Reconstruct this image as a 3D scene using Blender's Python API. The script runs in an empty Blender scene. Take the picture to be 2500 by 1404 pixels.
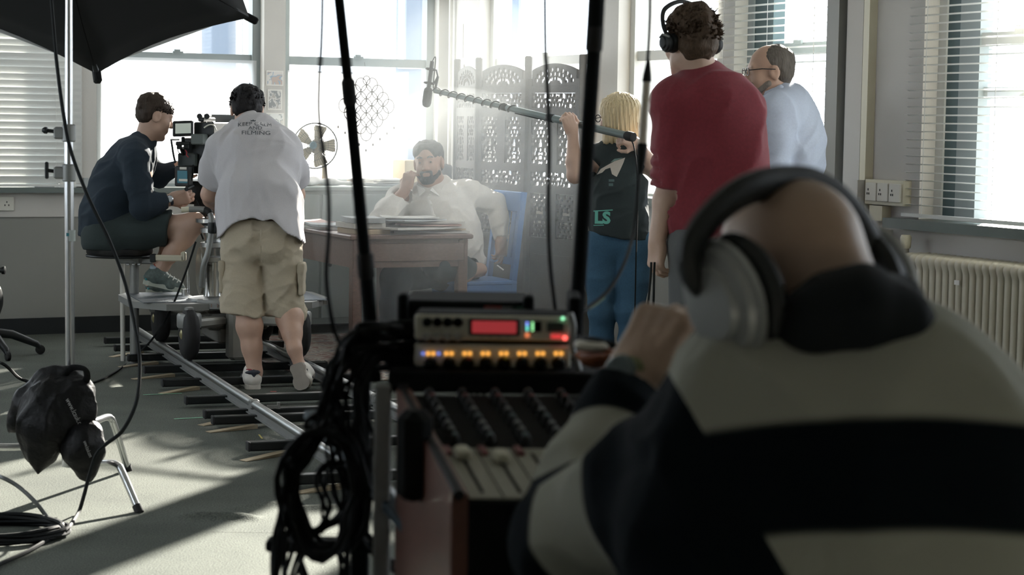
import bpy, bmesh, math, random
import numpy as np
from mathutils import Vector, Matrix
from mathutils.bvhtree import BVHTree

random.seed(7)
scene = bpy.context.scene
COL = scene.collection

# ---------------------------------------------------------------- camera
FPX, CAM_H = 4850.0, 1.39
PITCH, ROLL = math.atan(401 / FPX), 0.0153
_f = np.array([0, math.cos(PITCH), -math.sin(PITCH)])
_u0 = np.array([0, math.sin(PITCH), math.cos(PITCH)])
_r0 = np.array([1.0, 0, 0])
_r = _r0 * math.cos(ROLL) + _u0 * math.sin(ROLL)
_u = _u0 * math.cos(ROLL) - _r0 * math.sin(ROLL)
cam_data = bpy.data.cameras.new('camera')
cam = bpy.data.objects.new('camera', cam_data)
COL.objects.link(cam)
cam.matrix_world = Matrix(((_r[0], _u[0], -_f[0], 0), (_r[1], _u[1], -_f[1], 0),
                           (_r[2], _u[2], -_f[2], CAM_H), (0, 0, 0, 1)))
cam_data.sensor_width = 36
cam_data.sensor_fit = 'HORIZONTAL'
cam_data.lens = 36 * FPX / 2500
cam_data.clip_start, cam_data.clip_end = 0.05, 300
cam_data.dof.use_dof = True
cam_data.dof.focus_distance = 10.4
cam_data.dof.aperture_fstop = 6.3
scene.camera = cam

# ---------------------------------------------------------------- world, sun, exposure
world = bpy.data.worlds.new('world')
scene.world = world
world.use_nodes = True
_bg = world.node_tree.nodes['Background']
_bg.inputs[0].default_value = (0.86, 0.93, 1.0, 1)
_bg.inputs[1].default_value = 3.4

SUN_AZ, SUN_EL = math.radians(19.5), math.radians(22)
sun_data = bpy.data.lights.new('sun', 'SUN')
sun_data.energy = 25
sun_data.angle = math.radians(0.9)
sun_data.color = (1.0, 0.93, 0.82)
sun = bpy.data.objects.new('sun', sun_data)
COL.objects.link(sun)
_sd = Vector((math.sin(SUN_AZ) * math.cos(SUN_EL), math.cos(SUN_AZ) * math.cos(SUN_EL), math.sin(SUN_EL)))
sun.rotation_euler = _sd.to_track_quat('Z', 'Y').to_euler()
sun.location = (8, 20, 9)

scene.view_settings.view_transform = 'Standard'
scene.view_settings.look = 'None'
scene.view_settings.gamma = 1
scene.view_settings.use_curve_mapping = False
scene.view_settings.exposure = 0.6
cy = scene.cycles
cy.max_bounces, cy.diffuse_bounces, cy.glossy_bounces = 5, 3, 2
cy.transmission_bounces, cy.transparent_max_bounces, cy.volume_bounces = 2, 12, 2
cy.caustics_reflective = cy.caustics_refractive = False
cy.sample_clamp_indirect = 6
cy.use_adaptive_sampling = True
cy.adaptive_threshold = 0.04
cy.adaptive_min_samples = 16


# ---------------------------------------------------------------- placing helpers
def ray(x, y):
    return _f + _r * (x - 1250) / FPX + _u * (702 - y) / FPX


def P(x, y, D):
    """world point that the photograph shows at pixel x, y when it stands D metres away"""
    d = ray(x, y)
    return Vector(np.array([0, 0, CAM_H]) + d * D / d[1])


def FL(x, y, z=0.0):
    d = ray(x, y)
    return Vector(np.array([0, 0, CAM_H]) + d * (z - CAM_H) / d[2])


TH = math.radians(25.4)
CORN = Vector((-0.46, 13.85, 0))
EL = Vector((-math.cos(TH), -math.sin(TH), 0))     # along the left wall, away from the corner
ER = Vector((math.sin(TH), -math.cos(TH), 0))      # along the right wall, away from the corner
UP = Vector((0, 0, 1))


def RM(a, b, z=0.0):
    """room coordinates: a metres from the right wall, b metres from the left wall"""
    return CORN + EL * a + ER * b + UP * z


# ---------------------------------------------------------------- materials
MATS = {}


def mat(name, col, rough=0.6, metal=0.0, noise=0.0, nscale=20.0, bump=0.0, bscale=60.0, emis=None, estr=0.0,
        sheen=0.0, trans=0.0, alpha=1.0, coat=0.0, stretch=None, sss=0.0):
    if name in MATS:
        return MATS[name]
    m = bpy.data.materials.new(name)
    m.use_nodes = True
    nt = m.node_tree
    b = nt.nodes['Principled BSDF']
    b.inputs['Base Color'].default_value = (*col, 1)
    b.inputs['Roughness'].default_value = rough
    b.inputs['Metallic'].default_value = metal
    b.inputs['Coat Weight'].default_value = coat
    b.inputs['Sheen Weight'].default_value = sheen
    b.inputs['Transmission Weight'].default_value = trans
    b.inputs['Alpha'].default_value = alpha
    if sss:
        b.inputs['Subsurface Weight'].default_value = sss
        b.inputs['Subsurface Radius'].default_value = (0.012, 0.005, 0.003)
    if emis:
        b.inputs['Emission Color'].default_value = (*emis, 1)
        b.inputs['Emission Strength'].default_value = estr
        m.cycles.emission_sampling = 'NONE'
    if noise or bump:
        tc = nt.nodes.new('ShaderNodeTexCoord')
        src = tc.outputs['Object']
        if stretch:
            mp = nt.nodes.new('ShaderNodeMapping')
            mp.inputs['Scale'].default_value = stretch
            nt.links.new(src, mp.inputs[0])
            src = mp.outputs[0]
    if noise:
        n = nt.nodes.new('ShaderNodeTexNoise')
        n.inputs['Scale'].default_value = nscale
        n.inputs['Detail'].default_value = 5
        nt.links.new(src, n.inputs['Vector'])
        mx = nt.nodes.new('ShaderNodeMix')
        mx.data_type = 'RGBA'
        mx.inputs[6].default_value = (*[c * (1 - noise) for c in col], 1)
        mx.inputs[7].default_value = (*[min(1, c * (1 + noise)) for c in col], 1)
        nt.links.new(n.outputs[0], mx.inputs[0])
        nt.links.new(mx.outputs[2], b.inputs['Base Color'])
    if bump:
        n2 = nt.nodes.new('ShaderNodeTexNoise')
        n2.inputs['Scale'].default_value = bscale
        n2.inputs['Detail'].default_value = 3
        nt.links.new(src, n2.inputs['Vector'])
        bp = nt.nodes.new('ShaderNodeBump')
        bp.inputs['Strength'].default_value = min(1, bump)
        bp.inputs['Distance'].default_value = 0.01
        nt.links.new(n2.outputs[0], bp.inputs['Height'])
        nt.links.new(bp.outputs[0], b.inputs['Normal'])
    MATS[name] = m
    return m


def mix_mat(name, parts):
    """material from weighted shaders: list of (weight, shader idname, colour, roughness)"""
    m = bpy.data.materials.new(name)
    m.use_nodes = True
    nt = m.node_tree
    nt.nodes.remove(nt.nodes['Principled BSDF'])
    out = nt.nodes['Material Output']
    prev, wsum = None, 0.0
    for w, kind, col, rough in parts:
        s = nt.nodes.new(kind)
        s.inputs['Color'].default_value = (*col, 1)
        if 'Roughness' in s.inputs:
            s.inputs['Roughness'].default_value = rough
        if prev is None:
            prev, wsum = s.outputs[0], w
        else:
            mx = nt.nodes.new('ShaderNodeMixShader')
            mx.inputs[0].default_value = w / (wsum + w)
            nt.links.new(prev, mx.inputs[1])
            nt.links.new(s.outputs[0], mx.inputs[2])
            prev, wsum = mx.outputs[0], wsum + w
    nt.links.new(prev, out.inputs[0])
    MATS[name] = m
    return m


# ---------------------------------------------------------------- scene objects
def tag(o, label=None, cat=None, group=None, kind=None):
    if label: o['label'] = label
    if cat: o['category'] = cat
    if group: o['group'] = group
    if kind: o['kind'] = kind
    return o


def empty(name, loc, label=None, cat=None, group=None, kind=None):
    o = bpy.data.objects.new(name, None)
    o.location = loc
    o.empty_display_size = 0.1
    COL.objects.link(o)
    return tag(o, label, cat, group, kind)


def adopt(o, parent):
    """parent o, whose mesh is in world coordinates, keeping it in place"""
    if parent is not None:
        o.parent = parent
        o.matrix_parent_inverse = WORLD_INV(parent)
    return o


def WORLD_INV(p):
    return Matrix.Translation(p.location).inverted()


def link_mesh(name, me, m, parent=None, smooth=True):
    o = bpy.data.objects.new(name, me)
    COL.objects.link(o)
    if m is not None:
        me.materials.append(m if not isinstance(m, str) else MATS[m])
    if smooth:
        me.polygons.foreach_set('use_smooth', [True] * len(me.polygons))
    return adopt(o, parent)


def frame(d, hint=UP):
    """3 unit axes: side, d, normal"""
    d = Vector(d).normalized()
    h = Vector(hint)
    if abs(d.dot(h.normalized())) > 0.98:
        h = Vector((1, 0, 0)) if abs(d.x) < 0.9 else Vector((0, 1, 0))
    s = d.cross(h).normalized()
    n = s.cross(d).normalized()
    return s, d, n


class MB:
    """collects shapes in world coordinates and links them as one mesh object"""

    def __init__(self):
        self.v, self.f = [], []

    def add(self, vs, fs):
        k = len(self.v)
        self.v += [tuple(p) for p in vs]
        self.f += [tuple(i + k for i in q) for q in fs]
        return self

    def hexa(self, c):
        return self.add(c, [(0, 3, 2, 1), (4, 5, 6, 7), (0, 1, 5, 4), (1, 2, 6, 5), (2, 3, 7, 6), (3, 0, 4, 7)])

    def box(self, c, s, ax=None, bev=0.0):
        """c centre, s full sizes, ax three axes"""
        c = Vector(c)
        x, y, z = ax if ax else (Vector((1, 0, 0)), Vector((0, 1, 0)), UP)
        hx, hy, hz = x * s[0] / 2, y * s[1] / 2, z * s[2] / 2
        if bev <= 0:
            return self.hexa([c - hx - hy - hz, c + hx - hy - hz, c + hx + hy - hz, c - hx + hy - hz,
                              c - hx - hy + hz, c + hx - hy + hz, c + hx + hy + hz, c - hx + hy + hz])
        b = min(bev, min(s) * 0.45)
        def ringz(dz, ins):
            ax_, ay_ = s[0] / 2 - ins, s[1] / 2 - ins
            pts = []
            for sx, sy in ((1, 1), (-1, 1), (-1, -1), (1, -1)):
                a1 = c + x * sx * ax_ + y * sy * (ay_ - b) + z * dz
                a2 = c + x * sx * (ax_ - b) + y * sy * ay_ + z * dz
                pts += [a1, a2] if sx * sy > 0 else [a2, a1]
            return pts
        rings = [ringz(-s[2] / 2, b), ringz(-s[2] / 2 + b, 0), ringz(s[2] / 2 - b, 0), ringz(s[2] / 2, b)]
        return self.loft(rings)

    def loft(self, rings, cap=True, closed=True):
        n = len(rings[0])
        vs = [p for r in rings for p in r]
        fs = []
        for i in range(len(rings) - 1):
            for j in range(n if closed else n - 1):
                j2 = (j + 1) % n
                fs.append((i * n + j, i * n + j2, (i + 1) * n + j2, (i + 1) * n + j))
        if cap:
            fs.append(tuple(range(n - 1, -1, -1)))
            fs.append(tuple((len(rings) - 1) * n + j for j in range(n)))
        return self.add(vs, fs)

    def cyl(self, a, b, r1, r2=None, n=16, cap=True):
        a, b = Vector(a), Vector(b)
        r2 = r1 if r2 is None else r2
        s, d, u = frame(b - a)
        ring = lambda c, r: [c + (s * math.cos(t) + u * math.sin(t)) * r for t in [2 * math.pi * i / n for i in range(n)]]
        return self.loft([ring(a, r1), ring(b, r2)], cap)

    def tube(self, pts, r, n=8, cap=True, sx=1.0, hint=UP, closed=False):
        """r number or list; sx squashes the section along the second axis"""
        pts = [Vector(p) for p in pts]
        rs = r if isinstance(r, (list, tuple)) else [r] * len(pts)
        rings = []
        pu = None
        m = len(pts)
        for i, p in enumerate(pts):
            if closed:
                d = pts[(i + 1) % m] - pts[i - 1]
            else:
                d = pts[min(i + 1, m - 1)] - pts[max(i - 1, 0)]
            if d.length < 1e-9: d = Vector((0, 0, 1))
            d.normalize()
            if pu is None:
                s, d, u = frame(d, hint)
            else:
                s = d.cross(pu)
                if s.length < 1e-6: s, d, u = frame(d, hint)
                s.normalize()
                u = s.cross(d).normalized()
            pu = u
            rings.append([p + (s * math.cos(t) + u * math.sin(t) * sx) * rs[i]
                          for t in [2 * math.pi * k / n for k in range(n)]])
        if closed:
            rings.append(rings[0])
            return self.loft(rings, False)
        return self.loft(rings, cap)

    def lathe(self, o, d, prof, n=24, hint=UP, cap=True, sq=1.0):
        """prof: list of (radius, distance along d)"""
        o = Vector(o)
        s, d, u = frame(d, hint)
        rings = [[o + d * h + (s * math.cos(t) + u * sq * math.sin(t)) * r for t in [2 * math.pi * k / n for k in range(n)]]
                 for r, h in prof]
        return self.loft(rings, cap)

    def ball(self, c, r, n=12, ax=None):
        c = Vector(c)
        rx, ry, rz = r if isinstance(r, (list, tuple)) else (r, r, r)
        x, y, z = ax if ax else (Vector((1, 0, 0)), Vector((0, 1, 0)), UP)
        m = max(4, n // 2)
        rings = []
        for i in range(m + 1):
            a = math.pi * (0.02 + 0.96 * i / m) - math.pi / 2
            rings.append([c + x * rx * math.cos(a) * math.cos(t) + y * ry * math.cos(a) * math.sin(t) + z * rz * math.sin(a)
                          for t in [2 * math.pi * k / n for k in range(n)]])
        return self.loft(rings)

    def prism(self, poly, d):
        """flat polygon (list of points) extruded by vector d"""
        d = Vector(d)
        return self.loft([[Vector(p) for p in poly], [Vector(p) + d for p in poly]])

    def build(self, name, m, parent=None, smooth=False, auto=True):
        me = bpy.data.meshes.new(name)
        me.from_pydata(self.v, [], self.f)
        bm = bmesh.new()
        bm.from_mesh(me)
        bmesh.ops.recalc_face_normals(bm, faces=bm.faces)
        bm.to_mesh(me)
        bm.free()
        o = link_mesh(name, me, m, parent, smooth)
        if smooth and auto:
            me.set_sharp_from_angle(angle=math.radians(40))
        return o


def spline(pts, n=8):
    """Catmull-Rom through points"""
    pts = [Vector(p) for p in pts]
    out = []
    for i in range(len(pts) - 1):
        p0, p1, p2, p3 = pts[max(i - 1, 0)], pts[i], pts[i + 1], pts[min(i + 2, len(pts) - 1)]
        for k in range(n):
            t = k / n
            out.append(0.5 * ((2 * p1) + (p2 - p0) * t + (2 * p0 - 5 * p1 + 4 * p2 - p3) * t * t
                              + (3 * p1 - p0 - 3 * p2 + p3) * t * t * t))
    out.append(pts[-1])
    return out


def copy_tree(o, parent=None, shift=None):
    c = o.copy()
    COL.objects.link(c)
    if parent is not None:
        c.parent = parent
    if shift is not None:
        c.location = o.location + Vector(shift)
    for ch in [x for x in o.children]:
        copy_tree(ch, c)
    return c


def text_mesh(txt, size, bold=0.0):
    """flat triangulated lettering in local XY, centred"""
    cu = bpy.data.curves.new('lettering', 'FONT')
    cu.body = txt
    cu.size = size
    cu.align_x = 'CENTER'
    cu.align_y = 'CENTER'
    cu.offset = bold
    cu.resolution_u = 3
    ob = bpy.data.objects.new('lettering', cu)
    COL.objects.link(ob)
    bpy.context.view_layer.update()
    me = bpy.data.meshes.new_from_object(ob.evaluated_get(bpy.context.evaluated_depsgraph_get()))
    bpy.data.objects.remove(ob)
    bpy.data.curves.remove(cu)
    return me


def wrap_mesh(me, o, ex, ey, surf, cast, off=0.0015, sub=2):
    """lay a flat mesh (local XY) at o with axes ex, ey and drop it on the surface object along cast"""
    bm = bmesh.new()
    bm.from_mesh(me)
    bmesh.ops.triangulate(bm, faces=bm.faces)
    for _ in range(sub):
        long = [e for e in bm.edges if e.calc_length() > 0.012]
        if not long: break
        bmesh.ops.subdivide_edges(bm, edges=long, cuts=1)
        bmesh.ops.triangulate(bm, faces=bm.faces)
    sm = surf.data
    tree = BVHTree.FromPolygons([v.co.copy() for v in sm.vertices], [tuple(p.vertices) for p in sm.polygons])
    cast = Vector(cast).normalized()
    for v in bm.verts:
        w = Vector(o) + Vector(ex) * v.co.x + Vector(ey) * v.co.y
        hit = tree.ray_cast(w - cast * 0.6, cast)
        v.co = (hit[0] - cast * off) if hit[0] is not None else w
    bm.to_mesh(me)
    bm.free()
    return me
# ================================================================ the setting
M_WALL = mat('wall_paint', (0.60, 0.58, 0.54), 0.7, noise=0.06, nscale=3, bump=0.08, bscale=40)
M_WALL2 = mat('wall_lower_paint', (0.29, 0.29, 0.265), 0.45, noise=0.08, nscale=2.5, bump=0.05, bscale=30)
M_CEIL = mat('ceiling_paint', (0.75, 0.74, 0.70), 0.8, noise=0.03)
M_FRAME = mat('window_frame_paint', (0.30, 0.34, 0.34), 0.45, noise=0.06, nscale=8)
M_FRAMEW = mat('window_frame_pale', (0.62, 0.62, 0.58), 0.45, noise=0.05, nscale=8)
M_SILL = mat('sill_dark', (0.16, 0.19, 0.18), 0.35, noise=0.1, nscale=10)
M_BASE = mat('baseboard_black', (0.012, 0.016, 0.018), 0.5)
M_CREAM = mat('cream_plastic', (0.72, 0.68, 0.52), 0.4)
M_GLASS = mix_mat('window_glass', [(0.93, 'ShaderNodeBsdfTransparent', (0.97, 0.99, 1), 0), (0.07, 'ShaderNodeBsdfGlossy', (1, 1, 1), 0.03)])
M_SHEER = mix_mat('diffusion_sheet', [(0.35, 'ShaderNodeBsdfTransparent', (1, 1, 1), 0), (0.4, 'ShaderNodeBsdfTranslucent', (0.95, 0.95, 0.95), 0),
                                      (0.25, 'ShaderNodeBsdfDiffuse', (0.9, 0.9, 0.9), 0.5)])
M_SHEET = mix_mat('tracing_paper', [(0.1, 'ShaderNodeBsdfTransparent', (1, 1, 1), 0), (0.62, 'ShaderNodeBsdfTranslucent', (0.97, 0.97, 0.97), 0),
                                    (0.28, 'ShaderNodeBsdfDiffuse', (0.9, 0.9, 0.9), 0.5)])
M_SLAT = mat('blind_slat', (0.74, 0.75, 0.72), 0.35)

# carpet
m = bpy.data.materials.new('grey_carpet'); m.use_nodes = True
nt = m.node_tree; bs = nt.nodes['Principled BSDF']
bs.inputs['Roughness'].default_value = 0.95
bs.inputs['Specular IOR Level'].default_value = 0.1
tc = nt.nodes.new('ShaderNodeTexCoord')
n1 = nt.nodes.new('ShaderNodeTexNoise'); n1.inputs['Scale'].default_value = 160; n1.inputs['Detail'].default_value = 4
n2 = nt.nodes.new('ShaderNodeTexNoise'); n2.inputs['Scale'].default_value = 2.2; n2.inputs['Detail'].default_value = 6
nt.links.new(tc.outputs['Object'], n1.inputs['Vector']); nt.links.new(tc.outputs['Object'], n2.inputs['Vector'])
r1 = nt.nodes.new('ShaderNodeValToRGB')
r1.color_ramp.elements[0].color = (0.075, 0.084, 0.077, 1); r1.color_ramp.elements[0].position = 0.3
r1.color_ramp.elements[1].color = (0.17, 0.18, 0.16, 1); r1.color_ramp.elements[1].position = 0.7
mx = nt.nodes.new('ShaderNodeMix'); mx.data_type = 'RGBA'; mx.blend_type = 'MULTIPLY'; mx.inputs[0].default_value = 0.5
r2 = nt.nodes.new('ShaderNodeValToRGB')
r2.color_ramp.elements[0].color = (0.6, 0.62, 0.6, 1); r2.color_ramp.elements[0].position = 0.35
r2.color_ramp.elements[1].color = (1.1, 1.1, 1.05, 1); r2.color_ramp.elements[1].position = 0.65
nt.links.new(n1.outputs[0], r1.inputs[0]); nt.links.new(n2.outputs[0], r2.inputs[0])
nt.links.new(r1.outputs[0], mx.inputs[6]); nt.links.new(r2.outputs[0], mx.inputs[7]); nt.links.new(mx.outputs[2], bs.inputs['Base Color'])
bp = nt.nodes.new('ShaderNodeBump'); bp.inputs['Strength'].default_value = 0.6; bp.inputs['Distance'].default_value = 0.006
nt.links.new(n1.outputs[0], bp.inputs['Height']); nt.links.new(bp.outputs[0], bs.inputs['Normal'])
M_CARPET = m

RA, RB, RZ = 7.3, 14.8, 3.15      # room size


def wpt(side, s, o, z):
    """wall coordinates: s along the wall from the corner, o into the room"""
    return RM(s, o, z) if side == 'L' else RM(o, s, z)


def wbox(mb, side, s0, s1, o0, o1, z0, z1):
    c = [wpt(side, s, o, z) for z in (z0, z1) for s, o in ((s0, o0), (s1, o0), (s1, o1), (s0, o1))]
    return mb.hexa(c)


def kindtag(o):
    o['kind'] = 'structure'
    return o


# floor with two rucks in the carpet
mb = MB()
def ruck(p, a, b, w, h):
    a, b, p2 = Vector(a).to_2d(), Vector(b).to_2d(), Vector(p).to_2d()
    ab = b - a
    t = max(0, min(1, (p2 - a).dot(ab) / ab.length_squared))
    d = (p2 - a - ab * t).length
    return h * math.exp(-(d / w) ** 2) * (1 - (2 * t - 1) ** 4 if 0 < t < 1 else 0)
RK = [(FL(430, 1262), FL(640, 1268), 0.035, 0.022), (FL(560, 1245), FL(720, 1225), 0.03, 0.012), (FL(700, 1243), FL(900, 1240), 0.03, 0.014)]
NA, NB = 90, 180
vs, fs = [], []
for i in range(NA + 1):
    for j in range(NB + 1):
        p = RM(-0.3 + (RA + 0.6) * i / NA, -0.3 + (RB + 0.6) * j / NB)
        p.z = 0.0
        vs.append(p)
for i in range(NA):
    for j in range(NB):
        k = i * (NB + 1) + j
        fs.append((k, k + 1, k + NB + 2, k + NB + 1))
mb.add(vs, fs)
# finer patch where the rucks lie
kindtag(mb.build('floor', M_CARPET))
mb = MB()
o0 = FL(570, 1250)
vs, fs = [], []
N = 70
for i in range(N + 1):
    for j in range(N + 1):
        p = o0 + Vector((-0.55 + 1.1 * i / N, -0.35 + 0.7 * j / N, 0))
        h = sum(ruck(p, *q) for q in RK)
        ed = min(i, N - i, j, N - j) / 12
        p.z = 0.0005 + h * min(1, ed)
        vs.append(p)
for i in range(N):
    for j in range(N):
        k = i * (N + 1) + j
        fs.append((k, k + N + 1, k + N + 2, k + 1))
mb.add(vs, fs)
o = mb.build('floor_carpet_ruck', M_CARPET, None, True)
kindtag(o)

mb = MB(); wbox(mb, 'R', -0.3, RB + 0.3, -0.3, RA + 0.3, RZ, RZ + 0.2)
kindtag(mb.build('ceiling', M_CEIL))

WT = 0.24
ZS, ZT = 0.94, 2.78      # window openings
LEFT_WIN = [(0.08, 1.19), (1.34, 2.46), (2.66, 3.80), (4.1, 5.2), (5.4, 6.5)]
RIGHT_WIN = [(0.50, 2.14), (2.46, 3.57), (3.74, 4.66), (5.36, 6.46), (6.66, 7.76), (9.0, 10.1), (10.3, 11.4)]


def wall_with_windows(name, side, length, wins):
    mb = MB()
    wbox(mb, side, -WT, length + WT, -WT, 0, ZS - 0.19, ZS)
    wbox(mb, side, -WT, length + WT, -WT, 0, ZT, RZ)
    edges = [-WT] + [e for w in wins for e in w] + [length + WT]
    for i in range(0, len(edges), 2):
        wbox(mb, side, edges[i], edges[i + 1], -WT, 0, ZS, ZT)
    o = kindtag(mb.build(name, M_WALL))
    mb = MB(); wbox(mb, side, -WT, length + WT, -WT, -0.012, 0, ZS - 0.19)
    mb.build('dado', M_WALL2, o)
    return o


WALL_L = wall_with_windows('wall_left', 'L', RA, LEFT_WIN)
WALL_R = wall_with_windows('wall_right', 'R', RB, RIGHT_WIN)
mb = MB(); wbox(mb, 'L', -WT, RA + WT, RB, RB + 0.2, 0, RZ); kindtag(mb.build('wall_back', M_WALL))
FILL_WIN = [(2.6, 3.9), (4.4, 5.7), (6.4, 7.5)]  # unseen windows, added in this wall to let in fill light
mb = MB()
wbox(mb, 'R', -WT, RB + WT, RA, RA + 0.2, 0, ZS); wbox(mb, 'R', -WT, RB + WT, RA, RA + 0.2, ZT, RZ)
_e = [-WT] + [e for w in FILL_WIN for e in w] + [RB + WT]
for i in range(0, len(_e), 2): wbox(mb, 'R', _e[i], _e[i + 1], RA, RA + 0.2, ZS, ZT)
kindtag(mb.build('wall_far', M_WALL))
mb = MB(); wbox(mb, 'L', 0, RA, 0.0, 0.018, 0.0, 0.105); kindtag(mb.build('baseboard_left', M_BASE))
mb = MB(); wbox(mb, 'R', 0.018, RB, 0.0, 0.018, 0.0, 0.105); kindtag(mb.build('baseboard_right', M_BASE))
mb = MB(); wbox(mb, 'L', -0.0, RA, -0.10, 0.07, ZS - 0.035, ZS - 0.002); kindtag(mb.build('trim_1', M_SILL))
for k_, (s0, s1) in enumerate([(0.0, 4.72), (5.19, 13.4)]):
    mb = MB(); wbox(mb, 'R', s0 + 0.02, s1, -0.10, 0.09, ZS + 0.0, ZS + 0.045); kindtag(mb.build('trim_%d' % (k_ + 2), M_SILL))


def window(n, side, s0, s1, fm, strips=(), zr=1.79, zr2=None):
    w = kindtag(empty('window_%d' % n, wpt(side, (s0 + s1) / 2, -0.1, ZS)))
    mb = MB()
    o0, o1 = -0.17, -0.08
    wbox(mb, side, s0, s0 + 0.055, o0, o1, ZS, ZT); wbox(mb, side, s1 - 0.055, s1, o0, o1, ZS, ZT)
    wbox(mb, side, s0, s1, o0, o1, ZS, ZS + 0.06); wbox(mb, side, s0, s1, o0, o1, ZT - 0.06, ZT)
    mb.build('frame', fm, w)
    mb = MB(); wbox(mb, side, s0 + 0.05, s1 - 0.05, -0.165, -0.10, zr - 0.028, zr + 0.028)
    r_ = mb.build('meeting_rail', fm, w)
    mb = MB(); sc = (s0 + s1) / 2
    wbox(mb, side, sc - 0.035, sc + 0.035, -0.10, -0.085, zr + 0.02, zr + 0.038)
    wbox(mb, side, sc - 0.01, sc + 0.03, -0.10, -0.07, zr + 0.036, zr + 0.05)
    mb.build('latch', fm, r_)
    for st in strips:
        mb = MB(); wbox(mb, side, st[0], st[1], -0.16, -0.09, ZS + .05, ZT - .05); mb.build('upright_strip', st[2], w)
    if zr2:
        mb = MB(); wbox(mb, side, s0 + 0.05, s1 - 0.05, -0.165, -0.12, zr2 - 0.02, zr2 + 0.02); mb.build('glazing_bar', fm, w)
    for z0, z1, oo in ((ZS + 0.05, zr, -0.115), (zr, ZT - 0.05, -0.145)):
        mb = MB(); mb.add([wpt(side, s0 + 0.05, oo, z0), wpt(side, s1 - 0.05, oo, z0), wpt(side, s1 - 0.05, oo, z1), wpt(side, s0 + 0.05, oo, z1)], [(0, 1, 2, 3)])
        mb.build('pane', M_GLASS, w)
    return w


for k_, (s0, s1) in enumerate(FILL_WIN):  # frames and glass for the added fill windows
    w = kindtag(empty('window_%d' % (20 + k_), RM(RA + .1, (s0 + s1) / 2, ZS)))
    mb = MB()
    for q0, q1, z0, z1 in ((s0, s0 + .055, ZS, ZT), (s1 - .055, s1, ZS, ZT), (s0, s1, ZS, ZS + .06), (s0, s1, ZT - .06, ZT), (s0, s1, 1.76, 1.82)): wbox(mb, 'R', q0, q1, RA + .08, RA + .15, z0, z1)
    mb.build('frame', M_FRAMEW, w)
    mb = MB(); mb.add([RM(RA + .11, s0 + .05, ZS + .05), RM(RA + .11, s1 - .05, ZS + .05), RM(RA + .11, s1 - .05, ZT - .05), RM(RA + .11, s0 + .05, ZT - .05)], [(0, 1, 2, 3)]); mb.build('pane', M_GLASS, w)
W2 = window(1, 'L', *LEFT_WIN[0], M_FRAME)
W1 = window(2, 'L', *LEFT_WIN[1], M_FRAME)
W0 = window(3, 'L', *LEFT_WIN[2], M_FRAME)
for i_, w_ in enumerate(LEFT_WIN[3:]): window(4 + i_, 'L', *w_, M_FRAME)
W3 = window(6, 'R', *RIGHT_WIN[0], M_FRAMEW)
W4 = window(7, 'R', *RIGHT_WIN[1], M_FRAMEW)
M_TEALSTRIP = mat('dark_teal_strip', (0.075, 0.12, 0.125), 0.45)  # teal uprights stand in for a shaded building edge outside the glass
W5 = window(8, 'R', *RIGHT_WIN[2], M_FRAME, ((3.79, 3.97, M_TEALSTRIP),))
W6 = window(9, 'R', *RIGHT_WIN[3], M_FRAMEW, ((5.41, 5.50, M_TEALSTRIP), (5.50, 5.64, M_FRAME)), zr2=1.56)
for i_, w_ in enumerate(RIGHT_WIN[4:]): window(10 + i_, 'R', *w_, M_FRAMEW)


def sheet(side, s0, s1, z0, z1, m, label, name='diffusion_sheet', off=-0.07):
    mb = MB()
    n = 10
    vs = []
    for j in range(n + 1):
        for i in range(n + 1):
            s, z = s0 + (s1 - s0) * i / n, z0 + (z1 - z0) * j / n
            vs.append(wpt(side, s, off + 0.004 * math.sin(9 * s + 5 * z), z))
    mb.add(vs, [(j * (n + 1) + i, j * (n + 1) + i + 1, (j + 1) * (n + 1) + i + 1, (j + 1) * (n + 1) + i) for j in range(n) for i in range(n)])
    return tag(mb.build(name, m, None, True), label, 'sheet')


sheet('L', 0.36, 1.15, 0.97, 1.72, M_SHEET, 'white tracing paper sheet over the lower pane of the window behind the fan')
sheet('L', 1.37, 2.44, 0.96, 1.78, M_SHEER, 'sheer white diffusion sheet over the lower pane behind the seated operator')


def blind(side, s0, s1, z0, z1, pitch, tilt, label, off=0.02, width=0.026, skip=None):
    t = empty('venetian_blind', wpt(side, (s0 + s1) / 2, off, z1), label, 'blind', 'venetian blinds on the windows')
    ax_s = EL if side == 'L' else ER
    ax_o = ER if side == 'L' else EL
    c, s_ = math.cos(tilt), math.sin(tilt)
    mb = MB()
    hw = width / 2
    def row(o_, z_): return [ax_s * (s0 - (s0 + s1) / 2) + ax_o * (o_ * c) + UP * (z_ + o_ * s_), ax_s * (s1 - (s0 + s1) / 2) + ax_o * (o_ * c) + UP * (z_ + o_ * s_)]
    rows = [row(-hw, 0), row(0, 0.004), row(hw, 0)]
    vs = [p for r_ in rows for p in r_]
    mb.add(vs, [(0, 1, 3, 2), (2, 3, 5, 4)])
    me = bpy.data.meshes.new('slat'); me.from_pydata(mb.v, [], mb.f); me.materials.append(M_SLAT)
    z = z1 - 0.05
    k = 0
    while z > z0 + 0.02:
        so = bpy.data.objects.new('slat', me); COL.objects.link(so); so.parent = t
        so.location = (0, 0, z - z1 + random.uniform(-.0015, .0015)); so.rotation_euler = (0, 0, 0)
        z -= pitch if not (skip and skip[0] < z < skip[1]) else skip[2]
        k += 1
    mb = MB(); wbox(mb, side, s0, s1, off - 0.02, off + 0.02, z1 - 0.035, z1); mb.build('head_rail', M_SLAT, t)
    mb = MB(); wbox(mb, side, s0, s1, off - 0.012, off + 0.012, z0 - 0.006, z0 + 0.01); mb.build('bottom_rail', M_SLAT, t)
    for q in (0.12, 0.5, 0.88):
        s = s0 + (s1 - s0) * q
        mb = MB(); wbox(mb, side, s - 0.0012, s + 0.0012, off + hw * c, off + hw * c + 0.002, z0, z1); mb.build('ladder_cord', M_SLAT, t)
    return t


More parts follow.
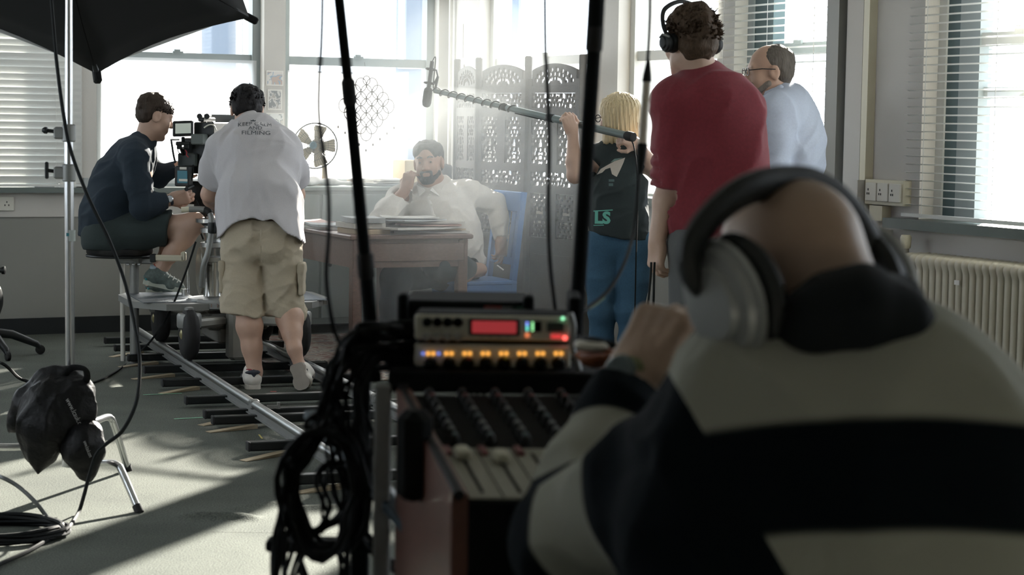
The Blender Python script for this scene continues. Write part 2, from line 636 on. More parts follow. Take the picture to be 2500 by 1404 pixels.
blind('L', 2.56, 3.95, 0.95, 2.8, 0.043, 1.28, 'half closed venetian blind left of the seated operator, behind the chrome stand', width=0.05)
blind('R', 3.55, 4.66, 0.955, 2.8, 0.037, 0.25, 'open white venetian blind behind the man in the blue shirt')
blind('R', 5.27, 6.55, 1.0, 2.8, 0.037, 0.2, 'open white venetian blind above the radiator')

# sockets, conduit and trims on the right wall pier
def small(name, side, s0, s1, o0, o1, z0, z1, m, label, cat, bev=0):
    mb = MB(); wbox(mb, side, s0, s1, o0, o1, z0, z1)
    return tag(mb.build(name, m), label, cat)


for k_, (s0, s1, o1) in enumerate([(4.66, 4.76, 0.05), (4.80, 4.93, 0.03)]):
    mb = MB(); wbox(mb, 'R', s0, s1, 0.0, o1, 0.0, RZ); kindtag(mb.build('trim_%d' % (4 + k_), M_WALL2 if k_ == 0 else M_WALL))
mb = MB(); wbox(mb, 'R', 4.955, 5.0, 0.0, 0.045, 0.0, RZ); kindtag(mb.build('trim_6', M_CREAM))
mb = MB(); wbox(mb, 'R', 4.77, 4.79, 0.0, 0.012, 0.9, RZ); kindtag(mb.build('trim_7', M_SILL))
M_HOLE = mat('socket_holes', (0.02, 0.02, 0.02), 0.6)
M_SOCK = mat('socket_plastic', (0.74, 0.72, 0.64), 0.35)


def socket(side, s0, z0, w, h, o, label, group=None, holes=((.3, .62), (.22, .4), (.38, .4))):
    t = empty('wall_socket', wpt(side, s0 + w / 2, o, z0), label, 'socket', group)
    mb = MB(); mb.box(wpt(side, s0 + w / 2, o + 0.006, z0 + h / 2), (w, 0.012, h), (EL, ER, UP) if side == 'L' else (ER, EL, UP), 0.003)
    mb.build('plate', M_SOCK, t)
    for k in (0, 0.42):
        for hx, hz in holes:
            s = s0 + w * (hx + k * (1 if w > h else 0)); z = z0 + h * hz
            mb = MB(); wbox(mb, side, s - 0.003, s + 0.003, o + 0.011, o + 0.0135, z - 0.005, z + 0.005); mb.build('pin_hole', M_HOLE, t)
        if w <= h: break
    return t


for k_ in range(3):
    socket('R', 5.02 + k_ * 0.092, 1.055, 0.086, 0.086, 0.045, ['white wall socket of three nearest the cream conduit', 'middle white wall socket of the three in a row',
           'white wall socket of three nearest the window blind'][k_], 'sockets in a row on the pier')
small('socket_box', 'R', 5.005, 5.30, 0, 0.045, 1.04, 1.155, M_CREAM, 'cream surface box behind the three wall sockets', 'conduit box')
small('junction_box', 'R', 5.05, 5.15, 0, 0.05, 0.965, 1.035, M_CREAM, 'small cream junction box below the three wall sockets', 'junction box')
small('conduit_box', 'R', 4.965, 5.0, 0.046, 0.085, 0.96, 1.15, M_WALL, 'grey upright switch box beside the three wall sockets', 'switch box')
socket('L', 2.99, 0.79, 0.15, 0.09, 0.0, 'white double wall socket under the left window sill', None)

# posters between the two left windows
def paper_mat(name, cols, scale):
    m = bpy.data.materials.new(name); m.use_nodes = True
    nt = m.node_tree; b = nt.nodes['Principled BSDF']; b.inputs['Roughness'].default_value = 0.8
    tc = nt.nodes.new('ShaderNodeTexCoord'); v = nt.nodes.new('ShaderNodeTexNoise'); v.inputs['Scale'].default_value = scale
    v.inputs['Detail'].default_value = 2; v.inputs['Distortion'].default_value = 1.5
    r = nt.nodes.new('ShaderNodeValToRGB'); r.color_ramp.interpolation = 'CONSTANT'
    els = r.color_ramp.elements
    els[0].color = (*cols[0], 1); els[1].color = (*cols[1], 1); els[1].position = 0.45
    for i, c in enumerate(cols[2:]):
        e = els.new(0.52 + 0.07 * i); e.color = (*c, 1)
    nt.links.new(tc.outputs['Object'], v.inputs['Vector']); nt.links.new(v.outputs[0], r.inputs[0]); nt.links.new(r.outputs[0], b.inputs['Base Color'])
    MATS[name] = m
    return m


M_PIC = [paper_mat('poster_print_warm', [(.6, .5, .45), (.4, .5, .58), (.75, .72, .68)], 14), paper_mat('poster_print_grey', [(.5, .48, .45), (.7, .69, .66), (.35, .36, .36)], 16),
         paper_mat('poster_print_pale', [(.7, .68, .62), (.45, .47, .46), (.8, .8, .77)], 12)]
M_PAPER = mat('white_paper', (0.82, 0.80, 0.75), 0.8)
for k_, (z0, z1, s0, s1) in enumerate([(1.615, 1.715, 1.205, 1.325), (1.455, 1.590, 1.215, 1.315), (1.30, 1.435, 1.20, 1.325)]):
    t = empty('pinned_picture', wpt('L', (s0 + s1) / 2, 0.002, z0), ['pinned picture in warm colours, topmost of three between the left windows', 'grey pinned picture, middle of three between the left windows',
        'pale pinned picture, lowest of three between the left windows'][k_], 'picture', 'pictures pinned between the windows')
    mb = MB(); wbox(mb, 'L', s0, s1, 0.001, 0.004, z0, z1); mb.build('sheet', M_PAPER, t)
    mb = MB(); wbox(mb, 'L', s0 + 0.008, s1 - 0.008, 0.004, 0.005, z0 + 0.008, z1 - 0.008); mb.build('print', M_PIC[k_], t)

# outside: neighbouring buildings
M_BLDG = mat('pale_render_facade', (0.17, 0.205, 0.26), 0.8, noise=0.1, nscale=0.6)
M_BWIN = mat('far_window_glass', (0.12, 0.15, 0.19), 0.2)
M_BTRIM = mat('far_window_trim', (0.6, 0.63, 0.66), 0.7)


def far_building(x0, x1, y0, y1, z1, cols, rows, label, colr=M_BLDG):
    t = empty('building', ((x0 + x1) / 2, (y0 + y1) / 2, -4), label, 'building')
    mb = MB(); mb.box(((x0 + x1) / 2, (y0 + y1) / 2, (z1 - 4) / 2), (x1 - x0, y1 - y0, z1 + 4)); mb.build('facade', colr, t)
    for r_ in rows:
        for c_ in cols:
            mb = MB(); mb.box((x0 + (x1 - x0) * c_, y0 - 0.02, r_), (0.62, 0.08, 1.1)); w = mb.build('window', M_BTRIM, t)
            mb = MB(); mb.box((x0 + (x1 - x0) * c_, y0 - 0.06, r_), (0.46, 0.04, 0.92)); mb.build('pane', M_BWIN, w)
    return t


far_building(-1.5, 0.06, 25, 34, 14, (0.22, 0.62), (0.6, 2.6, 4.6), 'pale neighbouring building seen past the right half of the corner window')
far_building(-4.45, -3.55, 27, 36, 14, (0.5,), (0.4, 2.4, 4.4), 'narrow pale building seen through the window behind the camera operators', mat('cream_facade', (0.55, 0.52, 0.47), 0.8, noise=0.1, nscale=0.7))
mb = MB(); mb.box((0, 40, -4.1), (160, 90, 0.1)); tag(mb.build('street_ground', mat('street', (0.3, 0.3, 0.3), 0.9)), 'grey street ground below the windows', 'ground', kind='structure')
# ================================================================ soft-body modelling (signed distance fields)
def A3(v): return np.array([float(v[0]), float(v[1]), float(v[2])])


class Sdf:
    """smooth union of tapered capsules and ellipsoids turned into one closed mesh"""

    def __init__(self):
        self.ops = []

    def cone(self, a, b, ra, rb=None, k=0.02, fl=None, mode='u'):
        a, b = A3(a), A3(b)
        rb = ra if rb is None else rb
        R = max(ra, rb) * max(1.0, fl[1] if fl else 1.0)
        lo, hi = np.minimum(a, b) - R, np.maximum(a, b) + R
        f_ = None if fl is None else (A3(Vector(fl[0]).normalized()), fl[1])
        self.ops.append((mode, k, lo, hi, ('c', a, b, ra, rb, f_)))
        return self

    def path(self, pts, rs, k=0.02, fl=None):
        for i in range(len(pts) - 1):
            self.cone(pts[i], pts[i + 1], rs[i], rs[i + 1], k, fl)
        return self

    def ell(self, c, r, M=None, k=0.02, mode='u'):
        c = A3(c)
        R = max(r)
        self.ops.append((mode, k, c - R, c + R, ('e', c, np.array(r, float), np.eye(3) if M is None else np.array(M))))
        return self

    def box(self, c, half, M=None, rad=0.01, k=0.01, mode='u'):
        c = A3(c)
        R = float(np.linalg.norm(half)) + rad
        self.ops.append((mode, k, c - R, c + R, ('b', c, np.array(half, float), np.eye(3) if M is None else np.array(M), rad)))
        return self

    def cut(self, p, n, k=0.004, lim=None):
        """remove what lies beyond the plane at p on the side n points to (within lim of p)"""
        self.ops.append(('p', k, None, None, (A3(p), A3(Vector(n).normalized()), lim)))
        return self

    def warp(self, fn):
        """fn(points) -> outward displacement in metres near the surface"""
        self.ops.append(('w', 0, None, None, fn))
        return self

    def trim(self, fn):
        """fn(X, Y, Z) > 0 is removed"""
        self.ops.append(('g', 0, None, None, fn))
        return self

    def _eval(self, o, X, Y, Z):
        if o[0] == 'c':
            _, a, b, ra, rb, fl = o
            ba = b - a
            L2 = max(float(ba @ ba), 1e-12)
            px, py, pz = X - a[0], Y - a[1], Z - a[2]
            h = np.clip((px * ba[0] + py * ba[1] + pz * ba[2]) / L2, 0, 1)
            vx, vy, vz = px - ba[0] * h, py - ba[1] * h, pz - ba[2] * h
            q = vx * vx + vy * vy + vz * vz
            if fl is not None:
                n, s = fl
                vn = vx * n[0] + vy * n[1] + vz * n[2]
                q = q + vn * vn * (1 / (s * s) - 1)
                return (np.sqrt(np.maximum(q, 0)) - (ra + (rb - ra) * h)) * min(1.0, s)
            return np.sqrt(q) - (ra + (rb - ra) * h)
        if o[0] == 'e':
            _, c, r, M = o
            px, py, pz = X - c[0], Y - c[1], Z - c[2]
            q0 = q1 = 0
            for i in range(3):
                d = px * M[0, i] + py * M[1, i] + pz * M[2, i]
                q0 = q0 + (d / r[i]) ** 2
                q1 = q1 + (d / (r[i] * r[i])) ** 2
            k0 = np.sqrt(q0)
            return k0 * (k0 - 1) / np.maximum(np.sqrt(q1), 1e-9)
        _, c, hf, M, rad = o
        px, py, pz = X - c[0], Y - c[1], Z - c[2]
        tot, mx = 0, None
        for i in range(3):
            d = np.abs(px * M[0, i] + py * M[1, i] + pz * M[2, i]) - hf[i]
            tot = tot + np.maximum(d, 0) ** 2
            mx = d if mx is None else np.maximum(mx, d)
        return np.sqrt(tot) + np.minimum(mx, 0) - rad

    def grid(self, h):
        us = [o for o in self.ops if o[0] == 'u']
        lo = np.min([o[2] for o in us], axis=0) - 0.03
        hi = np.max([o[3] for o in us], axis=0) + 0.03
        n = np.ceil((hi - lo) / h).astype(int) + 1
        d = np.full(n, 0.08, np.float32)
        ax = [(lo[i] + h * np.arange(n[i])).astype(np.float32) for i in range(3)]
        X, Y, Z = ax[0][:, None, None], ax[1][None, :, None], ax[2][None, None, :]
        for mode, k, l, hh, o in self.ops:
            if mode == 'p':
                p, nn, lim = o
                e = (X - p[0]) * nn[0] + (Y - p[1]) * nn[1] + (Z - p[2]) * nn[2]
                if lim is None:
                    d = np.maximum(d, e)
                else:
                    near = (X - p[0]) ** 2 + (Y - p[1]) ** 2 + (Z - p[2]) ** 2 < lim * lim
                    d = np.where(near, np.maximum(d, e), d)
                continue
            if mode == 'g':
                d = np.maximum(d, o(X, Y, Z)).astype(np.float32)
                continue
            if mode == 'w':
                I = np.nonzero(np.abs(d) < 0.045)
                pts = np.stack([ax[0][I[0]], ax[1][I[1]], ax[2][I[2]]], 1)
                d[I] -= o(pts).astype(np.float32)
                continue
            m = k + 0.045
            i0 = np.maximum(np.floor((l - m - lo) / h).astype(int), 0)
            i1 = np.minimum(np.ceil((hh + m - lo) / h).astype(int) + 1, n)
            if np.any(i1 <= i0): continue
            sl = tuple(slice(i0[i], i1[i]) for i in range(3))
            e = self._eval(o, X[sl[0]], Y[:, sl[1]], Z[:, :, sl[2]]).astype(np.float32)
            w = d[sl]
            kk = max(k, 1e-4)
            if mode == 'u':
                hmx = np.maximum(kk - np.abs(w - e), 0) / kk
                d[sl] = np.minimum(w, e) - hmx * hmx * kk * 0.25
            else:
                e = -e
                hmx = np.maximum(kk - np.abs(w - e), 0) / kk
                d[sl] = np.maximum(w, e) + hmx * hmx * kk * 0.25
        return d, lo, h

    def verts(self, h):
        d, lo, h = self.grid(h)
        s = d < 0
        nx, ny, nz = d.shape
        cnt = np.zeros((nx - 1, ny - 1, nz - 1), np.int8)
        for i in (0, 1):
            for j in (0, 1):
                for k in (0, 1):
                    cnt += s[i:nx - 1 + i, j:ny - 1 + j, k:nz - 1 + k]
        act = (cnt > 0) & (cnt < 8)
        I = np.stack(np.nonzero(act), 1)
        acc = np.zeros((len(I), 3)); num = np.zeros(len(I))
        cs = [(i, j, k) for i in (0, 1) for j in (0, 1) for k in (0, 1)]
        vals = {c: d[I[:, 0] + c[0], I[:, 1] + c[1], I[:, 2] + c[2]].astype(np.float64) for c in cs}
        for c in cs:
            for a in range(3):
                if c[a]: continue
                e = list(c); e[a] = 1; e = tuple(e)
                va, vb = vals[c], vals[e]
                x = (va < 0) != (vb < 0)
                t = np.where(x, va / np.where(x, va - vb, 1), 0)
                p = np.tile(np.array(c, float), (len(I), 1)); p[:, a] += t
                acc[x] += p[x]; num[x] += 1
        V = lo + h * (I + acc / num[:, None])
        idx = np.full(act.shape, -1, np.int64)
        idx[act] = np.arange(len(I))
        quads = []
        for a in range(3):
            sa = [slice(0, None)] * 3; sb = [slice(0, None)] * 3
            sa[a] = slice(0, -1); sb[a] = slice(1, None)
            s0, s1 = s[tuple(sa)], s[tuple(sb)]
            E = np.stack(np.nonzero(s0 != s1), 1)
            b, c = (a + 1) % 3, (a + 2) % 3
            ok = (E[:, b] > 0) & (E[:, c] > 0) & (E[:, b] < d.shape[b] - 1) & (E[:, c] < d.shape[c] - 1)
            E = E[ok]
            inside = s0[E[:, 0], E[:, 1], E[:, 2]]
            def at(db, dc):
                q = E.copy(); q[:, b] += db; q[:, c] += dc
                return idx[q[:, 0], q[:, 1], q[:, 2]]
            Q = np.stack([at(-1, -1), at(0, -1), at(0, 0), at(-1, 0)], 1)
            Q[~inside] = Q[~inside][:, ::-1]
            quads.append(Q)
        return V, np.concatenate(quads)

    def build(self, name, m, parent, h=0.008, attrs=None, relax=1):
        V, Q = self.verts(h)
        # light relaxation
        for _ in range(relax):
            acc = np.zeros_like(V); n = np.zeros(len(V))
            for i in range(4):
                a, b = Q[:, i], Q[:, (i + 1) % 4]
                np.add.at(acc, a, V[b]); np.add.at(n, a, 1)
            V = 0.45 * V + 0.55 * acc / np.maximum(n, 1)[:, None]
        me = bpy.data.meshes.new(name)
        me.vertices.add(len(V)); me.vertices.foreach_set('co', V.ravel().astype(np.float32))
        me.loops.add(Q.size); me.loops.foreach_set('vertex_index', Q.ravel().astype(np.int32))
        me.polygons.add(len(Q)); me.polygons.foreach_set('loop_start', np.arange(0, Q.size, 4, dtype=np.int32))
        me.update(calc_edges=True); me.validate()
        if attrs:
            for an, fn in attrs.items():
                at = me.attributes.new(an, 'FLOAT', 'POINT')
                at.data.foreach_set('value', fn(V).astype(np.float32))
        return link_mesh(name, me, m, parent, True)


def vnoise(p, f, seed=0):
    """cheap smooth pseudo-noise, about -1..1"""
    r = np.random.RandomState(seed)
    out = 0
    for i in range(5):
        d = r.normal(size=3); d /= np.linalg.norm(d)
        out = out + np.sin(p @ d * f * (0.7 + 0.6 * r.rand()) + r.rand() * 6.28 + 1.3 * np.sin(p @ r.normal(size=3) * f * 0.5))
    return out / 3.0


def folds(amp, f, seed, axis=None, st=0.35):
    """cloth folds: ridges running along axis"""
    def fn(p):
        q = p.copy()
        if axis is not None:
            n = A3(Vector(axis).normalized())
            q = q - np.outer(q @ n, n) * (1 - st)
        v = vnoise(q, f, seed)
        return amp * (1 - np.abs(v)) ** 2 - amp * 0.4
    return fn


def basis(fwd, up=UP):
    """matrix with columns right, forward, up"""
    f = Vector(fwd).normalized()
    r = f.cross(Vector(up)).normalized()
    u = r.cross(f).normalized()
    return np.array([[r.x, f.x, u.x], [r.y, f.y, u.y], [r.z, f.z, u.z]])


def loc(o, M, x, y, z, s=1.0):
    return Vector(A3(o) + M @ np.array([x, y, z]) * s)


def add_head(S, o, M, s=1.0, face=True):
    """o is the centre of the head between the ears"""
    g = lambda x, y, z: loc(o, M, x, y, z, s)
    E = lambda c, r, k=0.015, mode='u': S.ell(g(*c), [q * s for q in r], M, k, mode)
    E((0, -.012, .035), (.075, .096, .084))
    E((0, .025, -.03), (.062, .068, .088), .03)
    S.cone(g(-.045, .015, -.075), g(-.012, .07, -.108), .022 * s, .018 * s, .025)
    S.cone(g(.045, .015, -.075), g(.012, .07, -.108), .022 * s, .018 * s, .025)
    if face:
        E((-.034, .062, -.03), (.026, .025, .03), .02); E((.034, .062, -.03), (.026, .025, .03), .02)
        S.cone(g(-.034, .078, .024), g(.034, .078, .024), .013 * s, None, .012)
        for q in (-1, 1):
            E((q * .031, .098, .004), (.017, .013, .011), .008, 's')
            E((q * .031, .079, .004), (.014, .013, .012), .003)
        S.cone(g(0, .088, .012), g(0, .108, -.03), .008 * s, .012 * s, .010)
        E((-.012, .1, -.034), (.009, .01, .008), .006); E((.012, .1, -.034), (.009, .01, .008), .006)
        S.cone(g(-.02, .086, -.062), g(.02, .086, -.062), .0085 * s, None, .008)
        S.cone(g(-.017, .085, -.073), g(.017, .085, -.073), .0085 * s, None, .006)
        S.cone(g(-.022, .1, -.0675), g(.022, .1, -.0675), .003 * s, None, .003, None, 's')
    for q in (-1, 1):
        E((q * .079, -.008, -.008), (.011, .026, .034), .006)
        E((q * .088, -.002, -.006), (.005, .014, .02), .005, 's')


def add_hand(S, w, d, back, thumb, curl=(0.3, 0.35, 0.4, 0.45), s=1.0, tcurl=0.3, tspread=0.8, k=0.006, pk=0.02):
    """w wrist, d along the palm, back direction of the back of the hand, thumb +1/-1: side of the thumb along d x back"""
    d = Vector(d).normalized()
    b = Vector(back); b = (b - d * b.dot(d)).normalized()
    t = d.cross(b).normalized() * thumb
    w = Vector(w)
    M = np.array([[d.x, t.x, b.x], [d.y, t.y, b.y], [d.z, t.z, b.z]])
    g = lambda x, y, z: loc(w, M, x, y, z, s)
    S.cone(g(-.02, 0, 0), g(.02, 0, 0), .026 * s, .03 * s, pk, (b, .68))
    S.box(g(.05, 0, 0), [.036 * s, .030 * s, .004 * s], M, .010 * s, .014)
    S.ell(g(.03, .024, -.012), [.03 * s, .018 * s, .016 * s], M, .012)
    S.ell(g(.035, -.024, -.010), [.032 * s, .014 * s, .014 * s], M, .012)
    L = (.070, .079, .073, .056)
    R = (.0092, .0096, .009, .0078)
    for i, y in enumerate((.0315, .0105, -.0105, -.0305)):
        p = g(.086 - .004 * abs(i - 1), y, 0)
        S.ell(loc(p, M, 0, 0, .004, s), [.012 * s, .0105 * s, .011 * s], M, .006)
        S.cone(g(.015, y * .55, .011), loc(p, M, -.006, 0, .008, s), .0042 * s, .0052 * s, .007)
        a = 0.0
        c = curl[i]
        for j, fr in enumerate((.45, .3, .25)):
            a += c * (0.9, 1.1, 0.7)[j]
            q = p + (Vector(M[:, 0]) * math.cos(a) - b * math.sin(a) + t * (0.10 * (1.5 - i)) * (1 - min(1, c))) * (L[i] * fr * s)
            S.cone(p, q, R[i] * (1 - .08 * j) * s, R[i] * (.93 - .08 * j) * s, k)
            p = q
    p = g(.018, .028, -.008)
    q = p + (d * .55 + t * tspread - b * .35).normalized() * .042 * s
    S.cone(p, q, .0145 * s, .0115 * s, .01)
    r = q + (d * (.9 - tcurl * .5) + t * (.35 - tcurl) - b * (.25 + tcurl * .6)).normalized() * .032 * s
    S.cone(q, r, .011 * s, .0098 * s, k)
    r2 = r + (d * (1 - tcurl) + t * (.1 - tcurl) - b * (.2 + tcurl * .7)).normalized() * .026 * s
    S.cone(r, r2, .0098 * s, .0082 * s, k)


def add_foot(S, heel, toe, up=UP, s=1.0, r=1.0):
    """bare or shod foot: heel and toe points on the sole"""
    heel, toe = Vector(heel), Vector(toe)
    d = (toe - heel); L = d.length; d.normalize()
    u = Vector(up); u = (u - d * u.dot(d)).normalized()
    sd = d.cross(u)
    S.cone(heel + d * .035 + u * .036 * r, heel + d * L * .4 + u * .036 * r, .034 * r, .034 * r, .02)
    S.cone(heel + d * L * .3 + u * .05 * r, heel + d * L * .78 + u * .028 * r, .038 * r, .03 * r, .02, (u, .85))
    S.cone(heel + d * L * .68 - sd * .016 * r + u * .022, heel + d * (L - .03) - sd * .008 + u * .02, .030 * r, .024 * r, .015, (u, .8))
    S.cone(heel + d * L * .68 + sd * .016 * r + u * .022, heel + d * (L - .045) + sd * .012 + u * .02, .030 * r, .024 * r, .015, (u, .8))
    return u


def sole(heel, toe, up, w, th, name, m, parent):
    heel, toe = Vector(heel), Vector(toe)
    d = (toe - heel); L = d.length; d.normalize()
    u = Vector(up); u = (u - d * u.dot(d)).normalized(); sd = d.cross(u)
    prof = [(0, .55), (.04, .8), (.15, .92), (.35, .8), (.5, .82), (.7, 1.05), (.85, .98), (.95, .7), (1, .35)]
    l = [heel + d * L * t + sd * w * q for t, q in prof]; r = [heel + d * L * t - sd * w * q for t, q in reversed(prof)]
    mb = MB(); mb.prism(l + r, u * th)
    return mb.build(name, m, parent, False)


def skin(name, col):
    return mat(name, col, 0.5, noise=0.10, nscale=25, bump=0.06, bscale=220, sss=0.0)


def cloth(name, col, rough=0.9, noise=0.1, nscale=120, bump=0.25, bscale=500):
    return mat(name, col, rough, noise=noise, nscale=nscale, bump=bump, bscale=bscale, sheen=0.0)


def hair_mat(name, col, rough=0.6, stretch=(1, 1, 0.12)):
    m = mat(name, col, rough, noise=0.45, nscale=160, bump=0.5, bscale=180, stretch=stretch)
    m.node_tree.nodes['Principled BSDF'].inputs['Specular IOR Level'].default_value = .2
    return m


def tufts(name, m, parent, o, M, s, n, rad, spread, length, seed, zmin=0.0, ymax=1.0, sweep=(0, -1, 0.2)):
    """loose locks of hair standing off the scalp"""
    r = random.Random(seed)
    mb = MB()
    for _ in range(n):
        th = r.uniform(0, 2 * math.pi); z = r.uniform(zmin, 1)
        q = math.sqrt(max(0, 1 - z * z))
        nx, ny, nz = q * math.cos(th), q * math.sin(th), z
        if ny > ymax: continue
        base = loc(o, M, nx * rad[0], ny * rad[1] - .012, nz * rad[2] + .035, s)
        nrm = Vector(M @ np.array([nx, ny, nz]))
        sw = Vector(M @ np.array(sweep)) * r.uniform(.4, 1) + Vector((r.uniform(-1, 1), r.uniform(-1, 1), r.uniform(-1, 1))) * spread
        L = length * r.uniform(.5, 1.2)
        p1 = base + (nrm * .6 + sw * .4) * L * .5
        p2 = p1 + (nrm * .15 + sw * .8) * L * .5
        mb.tube([base - nrm * .01, base, p1, p2], [.0045 * s, .004 * s, .0026 * s, .0005 * s], 4)
    return mb.build(name, m, parent, True)


def onto(surf, pts, cast, off=0.001):
    """points dropped on a surface object (its mesh is in world coordinates) along cast"""
    sm = surf.data
    tree = BVHTree.FromPolygons([v.co.copy() for v in sm.vertices], [tuple(p.vertices) for p in sm.polygons])
    c = Vector(cast).normalized()
    out = []
    for p in pts:
        h = tree.ray_cast(Vector(p) - c * .3, c)
        out.append((h[0] - c * off) if h[0] is not None else Vector(p))
    return out


def on_right_wall(x, y, off=0.0):
    """(b, z) of the point seen at a pixel on the plane off metres in front of the right wall"""
    d = ray(x, y); c = np.array([0, 0, CAM_H]); n = A3(EL); k = (off - (c - A3(CORN)) @ n) / (d @ n); p = c + d * k
    return float((p - A3(CORN)) @ A3(ER)), float(p[2])


def on_left_wall(x, y, off=0.0):
    d = ray(x, y); c = np.array([0, 0, CAM_H]); n = A3(ER); k = (off - (c - A3(CORN)) @ n) / (d @ n); p = c + d * k
    return float((p - A3(CORN)) @ A3(EL)), float(p[2])
# ================================================================ things on the set
M_WOOD = mat('dark_red_wood', (0.165, 0.10, 0.078), 0.45, noise=.35, nscale=14, bump=.1, bscale=40, stretch=(1, 6, 6))
M_WOODL = mat('pale_raw_wood', (0.38, 0.31, 0.21), 0.7, noise=.2, nscale=20, stretch=(1, 6, 6))
M_BLK = mat('matt_black_metal', (0.012, 0.015, 0.016), 0.45, 0.2)
M_CHROME = mat('chrome', (0.60, 0.61, 0.62), 0.2, 0.9)
M_ALU = mat('brushed_aluminium', (0.52, 0.53, 0.53), 0.36, 1.0, noise=.08, nscale=30)
M_ALUD = mat('dull_grey_metal', (0.27, 0.275, 0.265), 0.45, 0.35, noise=.12, nscale=12)
M_RUB = mat('black_rubber', (0.014, 0.014, 0.015), 0.75)
M_CABLE = mat('black_cable', (0.007, 0.009, 0.010), 0.65)
M_CABLE.node_tree.nodes['Principled BSDF'].inputs['Specular IOR Level'].default_value = .25
AXR = (EL, ER, UP)


def rbox(mb, a0, a1, b0, b1, z0, z1, bev=0.0):
    return mb.box(RM((a0 + a1) / 2, (b0 + b1) / 2, (z0 + z1) / 2), (abs(a1 - a0), abs(b1 - b0), z1 - z0), AXR, bev)


def desk():
    a0, a1, b0, b1, zt = 0.77, 1.50, 0.78, 2.10, .74
    t = empty('desk', RM(1.13, 1.44), 'dark wooden desk with papers on it in front of the seated man', 'desk')
    mb = MB(); rbox(mb, a0 - .02, a1 + .02, b0 - .02, b1 + .02, zt - .028, zt, .006); mb.build('desktop', M_WOOD, t)
    for nm, (x0, x1, y0, y1) in (('apron', (a0 + .02, a1 - .02, b1 - .03, b1 - .01)), ('apron', (a0 + .02, a1 - .02, b0 + .01, b0 + .03)), ('apron', (a0 + .01, a0 + .03, b0, b1)), ('apron', (a1 - .03, a1 - .01, b0, b1))):
        mb = MB(); rbox(mb, x0, x1, y0, y1, .55, zt - .028); mb.build(nm, M_WOOD, t)
    for a in (a0 + .035, a1 - .035):
        for b in (b0 + .035, b1 - .035):
            mb = MB(); rbox(mb, a - .03, a + .03, b - .03, b + .03, 0.012, zt - .03, .004); mb.build('leg', M_WOOD, t)
    mb = MB(); rbox(mb, a0 + .03, a1 - .03, b1 - .008, b1 + .0, .585, .69, .004); d = mb.build('drawer', M_WOOD, t)


desk()
# papers and books on the desk
PAPC = [mat('newsprint', (.60, .58, .53), .85, noise=.12, nscale=40), mat('white_sheet', (.80, .79, .75), .8), mat('manila_folder', (.50, .40, .27), .8), mat('grey_card', (.40, .42, .42), .8), mat('pink_card', (.55, .38, .34), .8)]


def sheet_pile(name, cat, c, w, l, th, rot, m, label, curl=0.0, group=None):
    """a stack with its own slightly lifted corners"""
    ca, sa = math.cos(rot), math.sin(rot)
    ex, ey = EL * ca + ER * sa, ER * ca - EL * sa
    mb = MB()
    n = 6
    def surf(z, cu):
        return [c + ex * (w * (i / n - .5)) + ey * (l * (j / n - .5)) + UP * (z + cu * ((2 * i / n - 1) ** 2 * (2 * j / n - 1) ** 2 + .15 * math.sin(3 * i + 2 * j))) for i in range(n + 1) for j in range(n + 1)]
    lo, hi = surf(0, curl * .4), surf(th, curl)
    N = n + 1
    fs = [(i * N + j, (i + 1) * N + j, (i + 1) * N + j + 1, i * N + j + 1) for i in range(n) for j in range(n)]
    k = N * N
    mb.add(lo + hi, [f_[::-1] for f_ in fs] + [tuple(q + k for q in f_) for f_ in fs])
    rim = [i * N for i in range(N)] + [n * N + j for j in range(1, N)] + [i * N + n for i in range(n - 1, -1, -1)] + [j for j in range(n - 1, 0, -1)]
    mb.add(lo + hi, [(rim[i], rim[(i + 1) % len(rim)], rim[(i + 1) % len(rim)] + k, rim[i] + k) for i in range(len(rim))])
    return tag(mb.build(name, m, None, False), label, cat, group)


rr = random.Random(4)
zt = .741
layers = [('newspaper', 'newspaper', .46, .34, .008, 0), ('folder', 'folder', .40, .30, .007, 2), ('newspaper', 'newspaper', .50, .36, .009, 0), ('folder', 'folder', .36, .26, .008, 4), ('newspaper', 'newspaper', .44, .32, .010, 0), ('folder', 'folder', .34, .26, .006, 3), ('paper_sheets', 'paper', .32, .23, .006, 1)]
lab = ['lowest folded newspaper in the big pile at the desk corner', 'manila folder just above the bottom of the pile at the desk corner', 'wide newspaper jutting from the middle of the desk corner pile', 'pinkish card folder in the desk corner pile',
       'newspaper near the top of the desk corner pile', 'grey card folder just under the top sheets of the desk corner pile', 'loose white sheets on top of the desk corner pile']
z = zt
for (nm, ct, w, l, th, mi), lb in zip(layers, lab):
    sheet_pile(nm, ct, RM(1.0 + rr.uniform(-.09, .09), 1.9 + rr.uniform(-.06, .06), z), w, l, th, rr.uniform(-.6, .6), PAPC[mi], lb, .006, 'papers on the desk'); z += th + .006
for i, (a, b, w, l, n_) in enumerate([(1.36, 1.92, .2, .27, 3), (1.38, 1.45, .24, .32, 2), (1.40, 1.12, .26, .34, 2)]):
    z = zt
    for k in range(n_):
        lbs = [['bottom book of the short stack at the near left desk corner', 'middle book of the short stack at the near left desk corner', 'top book of the short stack at the near left desk corner'],
               ['pale folder lying halfway along the left side of the desk', 'newspaper on the folder halfway along the left side of the desk'], ['grey folder at the far left end of the desk', 'white sheets at the far left end of the desk']][i][k]
        th = .028 if i == 0 else .012
        sheet_pile('book' if i == 0 else 'folder', 'book' if i == 0 else 'paper', RM(a + rr.uniform(-.02, .02), b + rr.uniform(-.02, .02), z), w, l, th, rr.uniform(-.2, .2), PAPC[(i + 2 * k) % 5 if i else (2, 0, 3)[k]], lbs, .002 if i == 0 else .006, 'papers on the desk'); z += th + .004


